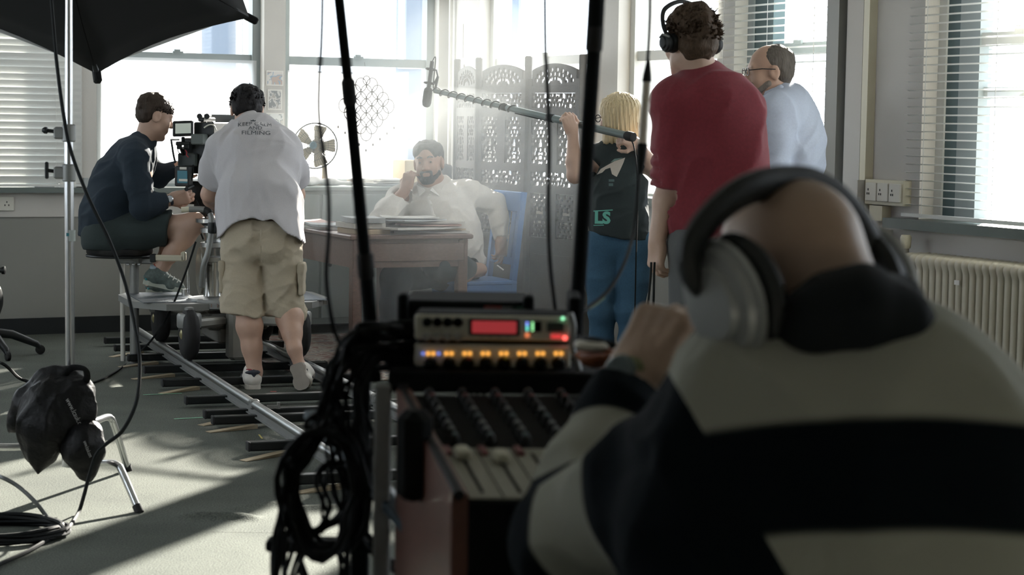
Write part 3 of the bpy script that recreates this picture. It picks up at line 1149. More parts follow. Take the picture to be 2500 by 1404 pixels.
def blue_chair():
    M_B = mat('blue_painted_wood', (0.05, 0.17, 0.42), 0.5, noise=.12, nscale=15)
    a0, a1, b0, b1 = .40, .80, 1.60, 1.99
    t = empty('chair', RM(.6, 1.8), 'blue painted wooden chair with slatted back under the seated man', 'chair')
    mb = MB(); rbox(mb, a0, a1, b0, b1, .425, .45, .006); mb.build('seat', M_B, t)
    for b in (b0 + .02, b1 - .02):
        mb = MB(); rbox(mb, a1 - .045, a1 - .01, b - .018, b + .018, 0.0, .43); mb.build('leg', M_B, t)
        mb = MB(); p = [RM(a0 + .02, b, 0), RM(a0 + .02, b, .45), RM(a0 - .04, b, .98)]
        for q0, q1 in zip(p, p[1:]):
            s = q1 - q0; ax = (ER, s.normalized().cross(ER).normalized(), s.normalized()); mb.box((q0 + q1) / 2, (.036, .034, s.length), ax)
        mb.build('leg', M_B, t)
    for z0, z1, nm in ((.86, .98, 'top_rail'), (.54, .585, 'lower_rail')):
        k0 = (z0 - .45) / .53 * -.06
        mb = MB(); rbox(mb, a0 + .01 + k0, a0 + .032 + k0, b0, b1, z0, z1, .004); mb.build(nm, M_B, t)
    for i in range(3):
        b = b0 + .1 + i * .095
        mb = MB(); q0, q1 = RM(a0 + .01, b, .56), RM(a0 - .028, b, .88); s = (q1 - q0).normalized(); mb.box((q0 + q1) / 2, (.05, .014, (q1 - q0).length), (ER, s.cross(ER).normalized(), s)); mb.build('slat', M_B, t)
    for a, x in ((a0, a1),):
        for b in (b0 + .015, b1 - .015):
            mb = MB(); rbox(mb, a0 + .03, a1 - .03, b - .012, b + .012, .36, .425); mb.build('seat_rail', M_B, t)
        mb = MB(); rbox(mb, a1 - .04, a1 - .02, b0 + .03, b1 - .03, .36, .425); mb.build('seat_rail', M_B, t)
        mb = MB(); rbox(mb, a0 + .03, a1 - .03, b1 - .028, b1 - .012, .18, .21); mb.build('stretcher', M_B, t)


blue_chair()


def folding_screen():
    M_S = mat('carved_dark_wood', (0.085, 0.075, 0.065), 0.6, noise=.3, nscale=25, bump=.15, bscale=90)
    W, T = .5, .022
    def fret(w, h, holes, arch=False):
        S = Sdf()
        S.box((w / 2, 0, h / 2), (w / 2, T / 2 - .004, h / 2), None, .002, .003)
        for x, z, rx, rz in holes:
            S.ell((x, 0, z), (rx, T * 2, rz), None, .002, 's')
        if arch:
            S.trim(lambda X, Y, Z: Z - h * (.52 + .48 * np.clip(np.cos((X / w - .5) * 2.6), 0, 1) ** .6) + 0 * Y)
        V, Q = S.verts(.0045)
        me = bpy.data.meshes.new('fretwork'); me.from_pydata(V.tolist(), [], Q.tolist()); me.materials.append(M_S)
        me.polygons.foreach_set('use_smooth', [True] * len(me.polygons))
        return me
    r = random.Random(9)
    def sym(w, h, n, rmin, rmax, rows):
        hs = []
        for j in range(rows):
            z = h * (j + .5) / rows
            for i in range(n):
                x = w / 2 * (i + .5) / n
                rx = min(rmax, w / 2 / n * .42) * r.uniform(.75, 1.0); rz = h / rows * .5 * r.uniform(.6, 1.1)
                x2 = x + r.uniform(-.3, .3) * w / 2 / n + (w / 4 / n if j % 2 else 0); z = h * (j + .5 + r.uniform(-.2, .2)) / rows
                if x2 > w / 2 - rx * .4: x2 = w / 2
                hs += [(x2, z, rx, rz)] + ([(w - x2, z, rx, rz)] if abs(x2 - w / 2) > 1e-4 else [])
        return hs
    iw = W - .09
    tops = fret(iw, .14, [(iw * (.5 + .42 * math.sin(a) * q), .02 + .085 * math.cos(a) * q + .0, .011, .012) for q in (.35, .68, .98) for a in [(-1.35 + 2.7 * i / (4 + int(6 * q))) for i in range(5 + int(6 * q))]], True)
    band = fret(iw, .085, sym(iw, .085, 7, .006, .013, 3))
    tall = fret(iw / 2 - .05, .29, sym(iw / 2 - .05, .29, 2, .006, .014, 11))
    low = fret(iw / 2 - .05, .26, sym(iw / 2 - .05, .26, 2, .006, .014, 10))
    pts = [P(1117, 150, 13.0), P(1170, 143, 12.62), P(1291, 128, 12.18), P(1424, 123, 11.76)]
    for p in pts: p.z = 0
    root = empty('folding_screen', (pts[1] + pts[2]) / 2, 'tall carved wooden folding screen with fretwork panels behind the seated man', 'folding screen')
    for i in range(3):
        p0, p1 = pts[i], pts[i + 1]
        d = (p1 - p0); L = d.length; d.normalize(); n = d.cross(UP)
        sx = L / W
        Mx = Matrix(((d.x * sx, -n.x, 0, p0.x), (d.y * sx, -n.y, 0, p0.y), (0, 0, 1, 0), (0, 0, 0, 1)))
        mb = MB()
        for x0, x1, z0, z1 in ((.018, .05, .08, 1.66), (W - .05, W - .018, .08, 1.66), (.03, W - .03, 1.575, 1.615), (.03, W - .03, 1.43, 1.485), (.03, W - .03, 1.10, 1.145), (.03, W - .03, .97, 1.015), (.03, W - .03, .66, .70), (.03, W - .03, .08, .16), (W / 2 - .04, W / 2 + .04, 1.145, 1.43), (W / 2 - .04, W / 2 + .04, .70, .97)):
            mb.box(((x0 + x1) / 2, 0, (z0 + z1) / 2), (x1 - x0, .026, z1 - z0))
        mb.box((W / 2, 0, .41), (W - .06, .012, .52)); mb.box((W / 2, 0, .41), (W - .16, .024, .38))
        pan = mb.build('panel', M_S)
        pan.parent = root; pan.matrix_parent_inverse = Matrix.Translation(root.location).inverted(); pan.matrix_basis = Mx
        for me, x, z in ((tops, .045, 1.612), (band, .045, 1.487), (tall, .05, 1.143), (tall, W / 2 + .045, 1.143), (band, .045, 1.015), (low, .05, .705), (low, W / 2 + .045, .705)):
            o = bpy.data.objects.new('fretwork', me); COL.objects.link(o); o.parent = pan; o.location = (x, 0, z)
    for k, p in enumerate(pts):
        mb = MB(); mb.box(p + UP * .90, (.045, .045, 1.80), None, .006)
        mb.build('post', M_S, root)


folding_screen()


def sideboard():
    M_G = mat('pale_green_paint', (0.33, 0.38, 0.35), 0.55, noise=.1, nscale=8)
    a0, a1, b0, b1, zt = .12, 1.62, .06, .48, .96
    t = empty('sideboard', RM(.87, .27), 'pale green sideboard against the window wall behind the desk', 'sideboard')
    mb = MB(); rbox(mb, a0, a1, b0, b1, .06, zt - .03); mb.build('carcass', M_G, t)
    mb = MB(); rbox(mb, a0 - .02, a1 + .02, b0 - .03, b1 + .02, zt - .03, zt, .006); mb.build('top', M_G, t)
    for i in range(3):
        x0 = a0 + .02 + i * .49
        mb = MB(); rbox(mb, x0, x0 + .47, b1, b1 + .012, .1, .68, .004); d = mb.build('door', M_G, t)
        mb = MB(); mb.ball(RM(x0 + .42, b1 + .025, .45), .014, 10); mb.build('knob', M_BLK, d)
        mb = MB(); rbox(mb, x0, x0 + .47, b1, b1 + .012, .7, .91, .004); d = mb.build('drawer', M_G, t)
        mb = MB(); mb.ball(RM(x0 + .235, b1 + .025, .80), .014, 10); mb.build('knob', M_BLK, d)


sideboard()


def fan():
    c = P(769, 356, 13.15)
    base = Vector((c.x + .05, c.y + .14, .962))
    t = empty('desk_fan', base, 'cream desk fan with round wire cage on the sideboard', 'fan')
    M_C = mat('cream_fan_plastic', (0.55, 0.48, 0.36), 0.45); M_W = mat('fan_wire', (.10, .105, .10), .4, .2); M_BL = mat('fan_blade', (.50, .43, .30), .4)
    d = Vector((-.12, -.98, .08)).normalized()
    s, d, u = frame(d)
    R = .150
    mb = MB(); mb.lathe(base, UP, [(.10, 0), (.10, .012), (.06, .03), (.02, .04)], 24); mb.build('base', M_C, t, True)
    mb = MB(); mb.tube([base + UP * .03, base + UP * .12, c - d * .10 - UP * .03], [.018, .017, .016], 10); mb.build('stem', M_C, t, True)
    mb = MB(); mb.lathe(c - d * .13, d, [(.02, 0), (.05, .015), (.052, .06), (.03, .085)], 20); mb.build('motor', M_C, t, True)
    for k in range(5):
        a = 2 * math.pi * k / 5 + .5
        e = s * math.cos(a) + u * math.sin(a); f_ = -s * math.sin(a) + u * math.cos(a)
        rows = []
        for i in range(7):
            q = i / 6; rad = .03 + .105 * q; w = .022 + .075 * q ** .8 * (1 if q < .9 else .8)
            rows.append([c + e * rad + f_ * w * (j / 4 - .35) + d * (.018 * (j / 4 - .5)) for j in range(5)])
        mb = MB(); vs = [p for r_ in rows for p in r_]
        fs = [(i * 5 + j, i * 5 + j + 1, (i + 1) * 5 + j + 1, (i + 1) * 5 + j) for i in range(6) for j in range(4)]
        mb.add(vs, fs); o = mb.build('blade', M_BL, t, True, False)
        sm = o.modifiers.new('thickness', 'SOLIDIFY'); sm.thickness = .003
    mb = MB(); mb.lathe(c + d * .045, d, [(.024, 0), (.025, .01), (.018, .016)], 20); mb.build('badge', mat('teal_badge', (.10, .18, .21), .4), t, True)
    for off, nm in ((.0, 'rim'),):
        mb = MB(); mb.tube([c + (s * math.cos(x) + u * math.sin(x)) * R for x in [2 * math.pi * i / 48 for i in range(48)]], .005, 6, closed=True); mb.build(nm, M_W, t, True)
    for sg, nm in ((1, 'front_guard'), (-1, 'rear_guard')):
        mb = MB()
        for k in range(48):
            a = 2 * math.pi * k / 48; e = s * math.cos(a) + u * math.sin(a)
            mb.tube([c + e * .024 + d * .045 * sg, c + e * R * .5 + d * .046 * sg, c + e * R * .85 + d * .032 * sg, c + e * R], .0013, 4, cap=False)
        for rad in (.06, .10):
            mb.tube([c + d * .046 * sg + (s * math.cos(x) + u * math.sin(x)) * rad for x in [2 * math.pi * i / 36 for i in range(36)]], .0012, 4, closed=True)
        mb.build(nm, M_W, t)


fan()

# things on the sideboard
mb = MB(); rbox(mb, .24, .46, .12, .34, .962, 1.13, .003); bx_ = tag(mb.build('cardboard_box', mat('cardboard', (.52, .42, .27), .85, noise=.08)), 'cardboard box on the sideboard behind the seated man\'s hand', 'box')
mb = MB(); rbox(mb, .335, .365, .118, .342, 1.1305, 1.1315); adopt(mb.build('tape', mat('parcel_tape', (.62, .56, .42), .4)), bx_)
K = Sdf(); K.box(RM(-.0 + .14, .22, 1.03), (.05, .07, .05), None, .02, .01); K.cone(RM(.14, .16, 1.08), RM(.14, .30, 1.085), .02, None, .02); K.warp(lambda p: .003 * vnoise(p, 60, 3))
tag(K.build('shoulder_bag', mat('black_bag_canvas', (.02, .022, .024), .8), None, .008), 'small black bag on the end of the sideboard beside the carved screen', 'bag')
mb = MB(); mb.lathe(RM(.80, .2, .962), UP, [(.018, 0), (.020, .002), (.021, .035), (.0185, .036), (.0175, .006)], 16); tag(mb.build('small_cup', mat('beige_cup', (.5, .42, .34), .5), None, True), 'small beige cup on the sideboard next to the fan', 'cup')
K = Sdf()
K.path([RM(1.5, .3, .975), RM(1.3, .28, .985), RM(1.1, .3, .99), RM(.95, .26, .98), RM(.75, .3, .972)], [.02, .03, .035, .03, .012], .03, (UP, .6)); K.ell(RM(1.25, .3, .98), (.16, .1, .035), None, .04); K.warp(folds(.008, 40, 3))
K.cut(RM(1, .3, .9622), (0, 0, -1)); tag(K.build('crumpled_cloth', cloth('white_dust_cloth', (.7, .69, .66)), None, .007), 'crumpled white cloth along the top of the sideboard', 'cloth')
for i, (a, b, w, l, th) in enumerate([(.62, .28, .28, .2, .012), (.60, .30, .24, .18, .010), (.56, .3, .26, .2, .008)]):
    sheet_pile('paper_sheets', 'paper', RM(a, b, .963 + .017 * i), w, l, th, .1 * i, PAPC[(3, 0, 1)[i]], ['bottom grey folder of the low pile on the sideboard', 'middle newspaper of the low pile on the sideboard', 'top white sheets of the low pile on the sideboard'][i], .005, 'papers on the sideboard')


def mobile():
    top = P(892, 160, 13.55)
    t = empty('hanging_mobile', top, 'diamond shaped wire mobile with dangling beads hanging in the corner window', 'mobile')
    M_WI = mat('mobile_wire', (.09, .08, .07), .5, .2); M_BD = mat('mobile_bead', (.08, .065, .05), .5)
    c0 = P(895, 190, 13.55); sc = 1 / 358.0
    mb = MB(); mb.cyl(P(890, 152, 13.55), c0 + UP * .01, .0015, None, 6); mb.build('thread', M_WI, t)
    rings = []
    for row in range(9):
        n = row + 1 if row < 5 else 9 - row
        for i in range(n):
            x = (i - (n - 1) / 2) * 27; y = row * 17 + (6 if row == 0 else 0)
            rings.append((x, y, 14 if row else 9))
    for x, y, r_ in rings:
        c = c0 + Vector((x * sc, 0, -y * sc)); mb = MB()
        mb.tube([c + Vector((math.cos(a) * r_ * sc * .95, 0, math.sin(a) * r_ * sc * 1.2)) for a in [2 * math.pi * k / 18 for k in range(18)]], .0036, 4, closed=True); o = mb.build('ring', M_WI, t)
        mb = MB(); mb.ball(c - UP * r_ * sc * 1.2, .0055, 8); mb.build('bead', M_BD, o)
    for k in range(9):
        x = (k - 4) * 17; y0 = 9 * 17 - abs(k - 4) * 14; L = 20
        p = c0 + Vector((x * sc, 0, -y0 * sc)); mb = MB(); mb.cyl(p + UP * .01, p - UP * L * sc, .0008, None, 5); mb.ball(p - UP * (L + 3) * sc, (.007, .007, .011), 8); mb.build('dangling_bead', M_BD, t)


mobile()

# notes and cuttings stuck at the corner
rr = random.Random(12)
for i in range(11):
    z0 = 1.72 - i * .075 + rr.uniform(-.01, .01); s0 = .06 + rr.uniform(0, .05); w, h = rr.uniform(.06, .11), rr.uniform(.06, .10)
    side = 'R'
    mb = MB(); o_ = .002 + .0016 * (i % 2)
    n = 4; vs = [wpt(side, s0 + .08 + w * k / n + .06 * (i % 3), o_ + .006 * abs(math.sin(k * 1.1 + i)), z) for z in (z0, z0 + h) for k in range(n + 1)]
    mb.add(vs, [(k, k + 1, k + n + 2, k + n + 1) for k in range(n)])
    ord_ = ['topmost', 'second', 'third', 'fourth', 'fifth', 'sixth', 'seventh', 'eighth', 'ninth', 'tenth', 'lowest'][i]
    tag(mb.build('paper_note', PAPC[(1, 0, 1, 3, 1, 0, 1, 1, 0, 1, 1)[i]]), ord_ + ' pale note stuck to the wall corner left of the carved screen', 'note', 'notes on the corner')
mb = MB(); wbox(mb, 'R', .16, .24, .002, .004, 1.83, 2.06); tag(mb.build('wall_notice', mat('cream_notice', (.75, .70, .62), .8)), 'narrow cream notice high on the wall corner above the notes', 'notice')
mb = MB(); mb.cyl(wpt('R', .09, .03, 0), wpt('R', .09, .03, RZ), .013, None, 12); tag(mb.build('heating_pipe', mat('white_pipe_paint', (.72, .70, .66), .35), None, True), 'thin white pipe running up the wall corner', 'pipe')


# rug
mR = paper_mat('worn_patterned_rug', [(.22, .13, .11), (.30, .24, .20), (.36, .33, .28), (.16, .15, .15)], 9)
mb = MB(); rbox(mb, .1, 1.95, .62, 2.85, .0, .011, .004); rg = tag(mb.build('rug', mR), 'worn reddish rug on the floor under the desk', 'rug')


def boom():
    D = 10.6
    tip = P(1062, 222, 11.6); hA = P(1388, 306, 10.62); end = P(1538, 333, 10.36)
    t = empty('boom_pole', end, 'long grey boom pole held by the blonde woman, microphone at its tip', 'boom pole')
    M_P = mat('grey_carbon_pole', (.16, .20, .20), .35, .3)
    d = (tip - end)
    k1 = end.lerp(tip, .38); k2 = end.lerp(tip, .62)
    for nm, a, b, r in (('pole_section', end, k1, .0205), ('pole_section', k1, k2, .0175), ('pole_section', k2, tip, .0145)):
        mb = MB(); mb.cyl(a, b, r, None, 16); mb.build(nm, M_P, t, True)
    for a, r in ((k1, .024), (k2, .021)):
        mb = MB(); u = d.normalized(); mb.lathe(a - u * .03, u, [(r * .8, 0), (r, .006), (r, .05), (r * .8, .056)], 16); mb.build('locking_collar', M_BLK, t, True)
    mb = MB(); u = d.normalized(); mb.lathe(end - u * .03, u, [(.015, 0), (.024, .003), (.0255, .02), (.0255, .05), (.021, .06)], 18); mb.build('end_cap', M_RUB, t, True)
    s, u, n = frame(d)
    a0, a1 = end.lerp(tip, .56), tip
    mb = MB(); L = (a1 - a0).length; N = 150
    mb.tube([a0.lerp(a1, i / N) + (s * math.cos(i / N * 2 * math.pi * 9.5) + n * math.sin(i / N * 2 * math.pi * 9.5)) * .0205 for i in range(N + 1)], .0035, 5); mb.build('coiled_cable', M_CABLE, t, True)
    mb = MB(); mb.tube(spline([end.lerp(tip, .56) - n * .02, end.lerp(tip, .45) - UP * .02, end.lerp(tip, .32) - UP * .015], 6), .0035, 6); mb.build('slack_cable', M_CABLE, t, True)
    # shock mount and microphone
    c = P(1048, 205, 11.62)
    mt = empty('shotgun_microphone', c, 'black shotgun microphone in a shock mount at the tip of the boom pole', 'microphone')
    a, b = P(1055, 150, 11.63), P(1041, 256, 11.6)
    mb = MB(); mb.cyl(a, a.lerp(b, .62), .012, None, 14); mb.build('microphone_body', M_BLK, mt, True)
    u = (b - a).normalized()
    mb = MB(); mb.lathe(a.lerp(b, .60), u, [(.014, 0), (.024, .01), (.027, .03), (.027, .09), (.022, .108), (.01, .116)], 18); mb.build('foam_windshield', mat('black_foam', (.012, .014, .015), 1.0, bump=.4, bscale=300), mt, True)
    for q in (.18, .5):
        p = a.lerp(b, q); s2, u2, n2 = frame(u)
        mb = MB(); mb.tube([p + (s2 * math.cos(x) + n2 * math.sin(x)) * .030 for x in [2 * math.pi * i / 20 for i in range(20)]], .0045, 6, closed=True); mb.build('shock_ring', M_BLK, mt, True)
        mb = MB()
        for x in (0, math.pi / 2, math.pi, 1.5 * math.pi): mb.cyl(p + (s2 * math.cos(x) + n2 * math.sin(x)) * .011, p + (s2 * math.cos(x) + n2 * math.sin(x)) * .030, .002, None, 5)
        mb.build('elastic', M_RUB, mt)
    mb = MB(); mb.tube([a.lerp(b, .18) + Vector((.03, 0, 0)), a.lerp(b, .34) + Vector((.045, -.005, 0)), a.lerp(b, .5) + Vector((.03, 0, 0))], .006, 8); mb.tube([a.lerp(b, .34) + Vector((.045, 0, 0)), tip], .008, 8); mb.build('mount_bar', M_BLK, mt, True)
    mb = MB(); mb.tube(spline([a + UP * .0, a + Vector((.02, 0, .02)), tip + Vector((-.01, 0, .03)), tip + n * .02], 6), .003, 6); mb.build('microphone_lead', M_CABLE, mt, True)
    # cable hanging from the pole end
    mb = MB(); mb.tube(spline([end - UP * .01, P(1548, 360, 10.3), P(1556, 430, 10.28), P(1556, 520, 10.28), P(1553, 620, 10.3), P(1551, 720, 10.32), P(1548, 830, 10.34), FL(1546, 960)], 6), .0042, 6)
    tag(mb.build('boom_cable', M_CABLE, None, True), 'thin black cable hanging from the boom pole end behind the woman', 'cable')


boom()
# cigarette
mb = MB(); a, b = P(1214, 648, 11.93), P(1229, 659, 11.90); mb.cyl(a, b, .0042, None, 10); tag(mb.build('cigarette', mat('cigarette_paper', (.8, .79, .75), .8), None, True), 'white cigarette between the fingers of the seated man', 'cigarette')


def radiator():
    M_R = mat('cream_radiator_enamel', (0.62, 0.58, 0.47), 0.38)
    b0, zt = on_right_wall(2196, 614, .2)
    t = empty('radiator', RM(.13, b0 + .6), 'cream column radiator under the right window', 'radiator')
    S = Sdf()
    z0, z1 = .12, zt - .03
    for o in (.0, .048, .096, .144):
        S.cone((o, 0, z0 + .03), (o, 0, z1), .0175, None, .012, ((0, 1, 0), 1.0))
    S.cone((0, 0, z1), (.144, 0, z1), .024, None, .02, ((0, 1, 0), .85)); S.cone((0, 0, z0 + .02), (.144, 0, z0 + .02), .024, None, .02, ((0, 1, 0), .85))
    V, Q = S.verts(.0055)
    me = bpy.data.meshes.new('section'); me.from_pydata(V.tolist(), [], Q.tolist()); me.materials.append(M_R); me.polygons.foreach_set('use_smooth', [True] * len(me.polygons))
    pitch = .0455
    for i in range(25):
        o = bpy.data.objects.new('section', me); COL.objects.link(o); o.parent = t
        p = RM(.2 - .0, b0 + .02 + i * pitch) - t.location
        o.matrix_basis = Matrix(((-EL.x, ER.x, 0, p.x), (-EL.y, ER.y, 0, p.y), (0, 0, 1, 0), (0, 0, 0, 1)))
    mb = MB()
    for z in (z1, z0 + .02): mb.cyl(RM(.13, b0, z), RM(.13, b0 + 25 * pitch, z), .02, None, 12)
    mb.build('header', M_R, t, True)
    for b in (b0 + .1, b0 + 24 * pitch - .1):
        mb = MB(); mb.box(RM(.13, b, .06), (.16, .02, .12), AXR); mb.build('foot', M_R, t)
    bl, zl = on_right_wall(2342, 690, .21); mb = MB(); mb.box(RM(.222, bl, zl), (.004, .034, .02), AXR); mb.build('bleed_plate', mat('white_plate', (.75, .74, .7), .4), t)
    # valve
    v0 = RM(.13, b0 - .05, z1 - .0)
    v = empty('radiator_valve', v0, 'white thermostatic valve at the near end of the cream radiator', 'valve')
    mb = MB(); mb.lathe(v0 + UP * .04, UP, [(.02, 0), (.024, .01), (.025, .05), (.02, .06)], 16); mb.build('valve_head', M_CREAM, v, True)
    mb = MB(); mb.lathe(v0 - UP * .02, UP, [(.016, 0), (.016, .06)], 12); mb.cyl(v0, RM(.13, b0 - .002, z1), .011, None, 10); mb.cyl(v0 - UP * .02, RM(.13, b0 - .05, .0), .009, None, 10); mb.build('valve_body', mat('tarnished_brass', (.40, .37, .30), .35, .9), v, True)


radiator()
# box and pipe cover on the pier beside the radiator
mb = MB(); wbox(mb, 'R', 4.99, 5.17, .0, .055, .70, .925); tag(mb.build('pipe_cover', M_SOCK), 'white pipe cover on the pier between the sockets and the radiator', 'pipe cover')
# bits on the left window sill
for i, (a, w, h, m, nm, lb) in enumerate([(2.60, .10, .03, M_PAPER, 'paper_roll', 'white paper roll on the left window sill by the chrome stand'), (2.74, .12, .018, PAPC[3], 'notebook', 'grey notebook lying on the left window sill'), (2.52, .03, .06, PAPC[3], 'small_box', 'small grey box on the left window sill near the operator')]):
    mb = MB(); wbox(mb, 'L', a, a + w, -.04, .03, ZS - .0015, ZS + h)
    tag(mb.build(nm, m), lb, 'paper' if i < 2 else 'box')
# ================================================================ dolly, track and film camera
RZT = .11
def rail_a(i, b): return 2.585 + .098 * (b - 2.7) - (.60 if i else 0)
RD = (RM(rail_a(0, 3.7), 3.7) - RM(rail_a(0, 2.7), 2.7)).normalized()      # along the track, toward the camera
RS = RD.cross(UP).normalized()
if RS.dot(EL) < 0: RS = -RS                                                 # across the track, to the left


def track():
    t = empty('dolly_track', RM(rail_a(0, 3.5) - .3, 3.5), 'silver dolly track with black sleepers running across the carpet', 'dolly track')
    for i in (0, 1):
        p0, p1 = RM(rail_a(i, .75), .75, RZT - .018), RM(rail_a(i, 5.80), 5.80, RZT - .018)
        mb = MB(); mb.cyl(p0, p1, .019, None, 20); o = mb.build('rail', M_ALU, t, True)
        mb = MB(); mb.box((p0 + p1) / 2 - UP * .032, (.014, (p1 - p0).length, .03), (RS, RD, UP)); mb.box((p0 + p1) / 2 - UP * .047, (.036, (p1 - p0).length, .005), (RS, RD, UP)); mb.build('rail_web', M_ALUD, o)
        mb = MB(); mb.lathe(p1, RD, [(.0185, 0), (.017, .006), (.010, .006), (.010, .001), (.004, .001), (.004, .014)], 18); mb.build('rail_end', M_CHROME, o, True)
        for bj in (4.07,):
            mb = MB(); mb.box(RM(rail_a(i, bj), bj, RZT - .018), (.044, .05, .044), (RS, RD, UP), .006); mb.box(RM(rail_a(i, bj) - .08, bj + .02, RZT - .03), (.05, .012, .012), (RS, RD, UP)); mb.box(RM(rail_a(i, bj) - .11, bj + .02, RZT - .026), (.012, .02, .03), (RS, RD, UP)); mb.build('rail_joiner', M_ALUD, o)
    bs = [5.70, 4.91, 4.17, 3.98, 3.51, 2.86, 2.30, 1.75, 1.25, .85]
    for b in bs:
        c = RM(rail_a(0, b) - .30, b, .036)
        mb = MB(); mb.box(c, (1.0, .05, .038), (RS, RD, UP), .004); s = mb.build('sleeper', M_BLK, t)
        for sg in (-1, 1):
            mb = MB(); mb.box(c + RS * .502 * sg, (.012, .052, .04), (RS, RD, UP), .003); mb.build('sleeper_cap', M_RUB, s)
    return bs


SLEEPERS = track()
rr = random.Random(31)
wl = ['nearest the camera', 'second from the near end', 'third from the near end', 'fourth from the near end', 'fifth from the near end', 'sixth from the near end', 'seventh from the near end', 'eighth from the near end']
for k, b in enumerate([5.71, 4.93, 4.19, 3.96, 2.88, 2.32, 1.77, 1.27]):
    c = RM(rail_a(0, b) + .13 + rr.uniform(-.02, .05), b + .02, 0.001)
    d = (RS * 1 + RD * rr.uniform(.25, .7)).normalized(); n = d.cross(UP); L = .24; w = .022
    p = c - d * .10
    mb = MB(); mb.hexa([p - n * w, p + d * L - n * w, p + d * L + n * w, p + n * w, p - n * w + UP * .017, p + d * L - n * w + UP * .002, p + d * L + n * w + UP * .002, p + n * w + UP * .017])
    tag(mb.build('wooden_wedge', M_WOODL), 'pale wooden wedge under the left side of the dolly track, ' + wl[k], 'wedge', 'wedges along the left rail')


def wheel(parent, c, ax, R=.135, w=.085):
    """pneumatic wheel: centre c, axle direction ax"""
    mb = MB(); mb.lathe(c - ax * w / 2, ax, [(R * .55, 0), (R * .82, .004), (R * .96, .018), (R, .034), (R * .985, w * .5), (R, w - .034), (R * .96, w - .018), (R * .82, w - .004), (R * .55, w)], 32); t = mb.build('tyre', M_RUB, parent, True)
    for sg in (-1, 1):
        mb = MB(); mb.lathe(c + ax * sg * (w / 2 - .012), ax * sg, [(R * .56, 0), (R * .54, .008), (R * .3, .002), (R * .2, .012), (.012, .02)], 24); mb.build('hub', mat('brass_hub', (.38, .34, .18), .4, .6), t, True)


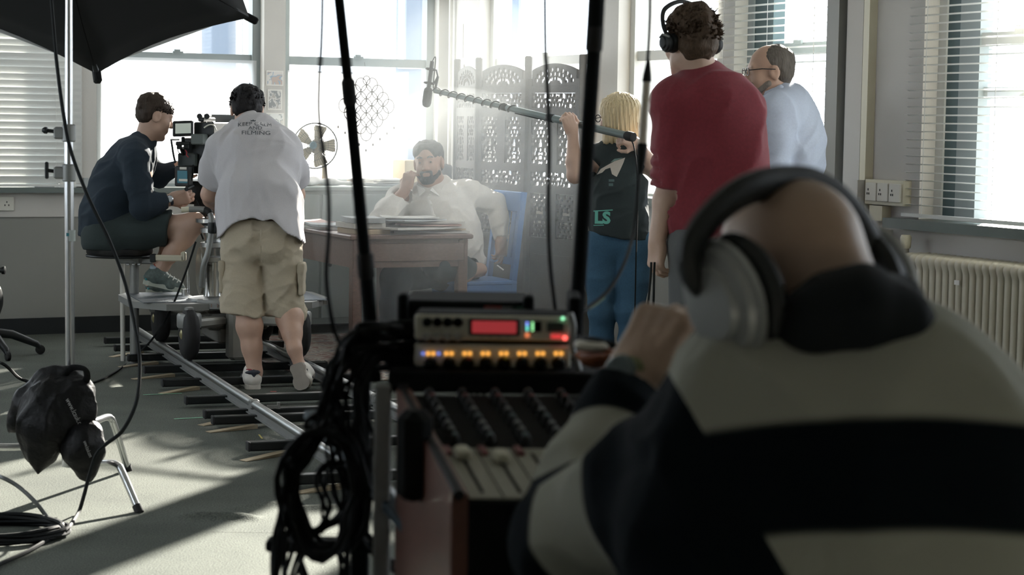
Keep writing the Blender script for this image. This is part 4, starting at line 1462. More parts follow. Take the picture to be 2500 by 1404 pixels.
def dolly():
    cb = 2.05
    root = empty('camera_dolly', RM(rail_a(0, cb) - .3, cb), 'grey metal camera dolly with rubber wheels standing on the track', 'camera dolly')
    Cn = lambda s, d, z: RM(rail_a(0, cb) - .30, cb, 0) + RS * s + RD * d + UP * z
    AX = (RS, RD, UP)
    M_D = mat('dolly_grey_paint', (.30, .295, .265), .45, .2, noise=.15, nscale=10)
    # chassis and steering legs
    mb = MB(); mb.box(Cn(0, 0, .29), (.34, .62, .09), AX, .015); mb.box(Cn(0, .05, .22), (.22, .5, .10), AX, .012); mb.build('chassis', M_D, root)
    mb = MB(); mb.box(Cn(0, .36, .24), (.15, .12, .30), AX, .02); mb.build('rear_post', M_D, root)
    for sg in (-1, 1):
        for dd in (.46, -.42):
            kc = Cn(sg * .30, dd, .34)
            mb = MB(); a, b = Cn(sg * .12, dd * .72, .30), Cn(sg * .30, dd, .30); u = (b - a).normalized(); mb.box((a + b) / 2, (.09, (b - a).length + .06, .05), (u.cross(UP).normalized(), u, UP), .012); arm = mb.build('wheel_arm', M_D, root)
            mb = MB(); mb.lathe(kc - UP * .06, UP, [(.02, 0), (.062, .002), (.066, .012), (.066, .066), (.06, .076), (.025, .08), (.025, .105), (.016, .11)], 24); mb.build('steering_head', M_ALUD, arm, True)
            mb = MB(); mb.box(kc + RD * .045 - UP * .12, (.026, .012, .16), AX, .005); mb.box(kc - RD * .045 - UP * .12, (.026, .012, .16), AX, .005); mb.build('fork', M_ALUD, arm)
            wc = Cn(sg * .30, dd, RZT + .135)
            wheel(root, wc, RS)
    # side platforms
    for sg in (1, -1):
        mb = MB()
        poly = [Cn(sg * .17, -.42, .36), Cn(sg * .50, -.42, .36), Cn(sg * .56, -.30, .36), Cn(sg * .56, .10, .36), Cn(sg * .40, .34, .36), Cn(sg * .17, .34, .36)]
        mb.prism(poly, UP * .035); p = mb.build('side_platform', M_ALUD, root)
        mb = MB(); mb.box(Cn(sg * .36, -.05, .397), (.30, .6, .004), AX); mb.build('tread', mat('ribbed_tread', (.13, .15, .17), .5, .4, bump=.6, bscale=90), p)
        mb = MB(); mb.box(Cn(sg * .50, .175, .378), (.004, .07, .022), (( RS + RD * .7).normalized(), (RD - RS * .7).normalized(), UP)); mb.build('data_plate', M_SOCK, p)
    # turntable and column
    mb = MB(); mb.lathe(Cn(.06, .15, .36), UP, [(.20, 0), (.215, .006), (.215, .03), (.19, .036), (.185, .05), (.06, .052)], 40); tt = mb.build('turntable', M_ALUD, root, True)
    mb = MB()
    for i in range(40):
        a = 2 * math.pi * i / 40; p = Cn(.06, .15, .385) + (RS * math.cos(a) + RD * math.sin(a)) * .215; mb.box(p, (.006, .006, .018), (RS, RD, UP))
    mb.build('scale_marks', M_CHROME, tt)
    mb = MB(); mb.lathe(Cn(.09, .05, .40), UP, [(.06, 0), (.05, .02), (.047, .34), (.055, .35), (.055, .40), (.10, .42), (.10, .44)], 24); mb.build('column', M_CHROME, root, True)
    for z in (.60, .68, .76):
        mb = MB(); mb.lathe(Cn(.09, .05, z), UP, [(.05, 0), (.072, .004), (.072, .028), (.05, .032)], 24); mb.build('column_ring', M_ALU, root, True)
    for sg in (-1, 1):
        mb = MB(); mb.lathe(Cn(.09 + sg * .085, .16, .56), RS * sg, [(.10, 0), (.10, .014), (.09, .018)], 24, sq=1.3); mb.build('side_plate', mat('bare_steel_plate', (.45, .43, .37), .35, .9), root, True)
    # bent steering bar
    mb = MB()
    bar = spline([P(462, 511, 10.72), P(500, 512, 10.72), P(514, 525, 10.70), P(516, 560, 10.68), P(508, 615, 10.66), P(497, 650, 10.66), P(492, 700, 10.7)], 8)
    mb.tube(bar, .016, 12); sb = mb.build('steering_bar', M_ALUD, root, True)
    mb = MB(); mb.tube(bar[8:16], .0185, 12); mb.build('rubber_grip', M_RUB, sb, True)
    mb = MB(); mb.cyl(P(443, 512, 10.72), P(464, 511, 10.72), .015, None, 12); mb.build('pale_grip', M_CREAM, sb, True)
    mb = MB(); mb.lathe(P(518, 570, 10.68), UP, [(.022, 0), (.024, .01), (.024, .05), (.022, .06)], 12); mb.build('bar_clamp', M_BLK, sb, True)
    # seat on its outrigger
    sc = P(292, 612, 11.22)
    mb = MB(); mb.lathe(sc - UP * .03, UP, [(.10, 0), (.175, .004), (.185, .02), (.185, .045), (.16, .062), (.05, .066)], 32); seat = mb.build('seat', mat('black_seat_vinyl', (.012, .013, .014), .4), root, True)
    mb = MB(); mb.lathe(sc - UP * .04, UP, [(.187, .006), (.19, .012), (.187, .018)], 32); mb.build('seat_rim', M_BLK, seat, True)
    mb = MB(); mb.cyl(P(312, 628, 11.2), P(345, 634, 11.15), .024, None, 12); mb.box(P(330, 636, 11.18), (.20, .05, .035), (Vector((1, 0, 0)), Vector((0, 1, 0)), UP), .006); mb.build('seat_arm', M_ALUD, root, True)
    mb = MB(); mb.box(P(412, 630, 11.0), (.17, .03, .034), None, .006); mb.box(P(448, 626, 11.0), (.03, .03, .055), None, .008); mb.build('outrigger', mat('cream_enamel', (.62, .58, .45), .4), root)
    mb = MB(); mb.box(P(374, 630, 11.0), (.03, .045, .045), None, .004); mb.build('outrigger_clamp', M_BLK, root)
    p0 = P(328, 640, 11.2); mb = MB(); mb.cyl(p0, Vector((p0.x, p0.y, .0)), .026, None, 16); mb.build('seat_post', M_ALUD, root, True)
    p1 = P(298, 630, 11.3); mb = MB(); mb.cyl(p1, Vector((p1.x + .005, p1.y, .0)), .014, None, 12); mb.build('seat_prop', mat('white_enamel', (.7, .68, .62), .4), root, True)
    mb = MB()
    for i, x in enumerate((312, 326, 340)): mb.box(P(x, 645, 11.1), (.02, .02, .014), None, .003)
    mb.build('seat_bolt', M_CHROME, root)
    # vertical rods by the column
    mb = MB(); mb.cyl(P(458, 650, 10.95), P(460, 720, 10.95), .008, None, 10); mb.cyl(P(452, 706, 10.94), P(452, 722, 10.94), .02, None, 10); mb.build('guide_rod', M_CHROME, root, True)


dolly()


def film_camera():
    t = empty('film_camera', globals()['P'](500, 500, 11.2), 'black film camera with monitor and battery mounted on the dolly', 'film camera')
    AXc = (Vector((.98, -.2, 0)), Vector((.2, .98, 0)), UP)
    P0 = globals()['P']
    P = lambda x, y, D: P0(x, y, D + .24)
    bx = lambda nm, x, y, D, s, m, par=t, bev=.006, ax=AXc: (lambda mb: (mb.box(P(x, y, D), s, ax, bev), mb.build(nm, m, par))[1])(MB())
    bx('camera_body', 508, 380, 11.15, (.17, .34, .20), M_BLK)
    bx('magazine', 520, 320, 11.1, (.12, .30, .10), M_BLK)
    bx('matte_box', 540, 305, 11.35, (.22, .10, .12), mat('grey_matte_box', (.12, .15, .16), .5))
    bx('top_handle', 505, 292, 11.1, (.035, .20, .025), M_BLK)
    mb = MB(); mb.cyl(P(487, 284, 11.0), P(492, 284, 11.06), .016, None, 12); mb.cyl(P(505, 284, 11.0), P(510, 284, 11.06), .016, None, 12); mb.build('knob', M_BLK, t, True)
    axm = (Vector((.985, .10, .05)).normalized(), Vector((-.1, .985, 0)).normalized(), UP)
    mon = bx('monitor', 447, 314, 10.9, (.115, .03, .088), M_BLK, t, .006, axm)
    bx('screen', 447, 313.5, 10.883, (.086, .004, .056), mat('monitor_screen', (.35, .38, .34), .25, emis=(.55, .62, .55), estr=.25), mon, .001, axm)
    mb = MB(); mb.cyl(P(447, 336, 10.9), P(447, 350, 10.92), .010, None, 10); mb.box(P(447, 350, 10.92), (.08, .04, .022), axm, .004); mb.box(P(438, 358, 10.92), (.028, .03, .03), axm, .004); mb.box(P(455, 358, 10.92), (.03, .03, .024), axm, .004); mb.build('monitor_bracket', M_BLK, t)
    mb = MB(); mb.cyl(P(445, 362, 10.93), P(450, 376, 10.95), .016, None, 10); mb.build('bracket_arm', M_BLK, t, True)
    bx('battery_plate', 460, 390, 10.98, (.10, .08, .075), mat('black_olive_casting', (.03, .04, .036), .5))
    bat = bx('battery', 449, 430, 10.9, (.085, .07, .115), M_BLK)
    bx('battery_label', 445, 432, 10.862, (.058, .004, .07), mat('teal_battery_label', (.03, .20, .27), .4), bat, .001)
    bx('white_sticker', 447, 411, 10.861, (.04, .004, .014), M_SOCK, bat, .001)
    bx('white_sticker', 447, 440, 10.860, (.05, .004, .014), M_SOCK, bat, .001)
    bx('fluid_head', 490, 470, 11.05, (.13, .15, .13), M_BLK)
    mb = MB(); mb.lathe(P(495, 545, 11.02), UP, [(.09, 0), (.09, .03), (.05, .05), (.05, .12)], 20); mb.build('head_base', M_BLK, t, True)
    mb = MB(); mb.cyl(P(470, 455, 10.9), P(455, 462, 10.78), .012, None, 10); mb.build('pan_handle', M_BLK, t, True)
    bx('red_trim', 481, 335, 10.98, (.03, .05, .035), mat('red_anodised', (.30, .03, .03), .4))
    bx('viewfinder', 492, 340, 10.95, (.07, .16, .06), mat('worn_grey_viewfinder', (.10, .12, .11), .5))
    M_SP = M_CHROME
    for x, y in ((484, 309), (500, 302), (507, 312), (520, 300), (494, 318)):
        mb = MB(); mb.cyl(P(x, y, 10.98), P(x + 3, y - 2, 11.0), .007, None, 10); mb.build('connector', M_SP, t, True)
    for k, pts in enumerate([[(418, 341), (420, 355), (423, 375), (428, 398)], [(437, 358), (434, 366), (438, 374), (446, 378)], [(498, 312), (510, 305), (522, 306), (528, 318)], [(452, 366), (456, 372), (455, 378), (460, 384)]]):
        mb = MB(); mb.tube(spline([P(x, y, 10.9 + .02 * (k > 0)) for x, y in pts], 6), (.006, .0025, .004, .003)[k], 6); mb.build('camera_lead', (M_CABLE, M_CABLE, M_SOCK, mat('red_lead', (.4, .03, .04), .5))[k], t, True)
    mb = MB(); mb.cyl(P(416, 341, 10.9), P(438, 341, 10.9), .005, None, 8); mb.build('monitor_rod', M_CHROME, t, True)
    mb = MB()
    rr = random.Random(2)
    for k in range(9):
        x, y = rr.uniform(470, 520), rr.uniform(400, 500)
        mb.tube(spline([P(x, y, 10.93), P(x + rr.uniform(-15, 15), y + 25, 10.9), P(x + rr.uniform(-20, 15), y + 60, 10.92), P(x + rr.uniform(-12, 20), y + 95, 10.95)], 5), .005, 5)
    mb.build('cable_loom', M_CABLE, t, True)


film_camera()
mb = MB(); mb.tube(spline([P(478, 590, 10.8), P(455, 660, 10.78), P(415, 760, 10.7), P(370, 830, 10.6), FL(330, 868, .01), FL(280, 910, .006), FL(215, 937, .006), FL(170, 925, .006)], 8), .006, 6)
tag(mb.build('dolly_cable', M_CABLE, None, True), 'black cable dropping from the dolly and running over the carpet to the stand', 'cable')


# ================================================================ chrome stand with sandbags and softbox
def c_stand():
    D = 7.25
    pt = P(168, -420, D); pb = P(172, 1000, D)
    base = Vector((pb.x, pb.y, 0))
    t = empty('lighting_stand', base, 'chrome lighting stand with bent legs and two clamps', 'lighting stand')
    mb = MB(); mb.cyl(Vector((pb.x, pb.y, .30)), P(168, 400, D), .0175, None, 20); mb.build('lower_column', M_CHROME, t, True)
    mb = MB(); mb.cyl(P(168, 410, D), P(168, 310, D), .0155, None, 20); mb.build('middle_column', M_CHROME, t, True)
    mb = MB(); mb.cyl(P(168, 320, D), pt, .0135, None, 20); mb.build('upper_column', M_CHROME, t, True)
    for y, kn in ((325, 'round'), (422, 'tee')):
        c = P(168, y, D)
        mb = MB(); mb.lathe(c - UP * .032, UP, [(.02, 0), (.025, .004), (.025, .06), (.02, .064)], 20); mb.box(c + Vector((-.028, -.004, 0)), (.05, .026, .045), None, .006); k = mb.build('clamp_collar', M_ALUD, t, True)
        a, b = c + Vector((-.05, -.004, .005)), c + Vector((-.075, -.006, .008))
        mb = MB(); mb.cyl(a, b, .007, None, 10)
        if kn == 'round': mb.lathe(b, Vector((-1, 0, .1)), [(.008, 0), (.0125, .003), (.0125, .012), (.007, .02)], 14)
        else: mb.box(b + Vector((-.004, 0, 0)), (.014, .014, .062), None, .004)
        mb.build('clamp_knob', M_BLK, k, True)
    mb = MB(); mb.lathe(base + UP * .10, UP, [(.02, 0), (.032, .004), (.032, .20), (.02, .21)], 18); mb.build('leg_hub', M_CHROME, t, True)
    for pts in ([base + UP * .28, P(222, 1030, 7.35), P(258, 1019, 7.52), P(270, 1022, 7.56), P(279, 1040, 7.6), FL(313, 1149, .0)],
                [base + UP * .17, P(236, 1128, 7.13), P(272, 1131, 7.05), P(289, 1138, 7.02), P(299, 1154, 7.0), FL(341, 1252, .0)],
                [base + UP * .22, P(60, 1090, 7.2), P(-90, 1090, 7.15), P(-108, 1096, 7.14), P(-116, 1110, 7.13), FL(-150, 1230)]):
        mb = MB(); mb.tube(spline(pts, 6), .0135, 14); l = mb.build('leg', M_CHROME, t, True)
        f = pts[-1]; d = (pts[-2] - f).normalized(); mb = MB(); mb.cyl(f, f + d * .03, .0165, None, 14); mb.build('rubber_foot', M_RUB, l, True)
    mb = MB(); c = P(172, 575, D); mb.lathe(c - UP * .02, UP, [(.0178, 0), (.0178, .04)], 20, cap=False); s = mb.build('label', mat('pale_sticker', (.45, .50, .48), .6), t, True)
    mb = MB(); mb.box(c + Vector((-.006, -.0175, .004)), (.010, .002, .012)); mb.build('logo', mat('teal_logo', (.03, .20, .24), .5), s)


c_stand()


def sandbags():
    M_SB = mat('black_nylon_sandbag', (.006, .006, .007), .5, noise=.2, nscale=60, bump=.4, bscale=45)
    M_SB.node_tree.nodes['Principled BSDF'].inputs['Specular IOR Level'].default_value = .25
    view = tuple(ray(140, 1030))
    t1 = empty('sandbag', P(110, 1160, 7.1), 'larger black sandbag draped over the legs of the chrome stand', 'sandbag', 'sandbags on the stand')
    S = Sdf(); D = 7.12
    q = lambda x, y, d=0: P(x, y, D + d)
    S.path([q(178, 912), q(120, 935), q(75, 985), q(42, 1030), q(22, 1056)], [.03, .05, .055, .035, .004], .03, (view, .8))
    S.path([q(150, 925), q(130, 985, -.06), q(110, 1040, -.08), q(98, 1100, -.08), q(92, 1160, -.08)], [.04, .085, .095, .055, .004], .03, (view, .75))
    S.path([q(175, 925), q(185, 960, -.05), q(195, 1010, -.05), q(205, 1040, -.05)], [.035, .06, .055, .03], .03, (view, .9))
    S.ell(q(140, 1010, -.05), (.11, .07, .10), None, .05)
    S.warp(folds(.008, 32, 71, (.4, 0, 1), .5)); S.warp(folds(.004, 75, 73, (.2, 0, 1), .4))
    b1 = S.build('bag', M_SB, t1, .006)
    t2 = empty('sandbag', P(215, 1165, 7.0), 'smaller black sandbag hanging under the larger one on the near leg', 'sandbag', 'sandbags on the stand')
    S = Sdf(); D = 7.02
    S.path([q(205, 1050, .04), q(205, 1085), q(205, 1115), q(212, 1150), q(219, 1172)], [.045, .062, .058, .03, .004], .03, (view, .85))
    S.path([q(180, 1060, .05), q(165, 1090, .02)], [.05, .03], .03); S.path([q(228, 1055, .02), q(234, 1100, .02)], [.035, .02], .03)
    S.warp(folds(.007, 36, 75, (.4, 0, 1), .5)); S.warp(folds(.004, 80, 77, (.2, 0, 1), .4))
    b2 = S.build('bag', M_SB, t2, .006)
    for tt, pts in ((t1, [q(150, 925, .06), q(172, 900, .02), q(196, 898, .0), q(210, 905, .0), q(212, 925, .02), q(200, 940, .04)]),):
        mb = MB(); mb.tube(spline(pts, 6), .013, 8, sx=.25, hint=view); mb.build('strap', M_SB, tt, True)
    M_T = mat('grey_print_lettering', (.42, .42, .42), .7)
    for bag, (x0, y0), (x1, y1), D_ in ((b1, (165, 972), (206, 1052), 6.8), (b2, (208, 1078), (224, 1118), 6.8)):
        a, b = P(x0, y0, D_), P(x1, y1, D_)
        ex = (b - a).normalized(); fw = Vector(view).normalized(); ey = ex.cross(-fw).normalized(); ey = -ey if ey.x < 0 else ey
        me = text_mesh('www.lcauk.com', .026 if bag is b1 else .02, 0)
        co = np.array([v.co[:] for v in me.vertices]); W = co[:, 0].max() - co[:, 0].min()
        for v in me.vertices: v.co.x *= (b - a).length / W
        wrap_mesh(me, (a + b) / 2, ex, ey, bag, fw, .002, 2)
        link_mesh('lettering', me, M_T, bag, False)


sandbags()


def softbox():
    q = P
    t = empty('softbox', P(170, -200, 7.3), 'big black softbox hanging into the top left corner', 'softbox')
    M_SF = mat('black_softbox_fabric', (.003, .004, .0045), .9); M_DF = mat('white_softbox_front', (.8, .8, .78), .8)
    rim = [q(236, 178, 7.75), q(606, 42, 8.15), q(470, -520, 8.3), q(-150, -560, 8.0), q(-290, -20, 7.7)]
    apex = q(130, -230, 7.28)
    # scalloped edges between the ribs, cloth panels up to the speed ring
    n = 8
    for i in range(5):
        a, b = rim[i], rim[(i + 1) % 5]
        mid = sum(rim, Vector()) / 5
        rows = []
        for j in range(n + 1):
            e = a.lerp(b, j / n); sag = 4 * (j / n) * (1 - j / n)
            e = e + (mid - e).normalized() * .035 * sag
            rows.append([e.lerp(apex, k / 6) + ((e.lerp(apex, k / 6) - mid).normalized() * .06 * math.sin(math.pi * k / 6)) for k in range(7)])
        mb = MB(); mb.add([p for r_ in rows for p in r_], [(j * 7 + k, j * 7 + k + 1, (j + 1) * 7 + k + 1, (j + 1) * 7 + k) for j in range(n) for k in range(6)])
        o = mb.build('fabric_panel', M_SF, t, True, False); sm = o.modifiers.new('thickness', 'SOLIDIFY'); sm.thickness = .004
    mid = sum(rim, Vector()) / 5
    mb = MB(); mb.add([p.lerp(mid, .03) for p in rim], [(0, 1, 2, 3, 4)]); o = mb.build('front_diffuser', M_DF, t); sm = o.modifiers.new('thickness', 'SOLIDIFY'); sm.thickness = .004
    for p in rim:
        mb = MB(); mb.tube([p + (p - mid).normalized() * .015, p, p.lerp(apex, .5) + (p - mid).normalized() * .03, apex], [.014, .012, .008, .008], 8); mb.build('rib', M_BLK, t, True)
        d = (p - mid).normalized(); mb = MB(); mb.box(p + d * .012, (.06, .03, .03), (d, d.cross(UP).normalized(), d.cross(d.cross(UP)).normalized()), .006); mb.build('corner_pocket', M_SF, t)
    mb = MB(); d = (mid - apex).normalized(); mb.lathe(apex - d * .02, d, [(.05, 0), (.09, .005), (.09, .03), (.05, .035)], 24); mb.lathe(apex - d * .26, d, [(.03, 0), (.07, .01), (.07, .23), (.05, .245)], 20); mb.build('lamp_head', M_BLK, t, True)
    mb = MB(); mb.tube([apex - d * .1, P(168, -330, 7.27), P(168, -400, 7.25)], .014, 8); mb.build('bracket', M_BLK, t, True)


softbox()
# cables around the stand
def cable(pts, r, label, name='cable', m=None, n=8):
    mb = MB(); mb.tube(spline(pts, n), r, 7)
    return tag(mb.build(name, m or M_CABLE, None, True), label, 'cable')


cable([P(120, -60, 7.1), P(130, 60, 7.1), P(138, 150, 7.1), P(155, 280, 7.1), P(175, 375, 7.12), P(215, 480, 7.1), P(268, 590, 7.1), P(305, 690, 7.1), P(330, 800, 7.05), P(341, 890, 7.0), P(333, 980, 6.95), P(300, 1050, 6.9), P(258, 1085, 6.9), P(235, 1110, 6.9), P(218, 1160, 6.9), P(205, 1210, 6.88), P(190, 1255, 6.85), FL(160, 1295, .008), FL(110, 1322, .008), FL(60, 1350, .008), FL(-20, 1385, .008)], .0068,
      'long black cable looping down beside the chrome stand to the coil on the floor', 'stand_cable')
cable([P(-40, 868, 9.2), P(10, 890, 9.1), FL(45, 922, .15), FL(72, 934, .12), FL(110, 960, .01)], .008, 'pale edged cable entering from the left behind the sandbags', 'sandbag_cable')
cable([FL(-60, 1150, .02), P(-10, 1160, 6.9), P(40, 1185, 6.85), P(85, 1225, 6.8), P(118, 1268, 6.8), FL(140, 1300, .012)], .0075, 'grey cable arching over the floor beside the coil', 'coil_cable', mat('grey_cable', (.16, .17, .17), .4))
mb = MB(); pts = []
cc = FL(10, 1308)
rr = random.Random(8)
for i in range(7 * 28):
    a = 2 * math.pi * i / 28; k = i // 28
    R = .17 + .03 * rr.random() + .008 * k
    pts.append(cc + Vector((math.cos(a) * (.19 + .012 * (k % 3)), math.sin(a) * (.15 + .012 * ((k + 1) % 3)), .010 + .009 * (k % 4) + .004 * math.sin(3 * a + k))))
mb.tube(pts, .0075, 6); tag(mb.build('cable_coil', M_CABLE, None, True), 'coil of black cable lying on the floor at the bottom left', 'cable coil')


# tripod-footed black stand at the left edge
def edge_stand():
    c = FL(-35, 868)
    t = empty('equipment_stand', c, 'black wheeled equipment stand cut off by the left edge', 'stand')
    mb = MB(); mb.cyl(c + UP * .1, c + UP * .95, .025, None, 12); mb.build('column', M_BLK, t, True)
    for i in range(5):
        a = 2 * math.pi * i / 5 + .35; d = Vector((math.cos(a), math.sin(a), 0))
        mb = MB(); mb.tube([c + UP * .14, c + d * .15 + UP * .12, c + d * .29 + UP * .06, c + d * .31 + UP * .035], [.03, .026, .02, .014], 10); l = mb.build('leg', M_BLK, t, True)
        mb = MB(); mb.lathe(c + d * .31 + UP * .028 - d.cross(UP) * .012, d.cross(UP), [(.02, 0), (.028, .003), (.028, .021), (.02, .024)], 14); mb.build('castor', M_RUB, l, True)
    K = Sdf(); K.ell(c + Vector((-.05, 0, .32)), (.15, .13, .18), None, .03); K.warp(folds(.006, 30, 4)); K.build('hanging_bag', mat('black_bag_nylon', (.012, .014, .014), .5), t, .009)
    mb = MB(); mb.cyl(c + UP * .50, c + Vector((.12, -.02, .50)), .016, None, 10); mb.lathe(c + Vector((.10, -.02, .50)), (1, 0, 0), [(.012, 0), (.024, .004), (.024, .02), (.012, .024)], 14); mb.build('knob', M_BLK, t, True)


edge_stand()
# tape marks on the carpet
for x0, y0, x1, y1, w, c, lb in ((349, 965, 444, 961, .016, (.25, .55, .36), 'far green tape strip on the carpet left of the track'), (425, 1024, 555, 1017, .018, (.25, .55, .36), 'near green tape strip on the carpet left of the track'),
                                 (660, 957, 675, 957, .02, (.65, .12, .10), 'red tape mark between the rails by the trainers'), (535, 874, 548, 874, .02, (.5, .15, .13), 'small red tape mark between the rails behind the dolly'),
                                 (632, 1062, 640, 1072, .008, (.6, .5, .15), 'tiny yellow tape scrap left of the near rail'), (782, 902, 830, 899, .014, (.4, .5, .25), 'pale green tape mark right of the far rail')):
    a, b = FL(x0, y0, .0), FL(x1, y1, .0)
    d = (b - a).normalized(); n = d.cross(UP)
    mb = MB(); N = 6
    mb.add([a.lerp(b, i / N) + n * w / 2 * s + UP * (.0022 + .0004 * (i % 2)) for i in range(N + 1) for s in (-1, 1)], [(2 * i, 2 * i + 1, 2 * i + 3, 2 * i + 2) for i in range(N)])
    tag(mb.build('tape_mark', mat('tape_%d' % int(x0), c, .6)), lb, 'tape', 'tape marks on the carpet')

# straps held by the man in the red sweatshirt
for k, (x0, x1) in enumerate(((1590, 1579), (1598, 1594))):
    cable([P(x0, 640, 7.36), P(x0 - 1, 670, 7.36), P((x0 + x1) / 2, 720, 7.36), P(x1, 790, 7.36), P(x1 + 4, 900, 7.36), P(x0 + 6, 960, 7.37), P(x0 + 14, 900, 7.38)], .0048,
          ['left black strap dangling from the hand of the man in red', 'right black strap dangling from the hand of the man in red'][k], 'hanging_strap')
# ================================================================ sound cart in the foreground
M_PANEL = mat('champagne_grey_panel', (.62, .60, .49), .5, .0, noise=.06, nscale=40)
M_KNOB = mat('black_knob', (.010, .012, .012), .7)
M_CARTB = mat('cart_black_metal', (.008, .010, .011), .75, 0)
for _m in (M_CARTB, M_KNOB): _m.node_tree.nodes['Principled BSDF'].inputs['Specular IOR Level'].default_value = .12
CX = lambda x, D: (x - 1250) / FPX * D


def cart():
    xl, xr = CX(880, 3.3), CX(880, 3.3) + .62
    y0, y1 = 2.62, 3.42
    t = empty('sound_cart', ((xl + xr) / 2, 3.1, 0), 'black metal sound cart carrying the recorder and the mixing desk', 'equipment cart')
    for x, y, m, w in ((CX(884, 3.36), 3.36, M_CARTB, .030), (CX(937, 3.05), 3.05, M_ALUD, .026), (xr, 3.36, M_CARTB, .03), (xr, 2.75, M_CARTB, .03)):
        z1 = 1.02 if w > .028 else .985
        mb = MB(); mb.box((x, y, z1 / 2 + .05), (w, w, z1 - .1), None, .003); mb.build('post', m, t)
    zs = .992
    mb = MB(); mb.box((.12, 3.27, zs), (.62, .44, .018), None, .004); mb.box((.12, 3.055, zs - .003), (.62, .012, .034), None, .003); mb.build('upper_shelf', M_CARTB, t)
    mb = MB(); mb.box((.20, 2.92, .62), (.64, .80, .018), None, .004); mb.build('lower_shelf', M_CARTB, t)
    mb = MB(); mb.box((.20, 3.0, .16), (.64, .70, .02), None, .004); mb.build('bottom_shelf', M_CARTB, t)
    for a, b in ((P(760, 1010, 3.40), P(1010, 1300, 2.95)), (P(930, 1190, 3.35), P(1110, 1390, 2.8))):
        d = b - a; mb = MB(); u = d.normalized(); s = u.cross(UP).normalized(); mb.box((a + b) / 2, (.028, d.length, .016), (s, u, s.cross(u)), .002); mb.build('brace', mat('slate_blue_bar', (.10, .14, .18), .35, .5), t)
    mb = MB(); mb.box((P(680, 1330, 3.35) + P(920, 1330, 3.2)) / 2, (.20, .05, .02), None, .004); mb.build('side_bracket', M_CARTB, t)
    for x, y in ((CX(884, 3.36), 3.36), (xr, 3.36), (xr, 2.75), (CX(937, 3.05), 3.05)):
        mb = MB(); mb.lathe(Vector((x - .014, y, .045)), (1, 0, 0), [(.03, 0), (.045, .003), (.045, .025), (.03, .028)], 18); c = mb.build('castor', M_RUB, t, True)
        mb = MB(); mb.box((x, y, .075), (.05, .04, .03), None, .004); mb.build('castor_fork', M_ALUD, c)


cart()


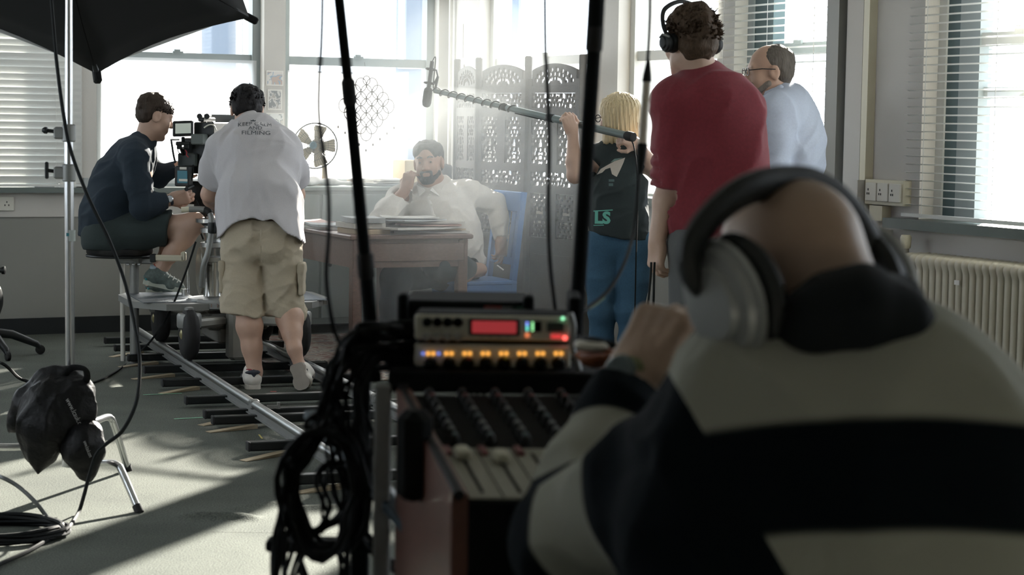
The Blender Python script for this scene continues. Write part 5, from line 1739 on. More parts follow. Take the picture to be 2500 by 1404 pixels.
def recorder():
    D = 3.12
    S = FPX / D
    p00, p11 = P(1008, 906, D), P(1398, 768, D)
    cx = (p00.x + p11.x) / 2; W = p11.x - p00.x
    z0 = 1.0015; ztop = p11.z
    t = empty('audio_recorder', (cx, D + .1, z0), 'grey audio recorder with red display above a row of faders on the cart', 'audio recorder')
    zm = P(1200, 838, D).z
    mb = MB(); mb.box((cx, D + .06, (zm + ztop) / 2), (W, .10, ztop - zm - .004), None, .006); mb.build('upper_case', M_CARTB, t)
    mb = MB(); mb.box((cx, D + .06, (zm + z0) / 2), (W, .10, zm - z0 - .004), None, .006); mb.build('lower_case', M_CARTB, t)
    up = MB(); up.box((cx, D + .006, (zm + ztop) / 2), (W - .004, .012, ztop - zm - .008), None, .003); up = up.build('upper_panel', M_PANEL, t)
    lo = MB(); lo.box((cx, D + .006, (zm + z0) / 2), (W - .004, .012, zm - z0 - .005), None, .003); lo = lo.build('lower_panel', M_PANEL, t)
    q = lambda x, y, d=-.003: P(x, y, D + d)
    def bx(nm, x0, y0, x1, y1, dep, m, par):
        a, b = q(x0, y1), q(x1, y0); mb = MB(); mb.box(((a.x + b.x) / 2, D - dep / 2, (a.z + b.z) / 2), (b.x - a.x, dep, b.z - a.z), None, .001); return mb.build(nm, m, par)
    bx('display_bezel', 1145, 780, 1268, 818, .003, M_KNOB, up)
    bx('display', 1152, 785, 1261, 813, .0045, mat('red_display', (.25, .02, .02), .3, emis=(.8, .08, .09), estr=.22), up)
    bx('meter_window', 1282, 785, 1322, 810, .003, M_KNOB, up)
    bx('meter_window', 1335, 788, 1377, 810, .003, mat('grey_window', (.06, .07, .06), .3), up)
    for k in range(7):
        bx('meter_light', 1284 + 0, 786 + k * 3.3, 1290, 788.4 + k * 3.3, .005, mat('blue_led', (.05, .1, .4), .4, emis=(.25, .35, 1.0) if k < 3 else (.2, .8, .8), estr=1.2) if k < 3 else mat('cyan_led', (.05, .3, .3), .4, emis=(.2, .85, .7), estr=1.0), up)
        bx('meter_light', 1297, 786 + k * 3.3, 1303, 788.4 + k * 3.3, .005, mat('green_led', (.05, .3, .1), .4, emis=(.35, .9, .4), estr=1.0), up)
    led = lambda x, y, r, m, par: (lambda mb: (mb.lathe(q(x, y, .0), (0, -1, 0), [(r, 0), (r, .004), (r * .6, .006)], 12), mb.build('indicator', m, par, True))[1])(MB())
    M_OR = mat('orange_led', (.4, .15, .02), .4, emis=(1.0, .45, .08), estr=1.0); M_RD = mat('red_led', (.4, .03, .03), .4, emis=(1.0, .12, .10), estr=1.6)
    led(1287, 818, .0035, mat('orange_red_button', (.5, .12, .05), .4, emis=(.9, .25, .1), estr=.6), up); led(1379, 825, .0035, M_RD, up); led(1374, 777, .0025, mat('green_dot', (.1, .3, .15), .4, emis=(.3, .9, .5), estr=1.2), up)
    bx('record_mark', 1345, 817, 1370, 827, .003, mat('red_lit_label', (.4, .04, .04), .4, emis=(.8, .06, .06), estr=.5), up)
    for i in range(4):
        for j, y in enumerate((786, 822)):
            mb = MB(); mb.lathe(q(1043 + 25 * i, y, .0), (0, -1, 0), [(.0075, 0), (.0075, .004), (.006, .008), (.003, .009)], 16); mb.build('knob', M_KNOB if j == 0 else mat('silver_knob', (.42, .42, .38), .4, .1), up, True)
        bx('key', 1170 + 22 * i, 822, 1180 + 22 * i, 826, .003, mat('pale_key', (.4, .39, .33), .5), up)
    cols = [(.1, .12, .12), (.1, .12, .12), (.30, .03, .03), (.06, .07, .07), (.50, .40, .05), (.06, .16, .22), (.06, .07, .07), (.6, .6, .55)]
    for i in range(8):
        x = 1052 + 44.6 * i
        for dx in (-7, 6): led(x + dx, 863, .0026, M_OR, lo)
        if i == 0:
            for dx in (-19, 19): led(x + dx, 863, .002, mat('blue_dot', (.05, .08, .3), .4, emis=(.2, .3, 1.0), estr=.8), lo)
        mb = MB(); mb.lathe(q(x, 886, .0), (0, -1, 0), [(.0105, 0), (.0105, .006), (.0085, .012), (.0075, .016), (.003, .017)], 18); k = mb.build('gain_knob', M_KNOB, lo, True)
        mb = MB(); mb.lathe(q(x + 4, 876, -.006), (0, -1, 0), [(.0036, 0), (.0036, .009), (.002, .010)], 10); mb.build('knob_mark', mat('knob_mark_%d' % i, cols[i], .5), k, True)
    mb = MB(); mb.tube(spline([P(1392, 765, D - .02), P(1400, 800, D - .02), P(1396, 840, D - .02), P(1405, 875, D - .02), P(1415, 905, D - .02)], 6), .005, 8); mb.build('side_handle', M_ALUD, t, True)
    # rows of plugs on the left side
    for i, y in enumerate((792, 815, 845, 868, 890)):
        mb = MB(); mb.cyl(P(1010, y, D + .05), P(955, y + 4, D + .05), .010, .0085, 14); mb.cyl(P(955, y + 4, D + .05), P(920, y + 10, D + .06), .0085, .005, 12); mb.build('cable_plug', M_KNOB, t, True)


recorder()


def receiver():
    D = 3.26
    a, b = P(985, 775, D), P(1290, 738, D)
    cx = (a.x + b.x) / 2; z0 = 1.0015; zt = b.z
    t = empty('radio_receiver', (cx, D + .1, z0), 'black radio receiver with green light behind the recorder', 'receiver')
    mb = MB(); mb.box((cx, D + .1, (z0 + zt) / 2), (b.x - a.x, .2, zt - z0), None, .006); c = mb.build('case', M_CARTB, t)
    for x in (a.x, b.x):
        mb = MB(); mb.box((x, D + .0, zt - .01), (.018, .05, .045), None, .004); mb.build('rack_ear', M_CARTB, t)
    q = lambda x, y: P(x, y, D)
    for x0, y0, x1, y1, m in ((1182, 747, 1225, 753, mat('red_strip', (.35, .06, .05), .5)), (1225, 748, 1250, 753, mat('grey_strip', (.2, .2, .2), .5)), (1182, 756, 1250, 768, mat('dark_window', (.03, .04, .045), .2))):
        p0, p1 = q(x0, y1), q(x1, y0); mb = MB(); mb.box(((p0.x + p1.x) / 2, D - .001, (p0.z + p1.z) / 2), (p1.x - p0.x, .004, p1.z - p0.z)); mb.build('front_label', m, t)
    mb = MB(); mb.lathe(q(1272, 761), (0, -1, 0), [(.0045, 0), (.0045, .004), (.002, .006)], 12); mb.build('power_light', mat('green_power_led', (.1, .4, .2), .4, emis=(.45, 1, .6), estr=2.5), t, True)
    mb = MB(); mb.box(P(1400, 790, D), (.02, .16, .1), None, .003); mb.build('side_bracket', M_CARTB, t)


receiver()


def mixer():
    fl, fr = P(1143, 1228, 2.56), P(1143, 1228, 2.56) + Vector((.40, 0, .004))
    bl, br = P(1003, 968, 3.02), P(1003, 968, 3.02) + Vector((.40, 0, .004))
    t = empty('mixing_desk', (fl + br) / 2 * Vector((1, 1, 0)) if False else Vector(((fl.x + br.x) / 2, 2.8, .63)), 'sloping mixing desk with reddish wooden side and rows of faders', 'mixing desk')
    zb = .632
    dn = lambda p: Vector((p.x, p.y, zb))
    M_SIDE = mat('reddish_wood_cheek', (.16, .062, .042), .4, noise=.3, nscale=12, stretch=(6, 1, 6), coat=.2)
    mb = MB(); w = Vector((.022, 0, 0)); mb.hexa([dn(fl) - w, dn(fl), dn(bl), dn(bl) - w, fl - w + UP * .012, fl + UP * .012, bl + UP * .012, bl - w + UP * .012]); mb.build('side_cheek', M_SIDE, t)
    mb = MB(); mb.hexa([dn(fr), dn(fr) + w, dn(br) + w, dn(br), fr + UP * .012, fr + w + UP * .012, br + w + UP * .012, br + UP * .012]); mb.build('side_cheek', M_SIDE, t)
    mb = MB(); mb.hexa([dn(fl), dn(fr), dn(br), dn(bl), fl, fr, br, bl]); mb.build('case', M_CARTB, t)
    mb = MB(); e = (bl - fl).normalized(); n = Vector((1, 0, 0)).cross(e).normalized(); n = n if n.z > 0 else -n
    at = lambda u, v, h=0: fl + (fr - fl) * u + (bl - fl) * v + n * h
    mb = MB(); mb.tube([at(-.03, 1.0, .02), at(-.03, 0.985, .006), at(-.03, .5, .008), at(-.03, 0.0, .010)], .008, 8); mb.build('edge_trim', M_RUB, t, True)
    # dark knob field and pale fader field
    mb = MB(); mb.hexa([at(.01, .45, .001), at(.99, .45, .001), at(.99, .99, .001), at(.01, .99, .001), at(.01, .45, .004), at(.99, .45, .004), at(.99, .99, .004), at(.01, .99, .004)]); kf = mb.build('knob_panel', M_KNOB, t)
    mb = MB(); mb.hexa([at(.01, .02, .001), at(.99, .02, .001), at(.99, .45, .001), at(.01, .45, .001), at(.01, .02, .004), at(.99, .02, .004), at(.99, .45, .004), at(.01, .45, .004)]); ff = mb.build('fader_panel', mat('pale_fader_panel', (.36, .35, .28), .5, noise=.08, nscale=60), t)
    NCH = 8
    kc = [mat('knob_cap_red', (.12, .02, .02), .45), mat('knob_cap_grey', (.20, .21, .20), .45), mat('knob_cap_teal', (.06, .11, .11), .45), mat('knob_cap_black', (.02, .022, .022), .4)]
    for i in range(NCH):
        u = .06 + .125 * i
        for j, v in enumerate((.95, .89, .82, .75, .68, .61, .55, .49)):
            p = at(u, v, .004); mb = MB(); mb.lathe(p, n, [(.0075, 0), (.0075, .008), (.006, .014), (.0025, .015)], 12); k = mb.build('rotary_knob', kc[3], kf, True)
            mb = MB(); mb.lathe(p + n * .0148, n, [(.005, 0), (.0035, .002)], 10); mb.build('knob_cap', kc[(3, 0, 3, 1, 2, 1, 1, 2)[j]], kf, True)
        mb = MB(); mb.hexa([at(u - .006, .06, .0042), at(u + .006, .06, .0042), at(u + .006, .40, .0042), at(u - .006, .40, .0042), at(u - .006, .06, .0048), at(u + .006, .06, .0048), at(u + .006, .40, .0048), at(u - .006, .40, .0048)]); mb.build('fader_slot', M_KNOB, ff)
        mb = MB(); mb.hexa([at(u - .055, .38, .0042), at(u - .03, .38, .0042), at(u - .03, .445, .0042), at(u - .055, .445, .0042), at(u - .055, .38, .009), at(u - .03, .38, .009), at(u - .03, .445, .009), at(u - .055, .445, .009)]); mb.build('mute_button', mat('dark_red_button', (.16, .02, .02), .4), ff)
        v = (.36, .33, .10, .10, .22, .12, .3, .15)[i]
        mb = MB(); mb.box(at(u, v, .012), (.020, .030, .014), ((fr - fl).normalized(), e, n), .003); mb.build('fader_cap', mat('cream_fader_cap', (.62, .60, .46), .4), ff)
        mb = MB(); mb.box(at(u + .062, .23, .0046), (.0012, .42 * (bl - fl).length, .001), ((fr - fl).normalized(), e, n)); mb.build('channel_line', M_KNOB, ff)
    for x in (1135, 1165):
        p = P(x, 965, 3.04); mb = MB(); mb.tube([p - UP * .02, p + UP * .012, p + Vector((.010, 0, .012)), p + Vector((.010, 0, -.02))], .0035, 6); mb.build('rear_plug', M_KNOB, t, True)
    mb = MB(); mb.box(P(1012, 1110, 2.80), (.05, .06, .13), None, .012); tag(mb.build('power_unit', M_KNOB), 'black power unit strapped against the mixing desk side', 'power unit')


mixer()


# ---------------------------------------------------------------- masts and cables
def mast(label, pts, rs, joints):
    t = empty('antenna_mast', pts[-1], label, 'mast', 'black masts on the cart')
    for (a, b), r in zip(zip(pts, pts[1:]), rs):
        mb = MB(); mb.cyl(a, b, r, None, 18); mb.build('tube_section', M_CARTB, t, True)
    for p, d, r in joints:
        d = d.normalized(); mb = MB(); mb.lathe(p - d * .022, d, [(r * .8, 0), (r, .004), (r, .04), (r * .8, .044)], 18); mb.build('joint', M_RUB, t, True)


a, b, c, d = P(775, -500, 3.25), P(852, 225, 3.25), P(893, 650, 3.28), P(915, 930, 3.30)
mast('slanting black mast rising left of the seated actor', [a, b, c, d], [.0095, .0105, .0120], [(b, c - b, .0128), (c, d - c, .0145)])
a, b, c = P(1483, -520, 3.3), P(1451, 95, 3.3), P(1398, 930, 3.35)
mast('slanting black mast rising beside the blonde woman', [a, b, c], [.0145, .0125], [(b, c - b, .0148)])
cable([P(800, -2350, 3.1), P(796, -1200, 3.1), P(790, -300, 3.1), P(786, 60, 3.1), P(779, 200, 3.1), P(780, 300, 3.1), P(800, 450, 3.1), P(803, 560, 3.12), P(797, 680, 3.14), P(812, 790, 3.16), P(832, 845, 3.18)], .0036, 'thin black cable hanging just left of the slanting left mast', 'hanging_cable')
cable([P(1326, -2150, 3.3), P(1327, -1100, 3.3), P(1329, -300, 3.3), P(1331, 80, 3.3), P(1335, 180, 3.3), P(1341, 330, 3.3), P(1339, 500, 3.3), P(1343, 640, 3.32), P(1357, 765, 3.34), P(1365, 820, 3.36)], .0036, 'thin black cable hanging in front of the carved screen', 'hanging_cable')


def xlr():
    D = 3.75
    t = empty('cable_connector', P(1577, 300, D), 'silver microphone cable connector hanging in front of the red sweatshirt', 'connector')
    a, b = P(1579, 200, D), P(1568, 352, D); u = (b - a).normalized(); L = (b - a).length
    mb = MB(); mb.lathe(a, u, [(.0075, 0), (.0083, .004), (.0083, L * .30), (.0079, L * .31), (.0079, L * .33), (.0083, L * .34), (.0083, L * .66), (.0088, L * .67), (.0088, L - .003), (.008, L)], 20); mb.build('barrel', mat('nickel_barrel', (.66, .60, .50), .35, .15), t, True)
    mb = MB(); mb.lathe(a, -u, [(.0095, 0), (.0085, .012), (.0045, .036), (.003, .042)], 16); mb.build('cable_boot', M_CABLE, t, True)
    mb = MB(); mb.lathe(b, u, [(.0095, -.002), (.0105, .004), (.0085, .03), (.006, .05), (.0045, .055)], 16); mb.build('cable_boot', M_CABLE, t, True)
    mb = MB(); mb.box(P(1584, 225, D), (.003, .004, .009)); mb.build('latch', M_CHROME, t)
    mb = MB(); mb.tube(spline([P(1600, -1880, D), P(1595, -900, D), P(1588, -80, D), P(1586, 60, D), P(1581, 150, D), P(1580, 190, D)], 6), .0032, 7); mb.build('upper_cable', M_CABLE, t, True)
    mb = MB(); mb.tube(spline([P(1562, 395, D), P(1557, 470, D), P(1548, 560, D), P(1525, 640, D - .1), P(1485, 710, D - .2), P(1430, 755, D - .3), P(1395, 775, D - .38)], 8), .0034, 7); mb.build('lower_cable', M_CABLE, t, True)
    mb = MB(); mb.tube(spline([P(1473, 725, D - .22), P(1455, 740, D - .25), P(1436, 752, D - .285)], 4), .0042, 7); mb.build('green_sleeve', mat('green_cable_sleeve', (.08, .16, .05), .5), t, True)


xlr()
# orange handled tool / bag at the cart's right side
S = Sdf(); S.path([P(1425, 868, 3.0), P(1455, 870, 2.95), P(1500, 862, 2.9)], [.014, .018, .010], .02, (UP, .7)); S.warp(folds(.003, 60, 3))
tb = tag(S.build('orange_pouch', mat('burnt_orange_leather', (.30, .10, .04), .5), None, .006), 'burnt orange pouch on the cart beside the recorder', 'pouch')
mb = MB(); mb.box(P(1443, 843, 2.93), (.05, .05, .012), None, .005); o = mb.build('highlight_flap', M_SOCK); adopt(o, tb)  # white colour stands in for a bright sunlit highlight
mb = MB(); mb.tube(spline([P(1412, 828, 2.97), P(1450, 832, 2.93), P(1490, 842, 2.92), P(1515, 852, 2.92)], 5), .006, 7); adopt(mb.build('pouch_strap', M_CABLE, None, True), tb)

# bundle of cables down the left side of the cart
rr = random.Random(77)
def jig(x, y, D, j): return P(x + rr.uniform(-j, j), y + rr.uniform(-j, j) * .6, D + rr.uniform(-.03, .03))
ROUTES = [
    ([(980, 800), (900, 800), (850, 835), (822, 900), (800, 980), (775, 1050), (735, 1100), (705, 1150), (697, 1250), (690, 1330), (683, 1420)], 8, .0042),
    ([(970, 850), (905, 850), (865, 880), (840, 940), (835, 1020), (850, 1100), (870, 1180), (860, 1260), (840, 1330), (850, 1420)], 6, .0040),
    ([(965, 830), (890, 825), (845, 870), (815, 950), (805, 1040), (820, 1110), (840, 1190), (830, 1260), (780, 1290), (740, 1330), (730, 1420)], 6, .0038),
    ([(790, 1060), (750, 1110), (720, 1190), (735, 1260), (770, 1300), (800, 1240), (790, 1180), (810, 1130), (850, 1130)], 4, .0034),
    ([(950, 870), (900, 880), (880, 960), (890, 1060), (900, 1160), (880, 1250), (900, 1330), (960, 1380), (990, 1420)], 4, .004),
]
lbl = ['outer black cable strand sweeping from the recorder down the left of the cart', 'inner black cable strand dropping from the recorder plugs beside the black post', 'black cable strand crossing the middle of the bundle left of the cart', 'thin looping black lead in the tangle left of the cart', 'black cable strand running down along the grey cart post']
for k, (rt, cnt, r) in enumerate(ROUTES):
    for c in range(cnt):
        j = 15 + 7 * (c % 3)
        pts = [jig(x, y, 3.12 + .02 * (k % 3) - .02 * c / max(1, cnt), j if i else 4) for i, (x, y) in enumerate(rt)]
        mb = MB(); mb.tube(spline(pts, 6), r * rr.uniform(.75, 1.1), 6)
        tag(mb.build('cart_cable', M_CABLE, None, True), lbl[k], 'cable', 'cable strand %d on the cart' % (k + 1))
# hank of coiled cable on the cart
mb = MB()
hc_ = P(800, 1205, 3.08)
for i in range(6):
    pts = [hc_ + Vector((.055 * math.cos(a) * (1 + .12 * rr.random()), .03 * math.sin(a * 2 + i), .095 * math.sin(a) * (1 + .12 * rr.random()))) + Vector((.006 * i - .02, .008 * i, 0)) for a in [2 * math.pi * q / 22 for q in range(22)]]
    mb.tube(pts, .0055, 6, closed=True)
tag(mb.build('cable_hank', M_CABLE, None, True), 'coiled hank of black cable hanging in the tangle left of the cart', 'cable coil')
# ================================================================ people
def person(loc_, label, group='film crew'):
    return empty('person', loc_, label, 'person', group)


def neck(S, hc, M, base, r=.056, r2=.064):
    S.cone(loc(hc, M, 0, -.02, -.05), base, r, r2, .03)


# ---------------------------------------------------------------- grip in the grey t-shirt, pushing the dolly
def man_tshirt():
    D = 10.2
    q = lambda x, y, d=0: P(x, y, D + d)
    root = person(FL(670, 950), 'man in grey t-shirt and khaki cargo shorts leaning over the film camera')
    sk = skin('skin_pale_pink', (0.56, 0.36, 0.27))
    S = Sdf()
    hipL, hipR = q(592, 580, .16), q(682, 580, .16)
    kneL, kneR = q(604, 752, .06), q(703, 748, .14)
    ankL, ankR = q(622, 908, .03), q(719, 852, -.01)
    heelL, toeL = FL(620, 951), FL(612, 951) + Vector((-.06, .27, 0))
    heelR, toeR = q(722, 888, -.06), FL(738, 960) + Vector((0, .05, .012))
    for h_, k_, a_, cr in ((hipL, kneL, ankL, .066), (hipR, kneR, ankR, .070)):
        S.cone(h_, k_, .085, .058, .03)
        cal = k_.lerp(a_, .28)
        S.path([k_, cal, k_.lerp(a_, .62), a_], [.056, cr, .050, .038], .03)
    S.cone(ankL, heelL + Vector((0, .05, .05)), .038, .032, .02); add_foot(S, heelL + Vector((0, .012, .01)), toeL.lerp(heelL, .12) + Vector((0, 0, .01)), UP, 1, .85)
    nR = Vector((0, .6, .6)); S.cone(ankR, heelR.lerp(toeR, .25) + Vector((0, .05, .03)), .037, .03, .02)
    add_foot(S, heelR + Vector((0, .012, .008)), toeR.lerp(heelR, .12) + Vector((0, .012, .008)), (0, .75, .6), 1, .85)
    pel = q(637, 545, .2); chest = q(632, 400, .42); nb = q(612, 305, .62)
    S.cone(pel, q(634, 480, .28), .14, .13, .05, (Vector((0, 1, 0)), .75)); S.cone(q(634, 480, .28), chest, .14, .14, .05, (Vector((0, 1, 0)), .75))
    S.cone(q(560, 350, .5), q(690, 352, .5), .07, .07, .05)
    hc = q(603, 268, .76); M = basis((-.12, .9, -.42))
    add_head(S, hc, M, 1.04); neck(S, hc, M, nb)
    # arms go forward to the camera
    shL, elL, wrL = q(540, 362, .48), q(511, 475, .56), q(524, 505, .82)
    shR, elR, wrR = q(698, 364, .50), q(724, 475, .62), q(640, 500, .88)
    for a, b, c in ((shL, elL, wrL), (shR, elR, wrR)):
        S.cone(a, b, .056, .044, .03); S.path([b, b.lerp(c, .35), c], [.044, .045, .028], .02)
    add_hand(S, wrL, (-.3, .9, .1), (-.8, 0, .6), -1, (.9, .9, .9, .9)); add_hand(S, wrR, (-.5, .8, .1), (.6, .2, .8), 1, (.9, .9, .9, .9))
    S.build('body', sk, root, .0065)
    # t-shirt
    T = Sdf()
    yv = Vector((0, 1, .15))
    T.cone(q(638, 640, .13), q(634, 500, .24), .242, .212, .05, (yv, .88))
    T.cone(q(634, 500, .24), q(628, 400, .42), .212, .205, .05, (yv, .7))
    T.cone(q(628, 400, .42), q(620, 340, .54), .21, .15, .06, (yv, .62))
    T.cone(q(560, 352, .5), q(682, 354, .52), .078, .078, .06)
    T.cone(q(612, 318, .60), q(610, 300, .64), .085, .07, .04)
    T.path([shL, shL.lerp(elL, .45), shL.lerp(elL, .86)], [.088, .085, .082], .045)
    T.path([shR, shR.lerp(elR, .45), shR.lerp(elR, .86)], [.088, .085, .078], .045)
    for sh, el in ((shL, elL), (shR, elR)):
        T.cut(sh.lerp(el, .80), el - sh, lim=.14)
    T.warp(folds(.009, 20, 3, (0.35, 0, 1))); T.warp(folds(.005, 46, 4, (-.5, 0, 1), .4))
    # hem: higher in the middle of the back
    hx, hz = q(634, 534, .1).x, q(634, 534, .1).z
    T.trim(lambda X, Y, Z: (hz - .80 * np.maximum(0, np.abs(X - hx + .01) - .08) + .006 * np.sin(X * 55)) - Z)
    sh_o = T.build('t_shirt', cloth('heather_grey_cotton', (0.52, 0.505, 0.52), nscale=300, noise=.14), root, .0075)
    M_PRINT = mat('dark_shirt_print', (0.05, 0.06, 0.07), 0.8)
    Mx = Vector((1, 0, 0)); My = UP
    cast = ray(620, 310)
    for txt, x, y, wd, ht, arch in (('KEEP CALM', 622, 302, .178, .020, .9), ('AND', 623, 312, .072, .016, 0), ('CARRY ON', 623, 317.6, .08, .005, 0), ('FILMING', 625, 324, .15, .020, 0)):
        me = text_mesh(txt, .03, 0)
        co = np.array([v.co[:] for v in me.vertices]); mn, mx_ = co.min(0), co.max(0); cc = (mn + mx_) / 2
        for v in me.vertices:
            v.co.x = (v.co.x - cc[0]) / (mx_[0] - mn[0]) * wd
            v.co.y = (v.co.y - cc[1]) / (mx_[1] - mn[1]) * ht - arch * v.co.x ** 2
        wrap_mesh(me, q(x, y, .4), Mx, My, sh_o, cast)
        o = link_mesh('lettering', me, M_PRINT, sh_o, False)
    mb = MB(); c0 = Vector((0, 0, 0))
    crown = [(-.012, -.004), (.012, -.004), (.015, .004), (.007, .001), (0, .006), (-.007, .001), (-.015, .004)]
    mb.add([(x, y, 0) for x, y in crown], [tuple(range(7))])
    me = bpy.data.meshes.new('crown_print'); me.from_pydata(mb.v, [], mb.f)
    wrap_mesh(me, q(618, 294.5, .45), Mx, My, sh_o, cast); link_mesh('crown_print', me, M_PRINT, sh_o, False)
    # cargo shorts
    B = Sdf()
    kh = cloth('khaki_cotton', (0.47, 0.41, 0.31), noise=.08, bump=.3)
    B.cone(q(590, 565, .17), q(685, 565, .17), .112, .112, .06)
    B.ell(q(608, 605, .11), [.09, .095, .11], None, .05); B.ell(q(668, 605, .11), [.09, .095, .11], None, .05)
    B.path([q(590, 590, .16), q(589, 680, .12), q(592, 775, .07)], [.108, .106, .112], .010)
    B.path([q(684, 590, .16), q(690, 680, .15), q(694, 765, .14)], [.108, .106, .112], .010)
    B.cut(q(590, 763, .1), (-.12, 0, -1)); B.cut(q(636, 540, 0), (0, 0, 1))
    B.warp(folds(.014, 17, 8, (.6, 0, 1), .5)); B.warp(folds(.008, 38, 9, (1, 0, .5), .4)); B.warp(folds(.004, 80, 19, (1, 0, -.3), .4))
    so = B.build('cargo_shorts', kh, root, .007)
    for x, y, sgn in ((545, 678, -1), (737, 684, 1)):
        K = Sdf(); K.box(q(x, y, .13), [.003, .055, .066], None, .012, .01); K.box(q(x, y - 30, .13), [.007, .058, .018], None, .012, .005)
        K.warp(folds(.004, 40, 4))
        K.build('cargo_pocket', kh, so, .007)
    mb = MB(); mb.tube([q(636, 560, -.01), q(637, 600, -.035), q(638, 640, .0)], .003, 6); mb.build('seam', kh, so)
    # shoes
    wht = mat('white_trainer_leather', (0.72, 0.68, 0.62), 0.5, noise=.05); dk = mat('dark_trainer_trim', (0.03, 0.035, 0.05), 0.6); gum = mat('worn_gum_sole', (0.33, 0.29, 0.25), 0.7, noise=.2)
    for hl, to, u, an in ((heelL, toeL, UP, ankL), (heelR, toeR, Vector((0, .75, .6)), ankR)):
        F = Sdf(); d = (to - hl).normalized(); uu = (u - d * u.dot(d)).normalized()
        add_foot(F, hl, to, u, 1, 1.2)
        F.cone(hl + d * .05 + uu * .05, hl + d * .06 + uu * .088, .044, .046, .02)
        F.cut(hl + uu * .092, uu - d * .35); F.cut(hl + uu * .004, -uu)
        sh = F.build('trainer', wht, root, .006)
        sole(hl, to, uu, .045, .022, 'sole', gum if uu.z < .95 else wht, sh)
        sd = d.cross(uu)
        K = Sdf(); K.path([hl + d * .030 + uu * .085 + sd * .036, hl + d * .012 + uu * .088 + sd * .02, hl + d * .008 + uu * .09, hl + d * .012 + uu * .088 - sd * .02, hl + d * .030 + uu * .085 - sd * .036], [.007, .010, .012, .010, .007], .006); K.cone(hl + d * .008 + uu * .085, hl + d * .006 + uu * .06, .012, .008, .006); K.build('heel_tab', dk, sh, .005)
        for sg in (-1, 1):
            mb = MB()
            for j in range(3):
                p = hl + d * (to - hl).length * (.38 + .1 * j) + sd * sg * .040
                mb.box(p + uu * .042, (.011, .008, .045), (d, sd, (uu + d * .3).normalized()))
            mb.build('side_stripes', dk, sh)
        mb = MB(); mb.lathe(hl + d * .058 + uu * .07, uu, [(.043, 0), (.043, .03), (.040, .034)], 18); mb.build('sock', mat('maroon_sock', (.25, .04, .05), .9), sh)
    hm = hair_mat('hair_black', (0.012, 0.011, 0.012))
    Hh = Sdf(); Hh.ell(loc(hc, M, 0, -.02, .05, 1.04), [.09, .106, .088], M, .02); Hh.ell(loc(hc, M, 0, -.055, -.015, 1.04), [.078, .07, .07], M, .03)
    Hh.ell(loc(hc, M, 0, .13, -.02), [.07, .06, .09], M, .03, 's')
    Hh.warp(lambda p: .006 * vnoise(p, 70, 2) + .004 * vnoise(p, 190, 5))
    Hh.build('hair', hm, root, .007)
    tufts('hair_locks', hm, root, hc, M, 1.04, 700, (.088, .104, .088), .35, .018, 5, -.3)
    return root


man_tshirt()


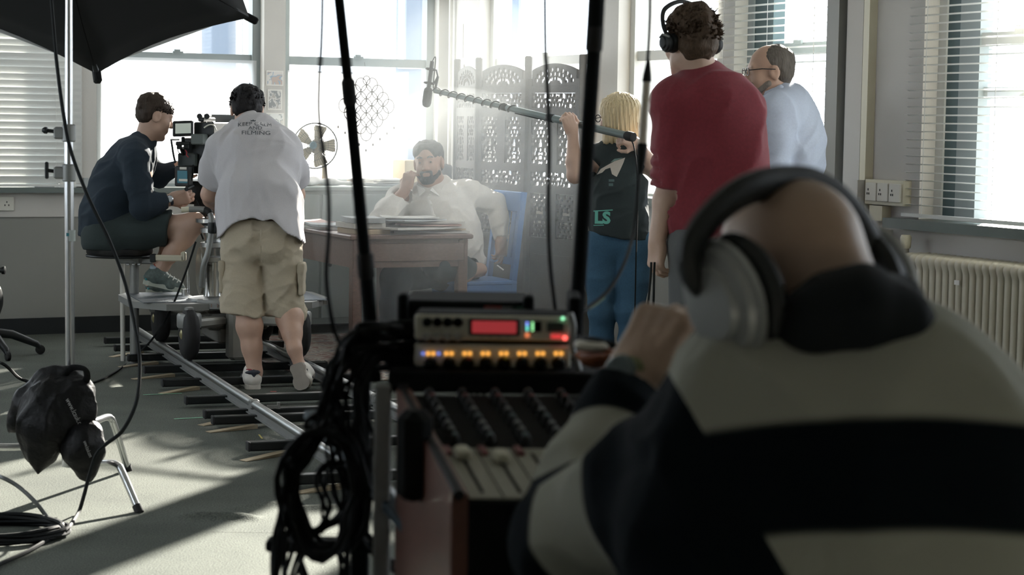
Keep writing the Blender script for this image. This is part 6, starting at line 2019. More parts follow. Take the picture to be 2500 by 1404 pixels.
# ---------------------------------------------------------------- camera operator on the dolly seat
def man_operator():
    D = 11.25
    q = lambda x, y, d=0: P(x, y, D + d)
    root = person(q(300, 600), 'man in dark navy sweater and shorts sitting on the dolly seat, working the film camera')
    sk = skin('skin_light', (0.50, 0.33, 0.25))
    S = Sdf()
    hc = q(379, 283, .02); M = basis((.86, .36, -.30))
    add_head(S, hc, M, 1.0)
    nb = q(352, 352, 0); neck(S, hc, M, nb, .055, .062)
    pel = q(265, 560); ch = q(312, 415)
    S.cone(pel, q(275, 500), .13, .12, .05, ((0, 1, 0), 1.15)); S.cone(q(275, 500), ch, .12, .14, .05, ((0, 1, 0), 1.2))
    S.cone(q(325, 375, -.16), q(340, 375, .16), .065, None, .05)
    shN, elN, wrN = q(330, 385, -.2), q(345, 508, -.22), q(418, 488, -.16)
    shF, elF, wrF = q(345, 385, .2), q(385, 430, .27), q(438, 408, .2)
    for a, b, c in ((shN, elN, wrN), (shF, elF, wrF)):
        S.cone(a, b, .05, .042, .03); S.path([b, b.lerp(c, .3), c], [.042, .042, .028], .02)
    add_hand(S, wrN, (.96, .0, .22), (.1, -.9, -.3), 1, (.75, .75, .8, .85), 1.05, .5)
    add_hand(S, wrF, (.95, .1, .2), (.1, .9, .2), -1, (.6, .6, .7, .8))
    hN, kN, aN = q(275, 575, -.1), q(474, 545, -.14), q(392, 655, -.12)
    hF, kF, aF = q(275, 575, .1), q(440, 560, .2), q(372, 690, .16)
    for h_, k_, a_ in ((hN, kN, aN), (hF, kF, aF)):
        S.cone(h_, k_, .09, .06, .03); S.path([k_, k_.lerp(a_, .3), k_.lerp(a_, .65), a_], [.058, .058, .045, .036], .03)
    heelN, toeN = q(350, 692, -.12), q(450, 715, -.12)
    heelF, toeF = q(356, 716, .16), q(440, 722, .18)
    S.cone(aN, heelN.lerp(toeN, .25) + Vector((0, 0, .05)), .036, .034, .02); S.cone(aF, heelF.lerp(toeF, .25) + Vector((0, 0, .05)), .036, .034, .02)
    add_foot(S, heelN, toeN); add_foot(S, heelF, toeF)
    S.build('body', sk, root, .0065)
    # sweater
    T = Sdf()
    T.path([q(262, 578), q(268, 520), q(292, 450), q(315, 400)], [.165, .155, .15, .14], .06, ((0, 1, 0), 1.25))
    T.cone(q(325, 372, -.16), q(338, 372, .16), .085, None, .06); T.cone(q(338, 372), q(350, 345), .09, .068, .04)
    T.path([shN, shN.lerp(elN, .5), elN, elN.lerp(wrN, .4), wrN], [.082, .073, .062, .057, .045], .03)
    T.path([shF, elF, wrF], [.078, .06, .043], .03)
    T.cut(wrN.lerp(elN, .12), wrN - elN, lim=.09); T.cut(wrF, wrF - elF, lim=.09); T.cut(q(270, 577), (0, 0, -1), lim=.6)
    T.warp(folds(.011, 18, 12, (.5, 0, 1), .5)); T.warp(folds(.007, 42, 15, (1, 0, .4), .4))
    T.build('sweater', cloth('dark_navy_knit', (0.018, 0.032, 0.048), bump=.4), root, .0075)
    B = Sdf()
    B.cone(q(262, 582, -.1), q(262, 582, .1), .145, None, .06)
    B.path([q(275, 575, -.1), q(350, 562, -.13), q(432, 552, -.14)], [.125, .105, .095], .03)
    B.path([q(275, 575, .1), q(350, 572, .15), q(420, 568, .18)], [.115, .10, .09], .03)
    B.cut(q(425, 552, 0), (1, 0, -.15)); B.cut(q(262, 605), (0, 0, -1)); B.warp(folds(.006, 30, 5, (1, 0, 0), .4))
    B.build('shorts', cloth('dark_green_shorts', (0.028, 0.042, 0.042)), root, .0075)
    # trainers
    up_ = mat('patterned_trainer', (0.10, 0.13, 0.12), 0.7, noise=.6, nscale=60); so_ = mat('trainer_sole_pale', (0.42, 0.45, 0.38), 0.6); sc = cloth('grey_sock', (0.35, 0.42, 0.46)); teal = mat('teal_trim', (0.05, 0.3, 0.33), 0.5); lace = mat('pale_lace', (.45, .47, .42), .8)
    for hl, to, an in ((heelN, toeN, aN), (heelF, toeF, aF)):
        F = Sdf(); d = (to - hl).normalized(); uu = (UP - d * UP.dot(d)).normalized(); sd = d.cross(uu)
        add_foot(F, hl, to, UP, 1, 1.2); F.cone(hl + d * .055 + uu * .05, hl + d * .065 + uu * .085, .046, .047, .02)
        F.cut(hl + uu * .09, uu - d * .3); F.cut(hl + uu * .004, -uu)
        sh = F.build('trainer', up_, root, .0065)
        sole(hl, to, uu, .046, .026, 'sole', so_, sh)
        mb = MB()
        for j in range(5):
            p = hl + d * (.11 + .026 * j) + uu * (.088 - .009 * j)
            mb.tube([p + sd * .036 - uu * .012, p + uu * .006, p - sd * .036 - uu * .012], .0035, 5)
        mb.build('laces', lace, sh)
        mb = MB(); mb.tube([hl + d * .02 + sd * .04 + uu * .03, hl - d * .002 + uu * .04, hl + d * .02 - sd * .04 + uu * .03], .007, 6); mb.build('heel_trim', teal, sh)
        mb = MB(); top = an.lerp(hl + d * .06 + uu * .08, .35); mb.tube([hl + d * .06 + uu * .06, hl + d * .058 + uu * .1, top], [.044, .043, .041], 16); s2 = mb.build('sock', sc, sh, True)
        mb = MB(); dd = (top - hl).normalized(); mb.cyl(top - dd * .006, top + dd * .004, .0425, None, 16); mb.build('sock_band', mat('red_band', (.4, .06, .05), .9), sh)
    # wrist watch
    wd = (wrN - elN).normalized(); wc = wrN.lerp(elN, .02)
    mb = MB(); mb.lathe(wc - wd * .010, wd, [(.030, 0), (.033, .004), (.033, .016), (.030, .02)], 18); w = mb.build('wrist_watch', mat('watch_strap_dark', (.02, .03, .05), .4), root, True)
    mb = MB(); mb.lathe(wc + Vector((0, -.026, .006)), (0, -1, .2), [(.020, 0), (.021, .008), (.017, .012)], 18); mb.build('watch_case', mat('steel', (.5, .52, .55), .25, 1.0), w, True)
    hm = hair_mat('hair_dark_brown', (0.045, 0.032, 0.024))
    Hh = Sdf(); Hh.ell(loc(hc, M, 0, -.016, .052), [.083, .103, .078], M, .02); Hh.ell(loc(hc, M, 0, -.05, -.005), [.076, .062, .066], M, .03)
    Hh.ell(loc(hc, M, 0, .12, -.015), [.1, .062, .075], M, .02, 's')
    Hh.warp(lambda p: .004 * vnoise(p, 90, 2) + .003 * vnoise(p, 210, 5))
    Hh.build('hair', hm, root, .0065)
    tufts('hair_locks', hm, root, hc, M, 1.0, 520, (.08, .1, .084), .3, .015, 11, -.1, sweep=(0, .5, .4))
    return root


man_operator()
# ---------------------------------------------------------------- actor on the blue chair
def man_actor():
    D = 12.0
    q = lambda x, y, d=0: P(x, y, D + d)
    root = person(q(1100, 850), 'bearded man in white shirt sitting on the blue chair, elbow on the desk', 'people on the set')
    sk = skin('skin_brown', (0.34, 0.19, 0.125))
    S = Sdf()
    hc = q(1046, 397, -.02); M = basis((-.15, -.97, -.02), (-.10, 0, 1))
    add_head(S, hc, M, 1.06); nb = q(1056, 458, .0); neck(S, hc, M, nb, .06, .066)
    S.path([q(1105, 640, -.02), q(1088, 560, 0), q(1062, 490, .02)], [.16, .16, .14], .06, ((0, 1, 0), .8))
    shR, elR, wrR = q(974, 488, -.02), q(922, 548, -.16), q(990, 462, -.12)
    shL, elL, wrL = q(1140, 472, .06), q(1212, 500, .12), q(1224, 585, .0)
    S.cone(shR, shL, .065, None, .05)
    for a, b, c in ((shR, elR, wrR), (shL, elL, wrL)):
        S.cone(a, b, .052, .042, .03); S.path([b, b.lerp(c, .3), c], [.042, .042, .029], .02)
    add_hand(S, wrR, (.25, .05, .97), (-.5, -.8, .1), -1, (1.0, .9, .8, .7), 1.0, .4)
    add_hand(S, wrL, (.0, -.1, -1), (.75, -.65, 0), -1, (.35, .5, .7, .8), 1.05, .3)
    # legs: right shin down under the desk, left leg folded on the seat
    hR, kR, aR = q(1075, 655, -.05), q(965, 680, -.42), q(955, 815, -.36)
    hL, kL, aL = q(1120, 650, -.05), q(1072, 648, -.36), q(1172, 660, -.20)
    for h_, k_, a_ in ((hR, kR, aR), (hL, kL, aL)):
        S.cone(h_, k_, .09, .062, .03); S.cone(k_, a_, .055, .04, .03)
    add_foot(S, FL(955, 845, 0.0) + Vector((0, -.1, 0)), FL(950, 845) + Vector((-.03, -.34, 0)))
    add_foot(S, q(1192, 664, -.20), q(1118, 694, -.24), (.35, -.2, .9), 1, .95)
    S.cone(aR, FL(955, 845) + Vector((0, -.14, .05)), .04, .036, .02)
    S.build('body', sk, root, .0065)
    T = Sdf()
    yv = ((0, 1, 0), .85)
    T.path([q(1112, 632, -.02), q(1098, 575, -.02), q(1072, 510, 0), q(1060, 478, .02)], [.178, .185, .17, .12], .06, yv)
    T.cone(q(990, 484, 0), q(1128, 474, .05), .082, None, .06)
    T.cone(q(1054, 468, 0), q(1052, 450, -.01), .075, .066, .03)
    T.path([shR, shR.lerp(elR, .5), elR, elR.lerp(wrR, .45), wrR.lerp(elR, .08)], [.085, .078, .066, .06, .048], .035)
    T.path([shL, shL.lerp(elL, .5), elL, elL.lerp(wrL, .45), wrL], [.085, .078, .066, .056, .044], .035)
    T.cut(wrR.lerp(elR, .22), wrR - elR, lim=.08); T.cut(wrL.lerp(elL, .02), wrL - elL, lim=.09); T.cut(q(1100, 655, 0), (-.25, 0, -1), lim=.5)
    T.warp(folds(.013, 16, 21, (.6, 0, 1), .5)); T.warp(folds(.009, 34, 25, (1, 0, .5), .4))
    sh = T.build('shirt', cloth('white_cotton_shirt', (0.70, 0.67, 0.62), bump=.15), root, .0075)
    # open collar, placket and buttons
    wc = cloth('white_collar', (0.72, 0.70, 0.66), bump=.1)
    for sg in (-1, 1):
        mb = MB()
        a0 = q(1050 + sg * 26, 436, .03); a1 = q(1050 + sg * 33, 452, -.07); a2 = q(1048 + sg * 24, 480, -.125); a3 = q(1044 + sg * 6, 466, -.12)
        n = Vector((0, -.012, .004))
        mb.prism([a0, a1, a2, a3], n); mb.build('collar', wc, sh)
    mb = MB(); mb.tube(onto(sh, [q(1042 + t * 40, 478 + t * 120, -.3) for t in [i / 10 for i in range(11)]], (0, 1, -.05), -.001), .013, 6, sx=.25, hint=(0, 1, 0)); mb.build('placket', wc, sh, True)
    for x, y in ((1046, 474), (1050, 500), (1058, 528), (1068, 560)):
        mb = MB(); mb.lathe(onto(sh, [q(x, y, -.3)], (0, 1, -.05), .003)[0], (0, -1, .1), [(.006, 0), (.006, .004)], 10); mb.build('button', mat('shirt_button', (.6, .58, .52), .4), sh)
    B = Sdf()
    B.cone(hR, hL, .13, None, .06); B.cone(q(1110, 650), q(1105, 625), .16, .15, .05, ((0, 1, 0), .85))
    for h_, k_, a_ in ((hR, kR, aR), (hL, kL, aL)):
        B.path([h_, k_, k_.lerp(a_, .5), a_ if a_ is aR else k_.lerp(a_, .72)], [.11, .083, .075, .07 if a_ is aR else .055], .03)
    B.cut(q(1110, 618), (0, 0, 1)); B.cut(FL(1000, 845, .06), (0, 0, -1)); B.warp(folds(.006, 30, 5, (0, 0, 1), .4))
    B.build('trousers', cloth('dark_trousers', (0.03, 0.042, 0.05)), root, .008)
    for x in (955,):
        F = Sdf(); h0 = FL(x, 845) + Vector((0, -.1, 0)); t0 = h0 + Vector(((x - 1015) / 2000, -.26, 0))
        add_foot(F, h0, t0, UP, 1, 1.18); F.cut(h0 + Vector((0, 0, .085)), UP); F.cut(h0 + Vector((0, 0, .002)), -UP)
        F.build('shoe', mat('black_shoe_leather', (.02, .02, .02), .35), root, .008)
    hm = hair_mat('hair_black_soft', (0.012, 0.011, 0.012))
    Hh = Sdf(); Hh.ell(loc(hc, M, 0, -.01, .062, 1.06), [.09, .108, .076], M, .02); Hh.ell(loc(hc, M, 0, -.05, .0, 1.06), [.086, .07, .08], M, .03)
    Hh.ell(loc(hc, M, 0, .118, .012, 1.06), [.064, .072, .09], M, .03, 's')
    Hh.warp(lambda p: .006 * vnoise(p, 70, 2) + .003 * vnoise(p, 190, 5))
    Hh.build('hair', hm, root, .0065)
    Bd = Sdf()
    Bd.cone(loc(hc, M, -.058, .03, -.06, 1.06), loc(hc, M, -.02, .078, -.102, 1.06), .018, .018, .02); Bd.cone(loc(hc, M, .058, .03, -.06, 1.06), loc(hc, M, .02, .078, -.102, 1.06), .018, .018, .02)
    Bd.cone(loc(hc, M, -.025, .088, -.05, 1.06), loc(hc, M, .025, .088, -.05, 1.06), .009, None, .01); Bd.ell(loc(hc, M, 0, .078, -.1, 1.06), [.03, .022, .022], M, .02); Bd.ell(loc(hc, M, 0, .084, -.084, 1.06), [.022, .012, .010], M, .01)
    Bd.cone(loc(hc, M, -.028, .086, -.055, 1.06), loc(hc, M, -.022, .08, -.095, 1.06), .009, .012, .01); Bd.cone(loc(hc, M, .028, .086, -.055, 1.06), loc(hc, M, .022, .08, -.095, 1.06), .009, .012, .01)
    Bd.warp(lambda p: .002 * vnoise(p, 200, 2))
    Bd.build('beard', hm, root, .0055)
    for sg in (-1, 1):
        mb = MB(); mb.tube([loc(hc, M, sg * .014, .095, .03, 1.06), loc(hc, M, sg * .03, .094, .036, 1.06), loc(hc, M, sg * .047, .084, .030, 1.06)], [.004, .0055, .003], 6); mb.build('eyebrow', hm, root)
        mb = MB(); mb.ball(loc(hc, M, sg * .031, .086, .004, 1.06), (.008, .008, .006), 10); mb.build('eye', mat('eye_dark', (.03, .02, .015), .15), root, True)
    return root


man_actor()


# ---------------------------------------------------------------- woman with the boom pole
def woman_boom():
    D = 10.6
    q = lambda x, y, d=0: P(x, y, D + d)
    root = person(FL(1505, 935), 'blonde woman in glasses, black t-shirt and jeans holding up the boom pole')
    sk = skin('skin_fair', (0.60, 0.41, 0.32))
    S = Sdf()
    hc = q(1508, 288, .05); M = basis((-.80, .58, -.04))
    add_head(S, hc, M, .97); nb = q(1512, 362, .04); neck(S, hc, M, nb, .048, .055)
    S.path([q(1508, 570, 0), q(1508, 480, 0), q(1508, 410, .03)], [.10, .115, .12], .05, ((.6, .8, 0), .8))
    shL, elL, wrL = q(1452, 385, .05), q(1404, 428, -.06), q(1398, 322, .0)
    shR, elR, wrR = q(1562, 388, -.02), q(1608, 425, .0), q(1556, 352, -.15)
    S.cone(shL, shR, .055, None, .05)
    for a, b, c in ((shL, elL, wrL), (shR, elR, wrR)):
        S.cone(a, b, .05, .042, .03); S.path([b, b.lerp(c, .3), c], [.042, .044, .027], .02)
    add_hand(S, wrL, (-.35, -.1, .9), (.4, -.9, .0), 1, (.95, .95, .95, .95), .93, .25)
    add_hand(S, wrR, (-.85, -.1, .35), (.1, -.75, .6), -1, (1.0, 1.0, 1.0, 1.0), .95, .4)
    hL, kL, aL = q(1475, 590, .02), q(1470, 760, .02), q(1470, 905, .08)
    hR, kR, aR = q(1545, 590, .0), q(1540, 760, -.02), q(1538, 905, .04)
    for h_, k_, a_ in ((hL, kL, aL), (hR, kR, aR)):
        S.cone(h_, k_, .085, .055, .03); S.cone(k_, a_, .05, .036, .03)
    S.build('body', sk, root, .006)
    T = Sdf()
    fl = ((.55, .83, 0), .8)
    T.path([q(1512, 605, 0), q(1510, 530, 0), q(1508, 460, 0), q(1506, 405, .03)], [.165, .155, .15, .145], .05, fl)
    T.cone(q(1468, 386, .04), q(1552, 388, -.02), .068, None, .05); T.cone(q(1510, 372, .03), q(1512, 358, .04), .07, .058, .03)
    T.cone(shL, shL.lerp(elL, .35), .064, .058, .04); T.cone(shR, shR.lerp(elR, .35), .064, .06, .04)
    T.cut(shL.lerp(elL, .3), elL - shL, lim=.085); T.cut(shR.lerp(elR, .3), elR - shR, lim=.085); T.cut(q(1510, 578, 0), (-.1, 0, -1))
    T.warp(folds(.009, 20, 31, (.4, 0, 1), .5)); T.warp(folds(.005, 45, 33, (1, 0, .4), .4))
    sh = T.build('t_shirt', cloth('faded_black_cotton', (0.028, 0.04, 0.042), bump=.2), root, .007)
    # print on the back: pale shape and the end of a word
    cast = ray(1490, 480)
    M_TEAL = mat('teal_shirt_print', (0.16, 0.50, 0.40), 0.8); M_BEI = mat('beige_shirt_print', (0.55, 0.50, 0.44), 0.8, noise=.15, nscale=30)
    me = text_mesh('LS', .085, .004)
    for v in me.vertices: v.co.x *= 1.05
    wrap_mesh(me, q(1470, 534, -.3), (1, 0, 0), UP, sh, cast); link_mesh('lettering', me, M_TEAL, sh, False)
    for poly, mt in (([(1456, 425), (1466, 411), (1482, 402), (1500, 392), (1527, 383), (1523, 395), (1514, 415), (1506, 431), (1500, 428), (1494, 424), (1490, 408), (1478, 412), (1470, 420)], M_BEI),
                     ([(1490, 395), (1500, 386), (1522, 383), (1502, 391)], mat('sage_shirt_print', (.2, .3, .27), .8)),
                     ([(1448, 515), (1496, 512), (1496, 514.5), (1448, 517.5)], M_TEAL), ([(1448, 551), (1474, 550), (1474, 552), (1448, 553)], M_TEAL),
                     ([(1486, 437), (1500, 437), (1500, 443), (1486, 443)], mat('slate_shirt_print', (.10, .15, .15), .8)), ([(1486, 447), (1497, 447), (1497, 454), (1486, 454)], mat('slate_shirt_print', (.10, .15, .15), .8))):
        c = q(1490, 450, -.3)
        me = bpy.data.meshes.new('shirt_print'); vs = [q(x, y, -.3) - c for x, y in poly]
        me.from_pydata([(v.x, v.z, 0) for v in vs], [], [tuple(range(len(poly)))])
        wrap_mesh(me, c, (1, 0, 0), UP, sh, cast, .0012, 4); link_mesh('shirt_print', me, mt, sh, False)
    B = Sdf()
    B.cone(q(1480, 592, .02), q(1540, 592, 0), .112, None, .05)
    B.path([hL, q(1468, 680, .02), kL, q(1468, 830, .05), aL], [.105, .09, .072, .064, .056], .03); B.path([hR, q(1545, 680, 0), kR, q(1540, 830, 0), aR], [.105, .09, .072, .064, .056], .03)
    B.cut(q(1510, 566, 0), (0, 0, 1)); B.cut(FL(1505, 935, .03), (0, 0, -1)); B.warp(folds(.004, 40, 6, (1, 0, .3), .4))
    B.build('jeans', cloth('blue_denim', (0.045, 0.115, 0.19), noise=.2, bump=.3), root, .007)
    for x, y in ((1470, 940), (1538, 940)):
        F = Sdf(); h0 = FL(x, y); t0 = h0 + Vector((-.10, .2, 0)); add_foot(F, h0, t0, UP, 1, 1.1); F.cut(h0 + Vector((0, 0, .08)), UP); F.cut(h0 + Vector((0, 0, .002)), -UP)
        F.build('shoe', mat('black_canvas_shoe', (.02, .02, .022), .8), root, .008)
    # hair: straight shoulder-length bob with fringe
    hm = mat('hair_blonde', (0.62, 0.50, 0.30), 0.42, noise=.35, nscale=150, bump=.7, bscale=160, stretch=(1, 1, .08))
    Hh = Sdf(); Hh.ell(loc(hc, M, 0, -.01, .05), [.092, .112, .082], M, .02)
    Hh.cone(loc(hc, M, 0, -.03, .03), loc(hc, M, .01, -.045, -.12), .098, .092, .03)
    Hh.cone(loc(hc, M, .055, .0, .02), loc(hc, M, .066, .01, -.12), .045, .036, .03); Hh.cone(loc(hc, M, -.055, .0, .02), loc(hc, M, -.066, .01, -.12), .045, .036, .03)
    Hh.ell(loc(hc, M, 0, .115, -.07), [.062, .075, .105], M, .02, 's')
    ang = lambda p: np.arctan2(p[:, 1] - hc.y, p[:, 0] - hc.x)
    Hh.warp(lambda p: .0035 * np.sin(ang(p) * 34 + 3 * np.sin(p[:, 2] * 9)) + .0025 * np.sin(ang(p) * 71 + 2))
    Hh.trim(lambda X, Y, Z: (hc.z - .150 + .012 * np.sin(X * 190) + .01 * np.sin(X * 77 + Y * 60)) - Z)
    Hh.build('hair', hm, root, .006)
    mb = MB()
    r = random.Random(3)
    for i in range(60):
        a = r.uniform(-2.9, .5); rr = .088
        b0 = loc(hc, M, rr * math.cos(a), -.03 + rr * math.sin(a), -.10)
        mb.tube([b0, b0 + Vector((r.uniform(-.006, .006), r.uniform(-.006, .006), -.04)), b0 + Vector((r.uniform(-.014, .014), r.uniform(-.012, .012), -r.uniform(.06, .10)))], [.005, .004, .001], 5)
    mb.build('hair_locks', hm, root, True)
    # glasses
    g = empty('spectacles', hc); g.parent = root; g.matrix_parent_inverse = WORLD_INV(root)
    bm_ = mat('black_acetate', (.01, .01, .012), .25)
    for sg in (-1, 1):
        mb = MB(); c = loc(hc, M, sg * .033, .104, .0)
        X_, Y_, Z_ = [Vector(M[:, i]) for i in range(3)]
        mb.tube([c + X_ * .025 * math.cos(t) + Z_ * .019 * math.sin(t) for t in [2 * math.pi * i / 20 for i in range(20)]], .0028, 6, closed=True); mb.build('rim', bm_, g)
        mb = MB(); mb.tube([c + X_ * sg * .025, loc(hc, M, sg * .078, .06, .004), loc(hc, M, sg * .08, -.005, .002)], .0025, 6); mb.build('temple', bm_, g)
    return root


woman_boom()


# ---------------------------------------------------------------- man in the red sweatshirt
def man_red():
    D = 7.4
    q = lambda x, y, d=0: P(x, y, D + d)
    root = person(P(1740, 1215, D), 'man in dark red sweatshirt and headphones standing with his back turned')
    sk = skin('skin_fair_rosy', (0.56, 0.38, 0.29))
    S = Sdf()
    hc = q(1686, 100, .02); M = basis((-.52, .85, -.02))
    add_head(S, hc, M, 1.05); nb = q(1712, 185, .02); neck(S, hc, M, nb, .062, .07)
    S.path([q(1745, 570), q(1745, 420), q(1738, 280)], [.15, .15, .15], .05, ((.2, 1, 0), .72))
    shL, elL, wrL = q(1648, 255, -.02), q(1637, 448, .02), q(1604, 590, .0)
    shR, elR, wrR = q(1800, 274, .06), q(1824, 445, .12), q(1826, 570, .02)
    S.cone(shL, shR, .07, None, .05)
    for a, b, c in ((shL, elL, wrL), (shR, elR, wrR)):
        S.cone(a, b, .055, .046, .03); S.path([b, b.lerp(c, .3), c], [.047, .05, .031], .02)
    add_hand(S, wrL, (-.02, .05, -1), (-.85, -.5, 0), 1, (.55, .6, .65, .7), 1.05, .3); add_hand(S, wrR, (0, .1, -1), (.8, -.5, 0), -1, (.4, .45, .5, .5), 1.05, .3)
    hL, kL, aL = q(1700, 610, 0), q(1695, 900, 0), P(1690, 1150, D)
    hR, kR, aR = q(1785, 610, .03), q(1795, 900, .03), P(1800, 1150, D + .05)
    for h_, k_, a_ in ((hL, kL, aL), (hR, kR, aR)):
        S.cone(h_, k_, .09, .06, .03); S.cone(k_, a_, .055, .042, .03)
    S.build('body', sk, root, .006)
    T = Sdf()
    fl = ((.15, 1, 0), .70)
    T.path([q(1745, 610), q(1745, 480), q(1742, 380), q(1738, 290)], [.168, .166, .178, .18], .06, fl)
    T.cone(q(1672, 252, -.01), q(1792, 262, .05), .085, None, .07); T.cone(q(1722, 212, .02), q(1714, 186, .02), .095, .072, .05)
    T.path([shL, shL.lerp(elL, .5), elL.lerp(shL, .12), elL.lerp(wrL, .08)], [.09, .078, .073, .068], .035)
    T.path([shR, shR.lerp(elR, .5), elR.lerp(shR, .1), elR.lerp(wrR, .15)], [.09, .078, .072, .066], .035)
    T.cut(elL.lerp(wrL, .1), wrL - elL, lim=.10); T.cut(elR.lerp(wrR, .14), wrR - elR, lim=.10); T.cut(q(1745, 578), (0, 0, -1), lim=.3)
    ux = lambda p: p[:, 2]
    T.warp(folds(.012, 14, 41, (.25, 0, 1), .35)); T.warp(folds(.008, 32, 43, (.6, 0, 1), .4))
    ez = elL.z
    ax_ = A3(shL); bx_ = A3(elL) - ax_
    def armd(p):
        t = np.clip((p - ax_) @ bx_ / (bx_ @ bx_), 0, 1.3)
        return np.linalg.norm(p - ax_ - t[:, None] * bx_, axis=1)
    T.warp(lambda p: np.where((p[:, 2] < ez + .14) & (armd(p) < .085), .0065 * np.sin(p[:, 2] * 135 + 2.5 * np.sin(p[:, 0] * 22 + p[:, 1] * 20)), 0))
    red = mat('dark_red_jersey', (0.20, 0.018, 0.030), 0.85, noise=.22, nscale=90, bump=.2, bscale=500, sheen=.2)
    sh = T.build('sweatshirt', red, root, .0065)
    B = Sdf()
    B.cone(q(1712, 590), q(1778, 590, .02), .125, None, .05); B.path([hL, kL, aL], [.108, .085, .07], .03); B.path([hR, kR, aR], [.108, .085, .07], .03)
    B.cut(q(1740, 560), (0, 0, 1)); B.cut(FL(1700, 1210, .04), (0, 0, -1)); B.warp(folds(.005, 26, 8, (0, 0, 1), .4))
    B.build('trousers', cloth('grey_trousers', (0.11, 0.115, 0.115)), root, .008)
    for x, dd in ((1690, 0), (1800, .05)):
        F = Sdf(); h0 = P(x, 1215, D + dd); h0.z = 0; t0 = h0 + Vector((-.06 if dd == 0 else .04, .27, 0)); add_foot(F, h0, t0, UP, 1, 1.15); F.cut(h0 + Vector((0, 0, .085)), UP); F.cut(h0 + Vector((0, 0, .002)), -UP)
        F.build('shoe', mat('brown_shoe_suede', (.07, .05, .035), .8), root, .008)
    hm = hair_mat('hair_brown', (0.075, 0.048, 0.030), stretch=(1, 1, .3))
    Hh = Sdf(); Hh.ell(loc(hc, M, 0, -.015, .055, 1.05), [.089, .11, .085], M, .02); Hh.ell(loc(hc, M, 0, -.05, -.01, 1.05), [.082, .068, .072], M, .03)
    Hh.ell(loc(hc, M, 0, .13, -.01, 1.05), [.09, .062, .08], M, .02, 's')
    Hh.warp(lambda p: .007 * vnoise(p, 55, 2) + .004 * vnoise(p, 150, 5))
    Hh.build('hair', hm, root, .006)
    tufts('hair_locks', hm, root, hc, M, 1.05, 700, (.088, .108, .09), .7, .024, 21, -.35, .6, sweep=(.2, -.4, .2))
    return root, hc, M


RED, RED_HC, RED_M = man_red()


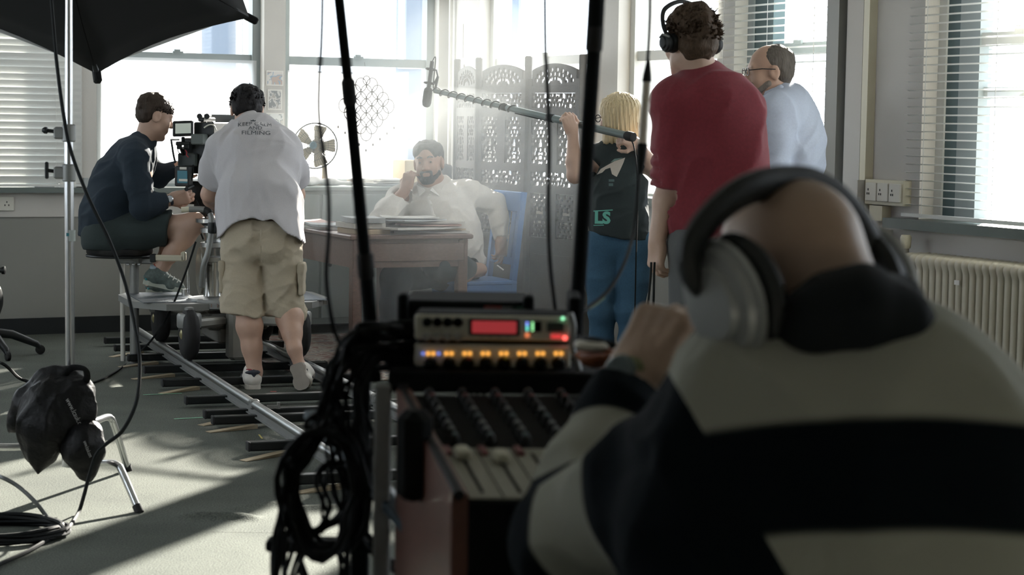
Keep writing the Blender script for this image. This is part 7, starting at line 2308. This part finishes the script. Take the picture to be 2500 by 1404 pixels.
# ---------------------------------------------------------------- man in the pale blue shirt
def man_blue():
    D = 8.9
    q = lambda x, y, d=0: P(x, y, D + d)
    root = person(P(1900, 1070, D), 'grey bearded man in glasses and pale blue shirt standing by the blind')
    sk = skin('skin_tanned', (0.48, 0.31, 0.23))
    S = Sdf()
    hc = q(1876, 174, .0); M = basis((-.98, -.14, -.08))
    add_head(S, hc, M, .97); nb = q(1900, 240, .0); neck(S, hc, M, nb, .058, .066)
    S.path([q(1920, 470), q(1925, 380), q(1918, 300)], [.14, .14, .14], .05, ((.8, .5, 0), .75))
    shL, elL, wrL = q(1893, 282, -.19), q(1890, 415, -.22), q(1850, 500, -.25)
    shR, elR, wrR = q(1940, 280, .19), q(1945, 415, .24), q(1900, 500, .25)
    S.cone(shL, shR, .06, None, .05)
    for a, b, c in ((shL, elL, wrL), (shR, elR, wrR)):
        S.cone(a, b, .05, .043, .03); S.path([b, c], [.043, .03], .02)
        add_hand(S, c, (c - b), (0, -.9 if c is wrL else .9, .4), 1 if c is wrL else -1)
    hL, kL, aL = q(1900, 520, -.08), q(1898, 780, -.08), P(1900, 1010, D - .08)
    hR, kR, aR = q(1920, 520, .1), q(1918, 780, .1), P(1922, 1010, D + .1)
    for h_, k_, a_ in ((hL, kL, aL), (hR, kR, aR)):
        S.cone(h_, k_, .09, .06, .03); S.cone(k_, a_, .055, .042, .03)
    S.build('body', sk, root, .0065)
    T = Sdf()
    fl = ((.9, -.3, 0), .74)
    T.path([q(1922, 480), q(1925, 410), q(1928, 350), q(1920, 295)], [.185, .185, .185, .165], .06, fl)
    T.cone(q(1898, 276, -.15), q(1934, 276, .15), .085, None, .06); T.cone(q(1910, 255), q(1902, 236), .078, .066, .03)
    T.path([shL, shL.lerp(elL, .5), elL, wrL.lerp(elL, .15)], [.082, .074, .068, .05], .035); T.path([shR, elR, wrR.lerp(elR, .15)], [.082, .068, .05], .035)
    T.cut(q(1925, 490), (0, 0, -1), lim=.3)
    T.warp(folds(.013, 17, 51, (.3, 0, 1), .5)); T.warp(folds(.008, 38, 53, (1, 0, .3), .4))
    sh = T.build('shirt', cloth('pale_blue_oxford', (0.50, 0.56, 0.68), bump=.15), root, .007)
    K = Sdf(); K.path([q(1872, 232, -.06), q(1905, 222, -.075), q(1918, 222, .0), q(1905, 226, .07), q(1875, 236, .06)], [.014, .017, .017, .017, .014], .01, ((0, 0, 1), 1.5)); K.build('collar', MATS['pale_blue_oxford'], sh, .006)
    B = Sdf(); B.cone(q(1905, 505, -.07), q(1918, 505, .08), .125, None, .05); B.path([hL, kL, aL], [.108, .085, .072], .03); B.path([hR, kR, aR], [.108, .085, .072], .03)
    B.cut(q(1920, 462), (0, 0, 1)); B.cut(P(1900, 1062, D) * 1.0, (0, 0, -1)); B.build('trousers', cloth('dark_blue_trousers', (0.03, 0.04, 0.06)), root, .009)
    for dd in (-.08, .1):
        F = Sdf(); h0 = P(1910, 1070, D + dd); h0.z = 0; t0 = h0 + Vector((-.26, .05, 0)); add_foot(F, h0, t0, UP, 1, 1.15); F.cut(h0 + Vector((0, 0, .085)), UP); F.cut(h0 + Vector((0, 0, .002)), -UP)
        F.build('shoe', mat('black_leather_shoe', (.02, .02, .02), .35), root, .008)
    hm = hair_mat('hair_grey_brown', (0.13, 0.115, 0.10))
    Hh = Sdf(); Hh.ell(loc(hc, M, 0, -.03, .043), [.081, .092, .075], M, .02); Hh.ell(loc(hc, M, 0, -.055, -.01), [.078, .058, .066], M, .03)
    Hh.ell(loc(hc, M, 0, .125, .03), [.07, .07, .09], M, .02, 's'); Hh.ell(loc(hc, M, 0, .1, -.06), [.1, .085, .09], M, .02, 's')
    Hh.warp(lambda p: .002 * vnoise(p, 90, 2) + .002 * vnoise(p, 210, 5))
    Hh.build('hair', hm, root, .006)
    gb = hair_mat('beard_grey', (0.22, 0.19, 0.165))
    Bd = Sdf()
    for sg in (-1, 1):
        Bd.cone(loc(hc, M, sg * .06, .02, -.055), loc(hc, M, sg * .02, .075, -.1), .016, .019, .02); Bd.cone(loc(hc, M, sg * .028, .084, -.055), loc(hc, M, sg * .022, .078, -.095), .010, .014, .01)
    Bd.cone(loc(hc, M, -.025, .088, -.05), loc(hc, M, .025, .088, -.05), .0095, None, .01); Bd.ell(loc(hc, M, 0, .078, -.1), [.028, .024, .024], M, .02)
    Bd.warp(lambda p: .002 * vnoise(p, 200, 2)); Bd.build('beard', gb, root, .0055)
    g = empty('spectacles', hc); g.parent = root; g.matrix_parent_inverse = WORLD_INV(root)
    bm_ = mat('dark_metal_rim', (.03, .03, .035), .3, .5)
    X_, Y_, Z_ = [Vector(M[:, i]) for i in range(3)]
    for sg in (-1, 1):
        c = loc(hc, M, sg * .033, .104, .004)
        mb = MB(); mb.tube([c + X_ * .025 * math.cos(t) + Z_ * .017 * math.sin(t) for t in [2 * math.pi * i / 20 for i in range(20)]], .002, 6, closed=True); mb.build('rim', bm_, g)
        mb = MB(); mb.tube([c + X_ * sg * .025 + Z_ * .006, loc(hc, M, sg * .08, .05, .012), loc(hc, M, sg * .083, -.01, .006)], .0024, 6); mb.build('temple', bm_, g)
    return root


man_blue()
# ---------------------------------------------------------------- sound recordist in the foreground
def man_sound():
    D = 2.25
    q = lambda x, y, d=0: P(x, y, D + d)
    root = person((q(2080, 1400).x, D - .02, 0), 'balding man in striped rugby shirt and big headphones sitting in the foreground')
    S = Sdf()
    hc = q(1948, 702, .05)
    X_ = (q(2120, 650, .10) - q(1795, 720, -.02)).normalized()
    f0 = Vector((-.42, .72, -.55)); f0 = (f0 - X_ * f0.dot(X_)).normalized(); u0 = X_.cross(f0).normalized()
    M = np.array([[X_.x, f0.x, u0.x], [X_.y, f0.y, u0.y], [X_.z, f0.z, u0.z]])
    add_head(S, hc, M, 1.03)
    nb = q(2055, 920, .0)
    S.cone(loc(hc, M, 0, -.035, -.05), nb, .062, .068, .04)
    S.path([q(2085, 1500, -.02), q(2085, 1300, -.02), q(2075, 1130, .0)], [.15, .15, .12], .06, ((0, 1, 0), .68))
    shL, elL, wrL = q(1800, 1125, .0), q(1405, 1320, .2), q(1545, 922, .40)
    shR, elR, wrR = q(2365, 1180, .0), q(2500, 1480, .12), q(2300, 1520, .42)
    S.cone(shL, shR, .055, None, .06)
    for a, b, c in ((shL, elL, wrL), (shR, elR, wrR)):
        S.cone(a, b, .055, .046, .03); S.path([b, b.lerp(c, .3), c], [.046, .047, .031], .02)
    hd = q(1628, 770, .43) - wrL
    add_hand(S, wrL, hd, (-.62, -.70, .30), 1, (.85, .85, .88, .92), 1.12, .4)
    add_hand(S, wrR, (-.5, .8, 0), (0, 0, 1), 1, (.3, .3, .35, .4), 1.08)
    # legs, seated
    z0 = .52
    for sg, x in ((-1, .26), (1, .50)):
        hp = Vector((x, D + .02, z0 + .06)); kn = Vector((x + sg * .06, D + .46, z0 + .04)); an = Vector((x + sg * .06, D + .42, .1))
        S.cone(hp, kn, .09, .062, .04); S.cone(kn, an, .055, .04, .03); add_foot(S, an + Vector((0, -.06, -.1)), an + Vector((sg * .03, .2, -.1)))
    S.cone(q(2085, 1500, -.02), Vector((.38, D, z0 + .08)), .15, .14, .05)
    skm = mat('skin_weathered', (0.47, 0.33, 0.245), 0.42, noise=.14, nscale=14, bump=.08, bscale=160)
    S.build('body', skm, root, .005)
    # short grey stubble shell over the back of the head
    # rugby shirt
    T = Sdf()
    fl = ((0, 1, 0), .66)
    zb = 0.56
    T.cone((q(2085, 1400).x, D - .02, zb), q(2085, 1400, -.02), .225, .235, .06, fl)
    T.path([q(2085, 1400, -.02), q(2085, 1290, -.02), q(2082, 1200, -.02), q(2080, 1150, -.01)], [.215, .215, .205, .16], .07, fl)
    T.cone(q(1850, 1095, .0), q(2110, 1080, .0), .098, None, .09); T.cone(q(2110, 1080, .0), q(2310, 1150, .0), .098, .096, .09)
    T.cone(q(1945, 1000, -.01), q(2190, 1020, -.01), .088, .084, .08); T.cone(q(2065, 960, .0), q(2058, 905, .0), .105, .075, .06)
    T.path([shL, shL.lerp(elL, .5), elL, elL.lerp(wrL, .35), elL.lerp(wrL, .8), wrL], [.092, .085, .074, .068, .052, .046], .04)
    T.path([shR, shR.lerp(elR, .5), elR, wrR], [.092, .085, .074, .05], .04)
    T.cut(wrL.lerp(elL, .10), wrL - elL, lim=.10); T.cut(wrR.lerp(elR, .10), wrR - elR, lim=.10); T.cut((0, D, zb), (0, 0, -1))
    T.warp(folds(.010, 14, 61, (.3, 0, 1), .4)); T.warp(folds(.008, 28, 63, (1, 0, -.7), .35))
    # stripe coordinates
    a0, a1, a2 = A3(shL), A3(elL), A3(wrL)
    seam_a, seam_b = A3(q(1640, 925, 0)), A3(q(1722, 1065, 0))
    seam_n = np.array([-(seam_b - seam_a)[2], 0, (seam_b - seam_a)[0]]); seam_n /= np.linalg.norm(seam_n)
    if seam_n[0] > 0: seam_n = -seam_n
    def sleeve(V):
        return np.clip(((V - seam_a) @ seam_n) * 60 + .5, 0, 1) * (np.abs(V[:, 0]) < 3)
    L1, L2 = np.linalg.norm(a1 - a0), np.linalg.norm(a2 - a1)
    def tarm(V):
        t1 = np.clip((V - a0) @ (a1 - a0) / L1 ** 2, -.6, 1); d1 = np.linalg.norm(V - a0 - t1[:, None] * (a1 - a0), axis=1)
        t2 = np.clip((V - a1) @ (a2 - a1) / L2 ** 2, 0, 1.2); d2 = np.linalg.norm(V - a1 - t2[:, None] * (a2 - a1), axis=1)
        return np.where(d1 < d2, t1 * .5, .5 + t2 * .5)
    zc = lambda x, y: q(x, y, -.15).z
    def tz(V):
        return V[:, 2] + .6 * (V[:, 0] - q(2150, 1000).x) ** 2
    m = bpy.data.materials.new('striped_rugby_jersey'); m.use_nodes = True
    nt = m.node_tree; b = nt.nodes['Principled BSDF']; b.inputs['Roughness'].default_value = .9; b.inputs["Specular IOR Level"].default_value = .15
    GREY, NAVY = (0.37, 0.37, 0.31, 1), (0.0025, 0.006, 0.009, 1)
    def ramp(attr, stops):
        at = nt.nodes.new('ShaderNodeAttribute'); at.attribute_name = attr
        r_ = nt.nodes.new('ShaderNodeValToRGB'); r_.color_ramp.interpolation = 'LINEAR'
        els = r_.color_ramp.elements
        els[0].position = 0; els[0].color = stops[0][1]; els[1].position = 1; els[1].color = stops[-1][2]
        for pos, c0, c1 in stops:
            e = els.new(pos - .004); e.color = c0
            e = els.new(pos + .004); e.color = c1
        nt.links.new(at.outputs['Fac'], r_.inputs[0])
        return r_.outputs[0]
    z1, z2 = q(2150, 1008, -.14).z, q(2150, 1275, -.15).z
    rt = ramp('body_stripe', [(z2 - .5, GREY, NAVY), (z1 - .5, NAVY, GREY)])
    rs = ramp('sleeve_stripe', [(.27, NAVY, GREY), (.475, GREY, NAVY), (.60, NAVY, GREY), (.82, GREY, NAVY)])
    am = nt.nodes.new('ShaderNodeAttribute'); am.attribute_name = 'sleeve'
    gt = nt.nodes.new('ShaderNodeMath'); gt.operation = 'GREATER_THAN'; gt.inputs[1].default_value = .5
    nt.links.new(am.outputs['Fac'], gt.inputs[0])
    mx = nt.nodes.new('ShaderNodeMix'); mx.data_type = 'RGBA'
    nt.links.new(gt.outputs[0], mx.inputs[0]); nt.links.new(rt, mx.inputs[6]); nt.links.new(rs, mx.inputs[7]); nt.links.new(mx.outputs[2], b.inputs['Base Color'])
    nz = nt.nodes.new('ShaderNodeTexNoise'); nz.inputs['Scale'].default_value = 700; bp = nt.nodes.new('ShaderNodeBump'); bp.inputs['Strength'].default_value = .15; bp.inputs['Distance'].default_value = .003
    nt.links.new(nz.outputs[0], bp.inputs['Height']); nt.links.new(bp.outputs[0], b.inputs['Normal'])
    MATS['striped_rugby_jersey'] = m
    sh = T.build('rugby_shirt', m, root, .006, {'sleeve': sleeve, 'sleeve_stripe': tarm, 'body_stripe': lambda V: tz(V) - .5}, 2)
    # navy collar, folded down
    nv = cloth('navy_collar_cotton', (0.003, 0.006, 0.009), bump=.15)
    K = Sdf()
    K.path([q(1905, 850, .06), q(1945, 800, -.04), q(2020, 755, -.075), q(2110, 735, -.07), q(2190, 755, -.03), q(2240, 820, .05)], [.022, .025, .028, .028, .026, .022], .03, ((0, 0, 1), 1.2))
    K.path([q(1905, 835, -.075), q(1990, 790, -.105), q(2110, 770, -.105), q(2210, 790, -.085), q(2300, 838, -.06)], [.014, .022, .026, .024, .007], .03, ((0, 0, 1), 1.2))
    K.build('collar', nv, sh, .005)
    # trousers and shoes
    B = Sdf()
    B.cone((.27, D + .0, z0 + .07), (.49, D + .0, z0 + .07), .14, None, .06)
    for sg, x in ((-1, .26), (1, .50)):
        hp = Vector((x, D + .02, z0 + .06)); kn = Vector((x + sg * .06, D + .46, z0 + .04)); an = Vector((x + sg * .06, D + .42, .1))
        B.path([hp, kn, an], [.11, .085, .07], .04)
    B.cut((0, 0, .06), (0, 0, -1)); B.build('trousers', cloth('dark_denim_trousers', (0.03, 0.04, 0.06)), root, .011)
    for sg, x in ((-1, .26), (1, .50)):
        an = Vector((x + sg * .06, D + .42, 0)); F = Sdf(); add_foot(F, an + Vector((0, -.07, 0)), an + Vector((sg * .03, .21, 0)), UP, 1, 1.2); F.cut((0, 0, .09), UP); F.cut((0, 0, .002), -UP)
        F.build('shoe', mat('dark_walking_shoe', (.03, .028, .025), .7), root, .009)
    # wrist watch
    wd = (wrL - elL).normalized(); wc = wrL.lerp(elL, .02)
    mb = MB(); mb.lathe(wc - wd * .008, wd, [(.034, 0), (.037, .004), (.037, .018), (.034, .022)], 20); w = mb.build('wrist_watch', mat('woven_watch_strap', (.22, .24, .12), .7, noise=.5, nscale=200), root, True)
    mb = MB(); wn = (q(1500, 895, .36) - wc).normalized(); mb.lathe(wc + wn * .028, wn, [(.020, 0), (.023, .003), (.023, .010), (.019, .014)], 20); mb.build('watch_case', mat('grey_watch_case', (.12, .15, .15), .35, .6), w, True)
    return root, hc, M


SND, SND_HC, SND_M = man_sound()


# stool he sits on
def stool():
    x, y = .38, 2.24
    t = empty('stool', (x, y, 0), 'black padded stool under the man in the rugby shirt', 'stool')
    mb = MB(); mb.lathe((x, y, .395), UP, [(.16, 0), (.175, .01), (.175, .04), (.15, .055)], 24); mb.build('seat', mat('black_vinyl', (.015, .015, .016), .4), t, True)
    for i in range(4):
        a = math.pi / 4 + i * math.pi / 2
        mb = MB(); mb.cyl((x + .13 * math.cos(a), y + .13 * math.sin(a), .4), (x + .19 * math.cos(a), y + .19 * math.sin(a), 0), .014, None, 10); mb.build('leg', mat('black_steel_tube', (.02, .02, .022), .35, .6), t, True)


stool()


# ---------------------------------------------------------------- headphones
def headphones(label, o, M, s, band, cup_axis=None, cups=((-1, None), (1, None)), shell=None, r=.013, flat=.5, big=1.0):
    t = empty('headphones', o, label, 'headphones', 'headphones worn by the crew')
    blk = mat('black_headphone_padding', (.010, .013, .014), .55)
    mb = MB(); mb.tube(spline(band, 8), r, 10, sx=flat, hint=tuple(M[:, 1])); mb.build('headband', blk, t, True)
    for sg, c in cups:
        c = loc(o, M, sg * .088, -.005, -.01, s) if c is None else c
        ax = Vector(M[:, 0]) * sg
        mb = MB(); mb.lathe(c - ax * .022, ax, [(.030 * big, 0), (.048 * big, .003), (.053 * big, .014), (.049 * big, .028), (.030 * big, .031)], 24, hint=tuple(M[:, 2]), sq=1.15); mb.build('ear_cushion', blk, t, True)
        mb = MB(); mb.lathe(c + ax * .008, ax, [(.040 * big, 0), (.048 * big, .006), (.048 * big, .014), (.043 * big, .016), (.041 * big, .024), (.030 * big, .027), (.028 * big, .034), (.012 * big, .036)], 24, hint=tuple(M[:, 2]), sq=1.2); e = mb.build('ear_cup', shell or blk, t, True)
        mb = MB(); u = Vector(M[:, 2]); f = Vector(M[:, 1])
        mb.box(c + ax * .030 - u * .015 * big, (.012, .05 * big, .016), (ax, f, u), .004); mb.build('cup_badge', mat('dark_cup_recess', (.03, .04, .04), .5), e)
        mb = MB(); mb.tube([c + ax * .030 + u * .02 + f * .03, c + ax * .040 + u * .05 * big, c + ax * .030 + u * .02 - f * .03], .004, 6); mb.build('yoke', mat('yoke_metal', (.35, .36, .36), .3, .8), e, True)
    return t


o_, M_ = RED_HC, RED_M
headphones('black headphones worn by the man in the red sweatshirt', o_, M_, 1.05,
           [loc(o_, M_, -.094, -.004, .0, 1.05), loc(o_, M_, -.106, .018, .05, 1.05), loc(o_, M_, -.085, .04, .11, 1.05), loc(o_, M_, 0, .05, .142, 1.05), loc(o_, M_, .085, .04, .11, 1.05), loc(o_, M_, .106, .018, .05, 1.05), loc(o_, M_, .094, -.004, .0, 1.05)],
           r=.009, flat=.5, big=.62)
q_ = lambda x, y, D: P(x, y, D)
headphones('large silver and black headphones on the balding man in the foreground', SND_HC, SND_M, 1.03,
           [q_(1712, 690, 2.20), q_(1690, 660, 2.19), q_(1688, 600, 2.19), q_(1745, 520, 2.21), q_(1820, 465, 2.24), q_(1900, 445, 2.28), q_(1985, 455, 2.32), q_(2060, 510, 2.35), q_(2112, 590, 2.37), q_(2140, 690, 2.38)],
           cups=((-1, q_(1800, 728, 2.20)), (1, q_(2118, 690, 2.40))), shell=mat('silver_grey_cup', (.36, .37, .36), .4, .3), r=.021, flat=.62, big=1.25)
# ================================================================ theatrical haze hanging over the set
def haze(name, dens, g, ca, ra, cb, rb, cz, rz, label):
    m = bpy.data.materials.new(name + '_volume'); m.use_nodes = True
    nt = m.node_tree
    nt.nodes.remove(nt.nodes['Principled BSDF'])
    v = nt.nodes.new('ShaderNodeVolumeScatter')
    v.inputs['Color'].default_value = (.92, .98, 1.0, 1)
    v.inputs['Density'].default_value = dens
    v.inputs['Anisotropy'].default_value = g
    nt.links.new(v.outputs[0], nt.nodes['Material Output'].inputs['Volume'])
    mb = MB()
    n, k = 40, 22
    rings = []
    for i in range(k + 1):
        ph = math.pi * (.01 + .98 * i / k) - math.pi / 2
        ring = []
        for j in range(n):
            th = 2 * math.pi * j / n
            a = ca + ra * math.cos(ph) * math.cos(th); b = cb + rb * math.cos(ph) * math.sin(th); z = cz + rz * math.sin(ph)
            ring.append(RM(max(.03, a), max(.03, b), min(3.1, max(.015, z))))
        rings.append(ring)
    mb.loft(rings)
    o = mb.build(name, m, None, True, False)
    tag(o, label, 'haze', kind='stuff')


haze('haze', .14, .1, .80, .82, 1.95, 1.0, .75, .85, 'dense pale smoke haze hanging around the desk and the seated man')
haze('haze', .075, .1, .85, 1.1, 1.95, 1.4, .95, 1.2, 'thinner smoke haze spreading out around the desk and the carved screen')
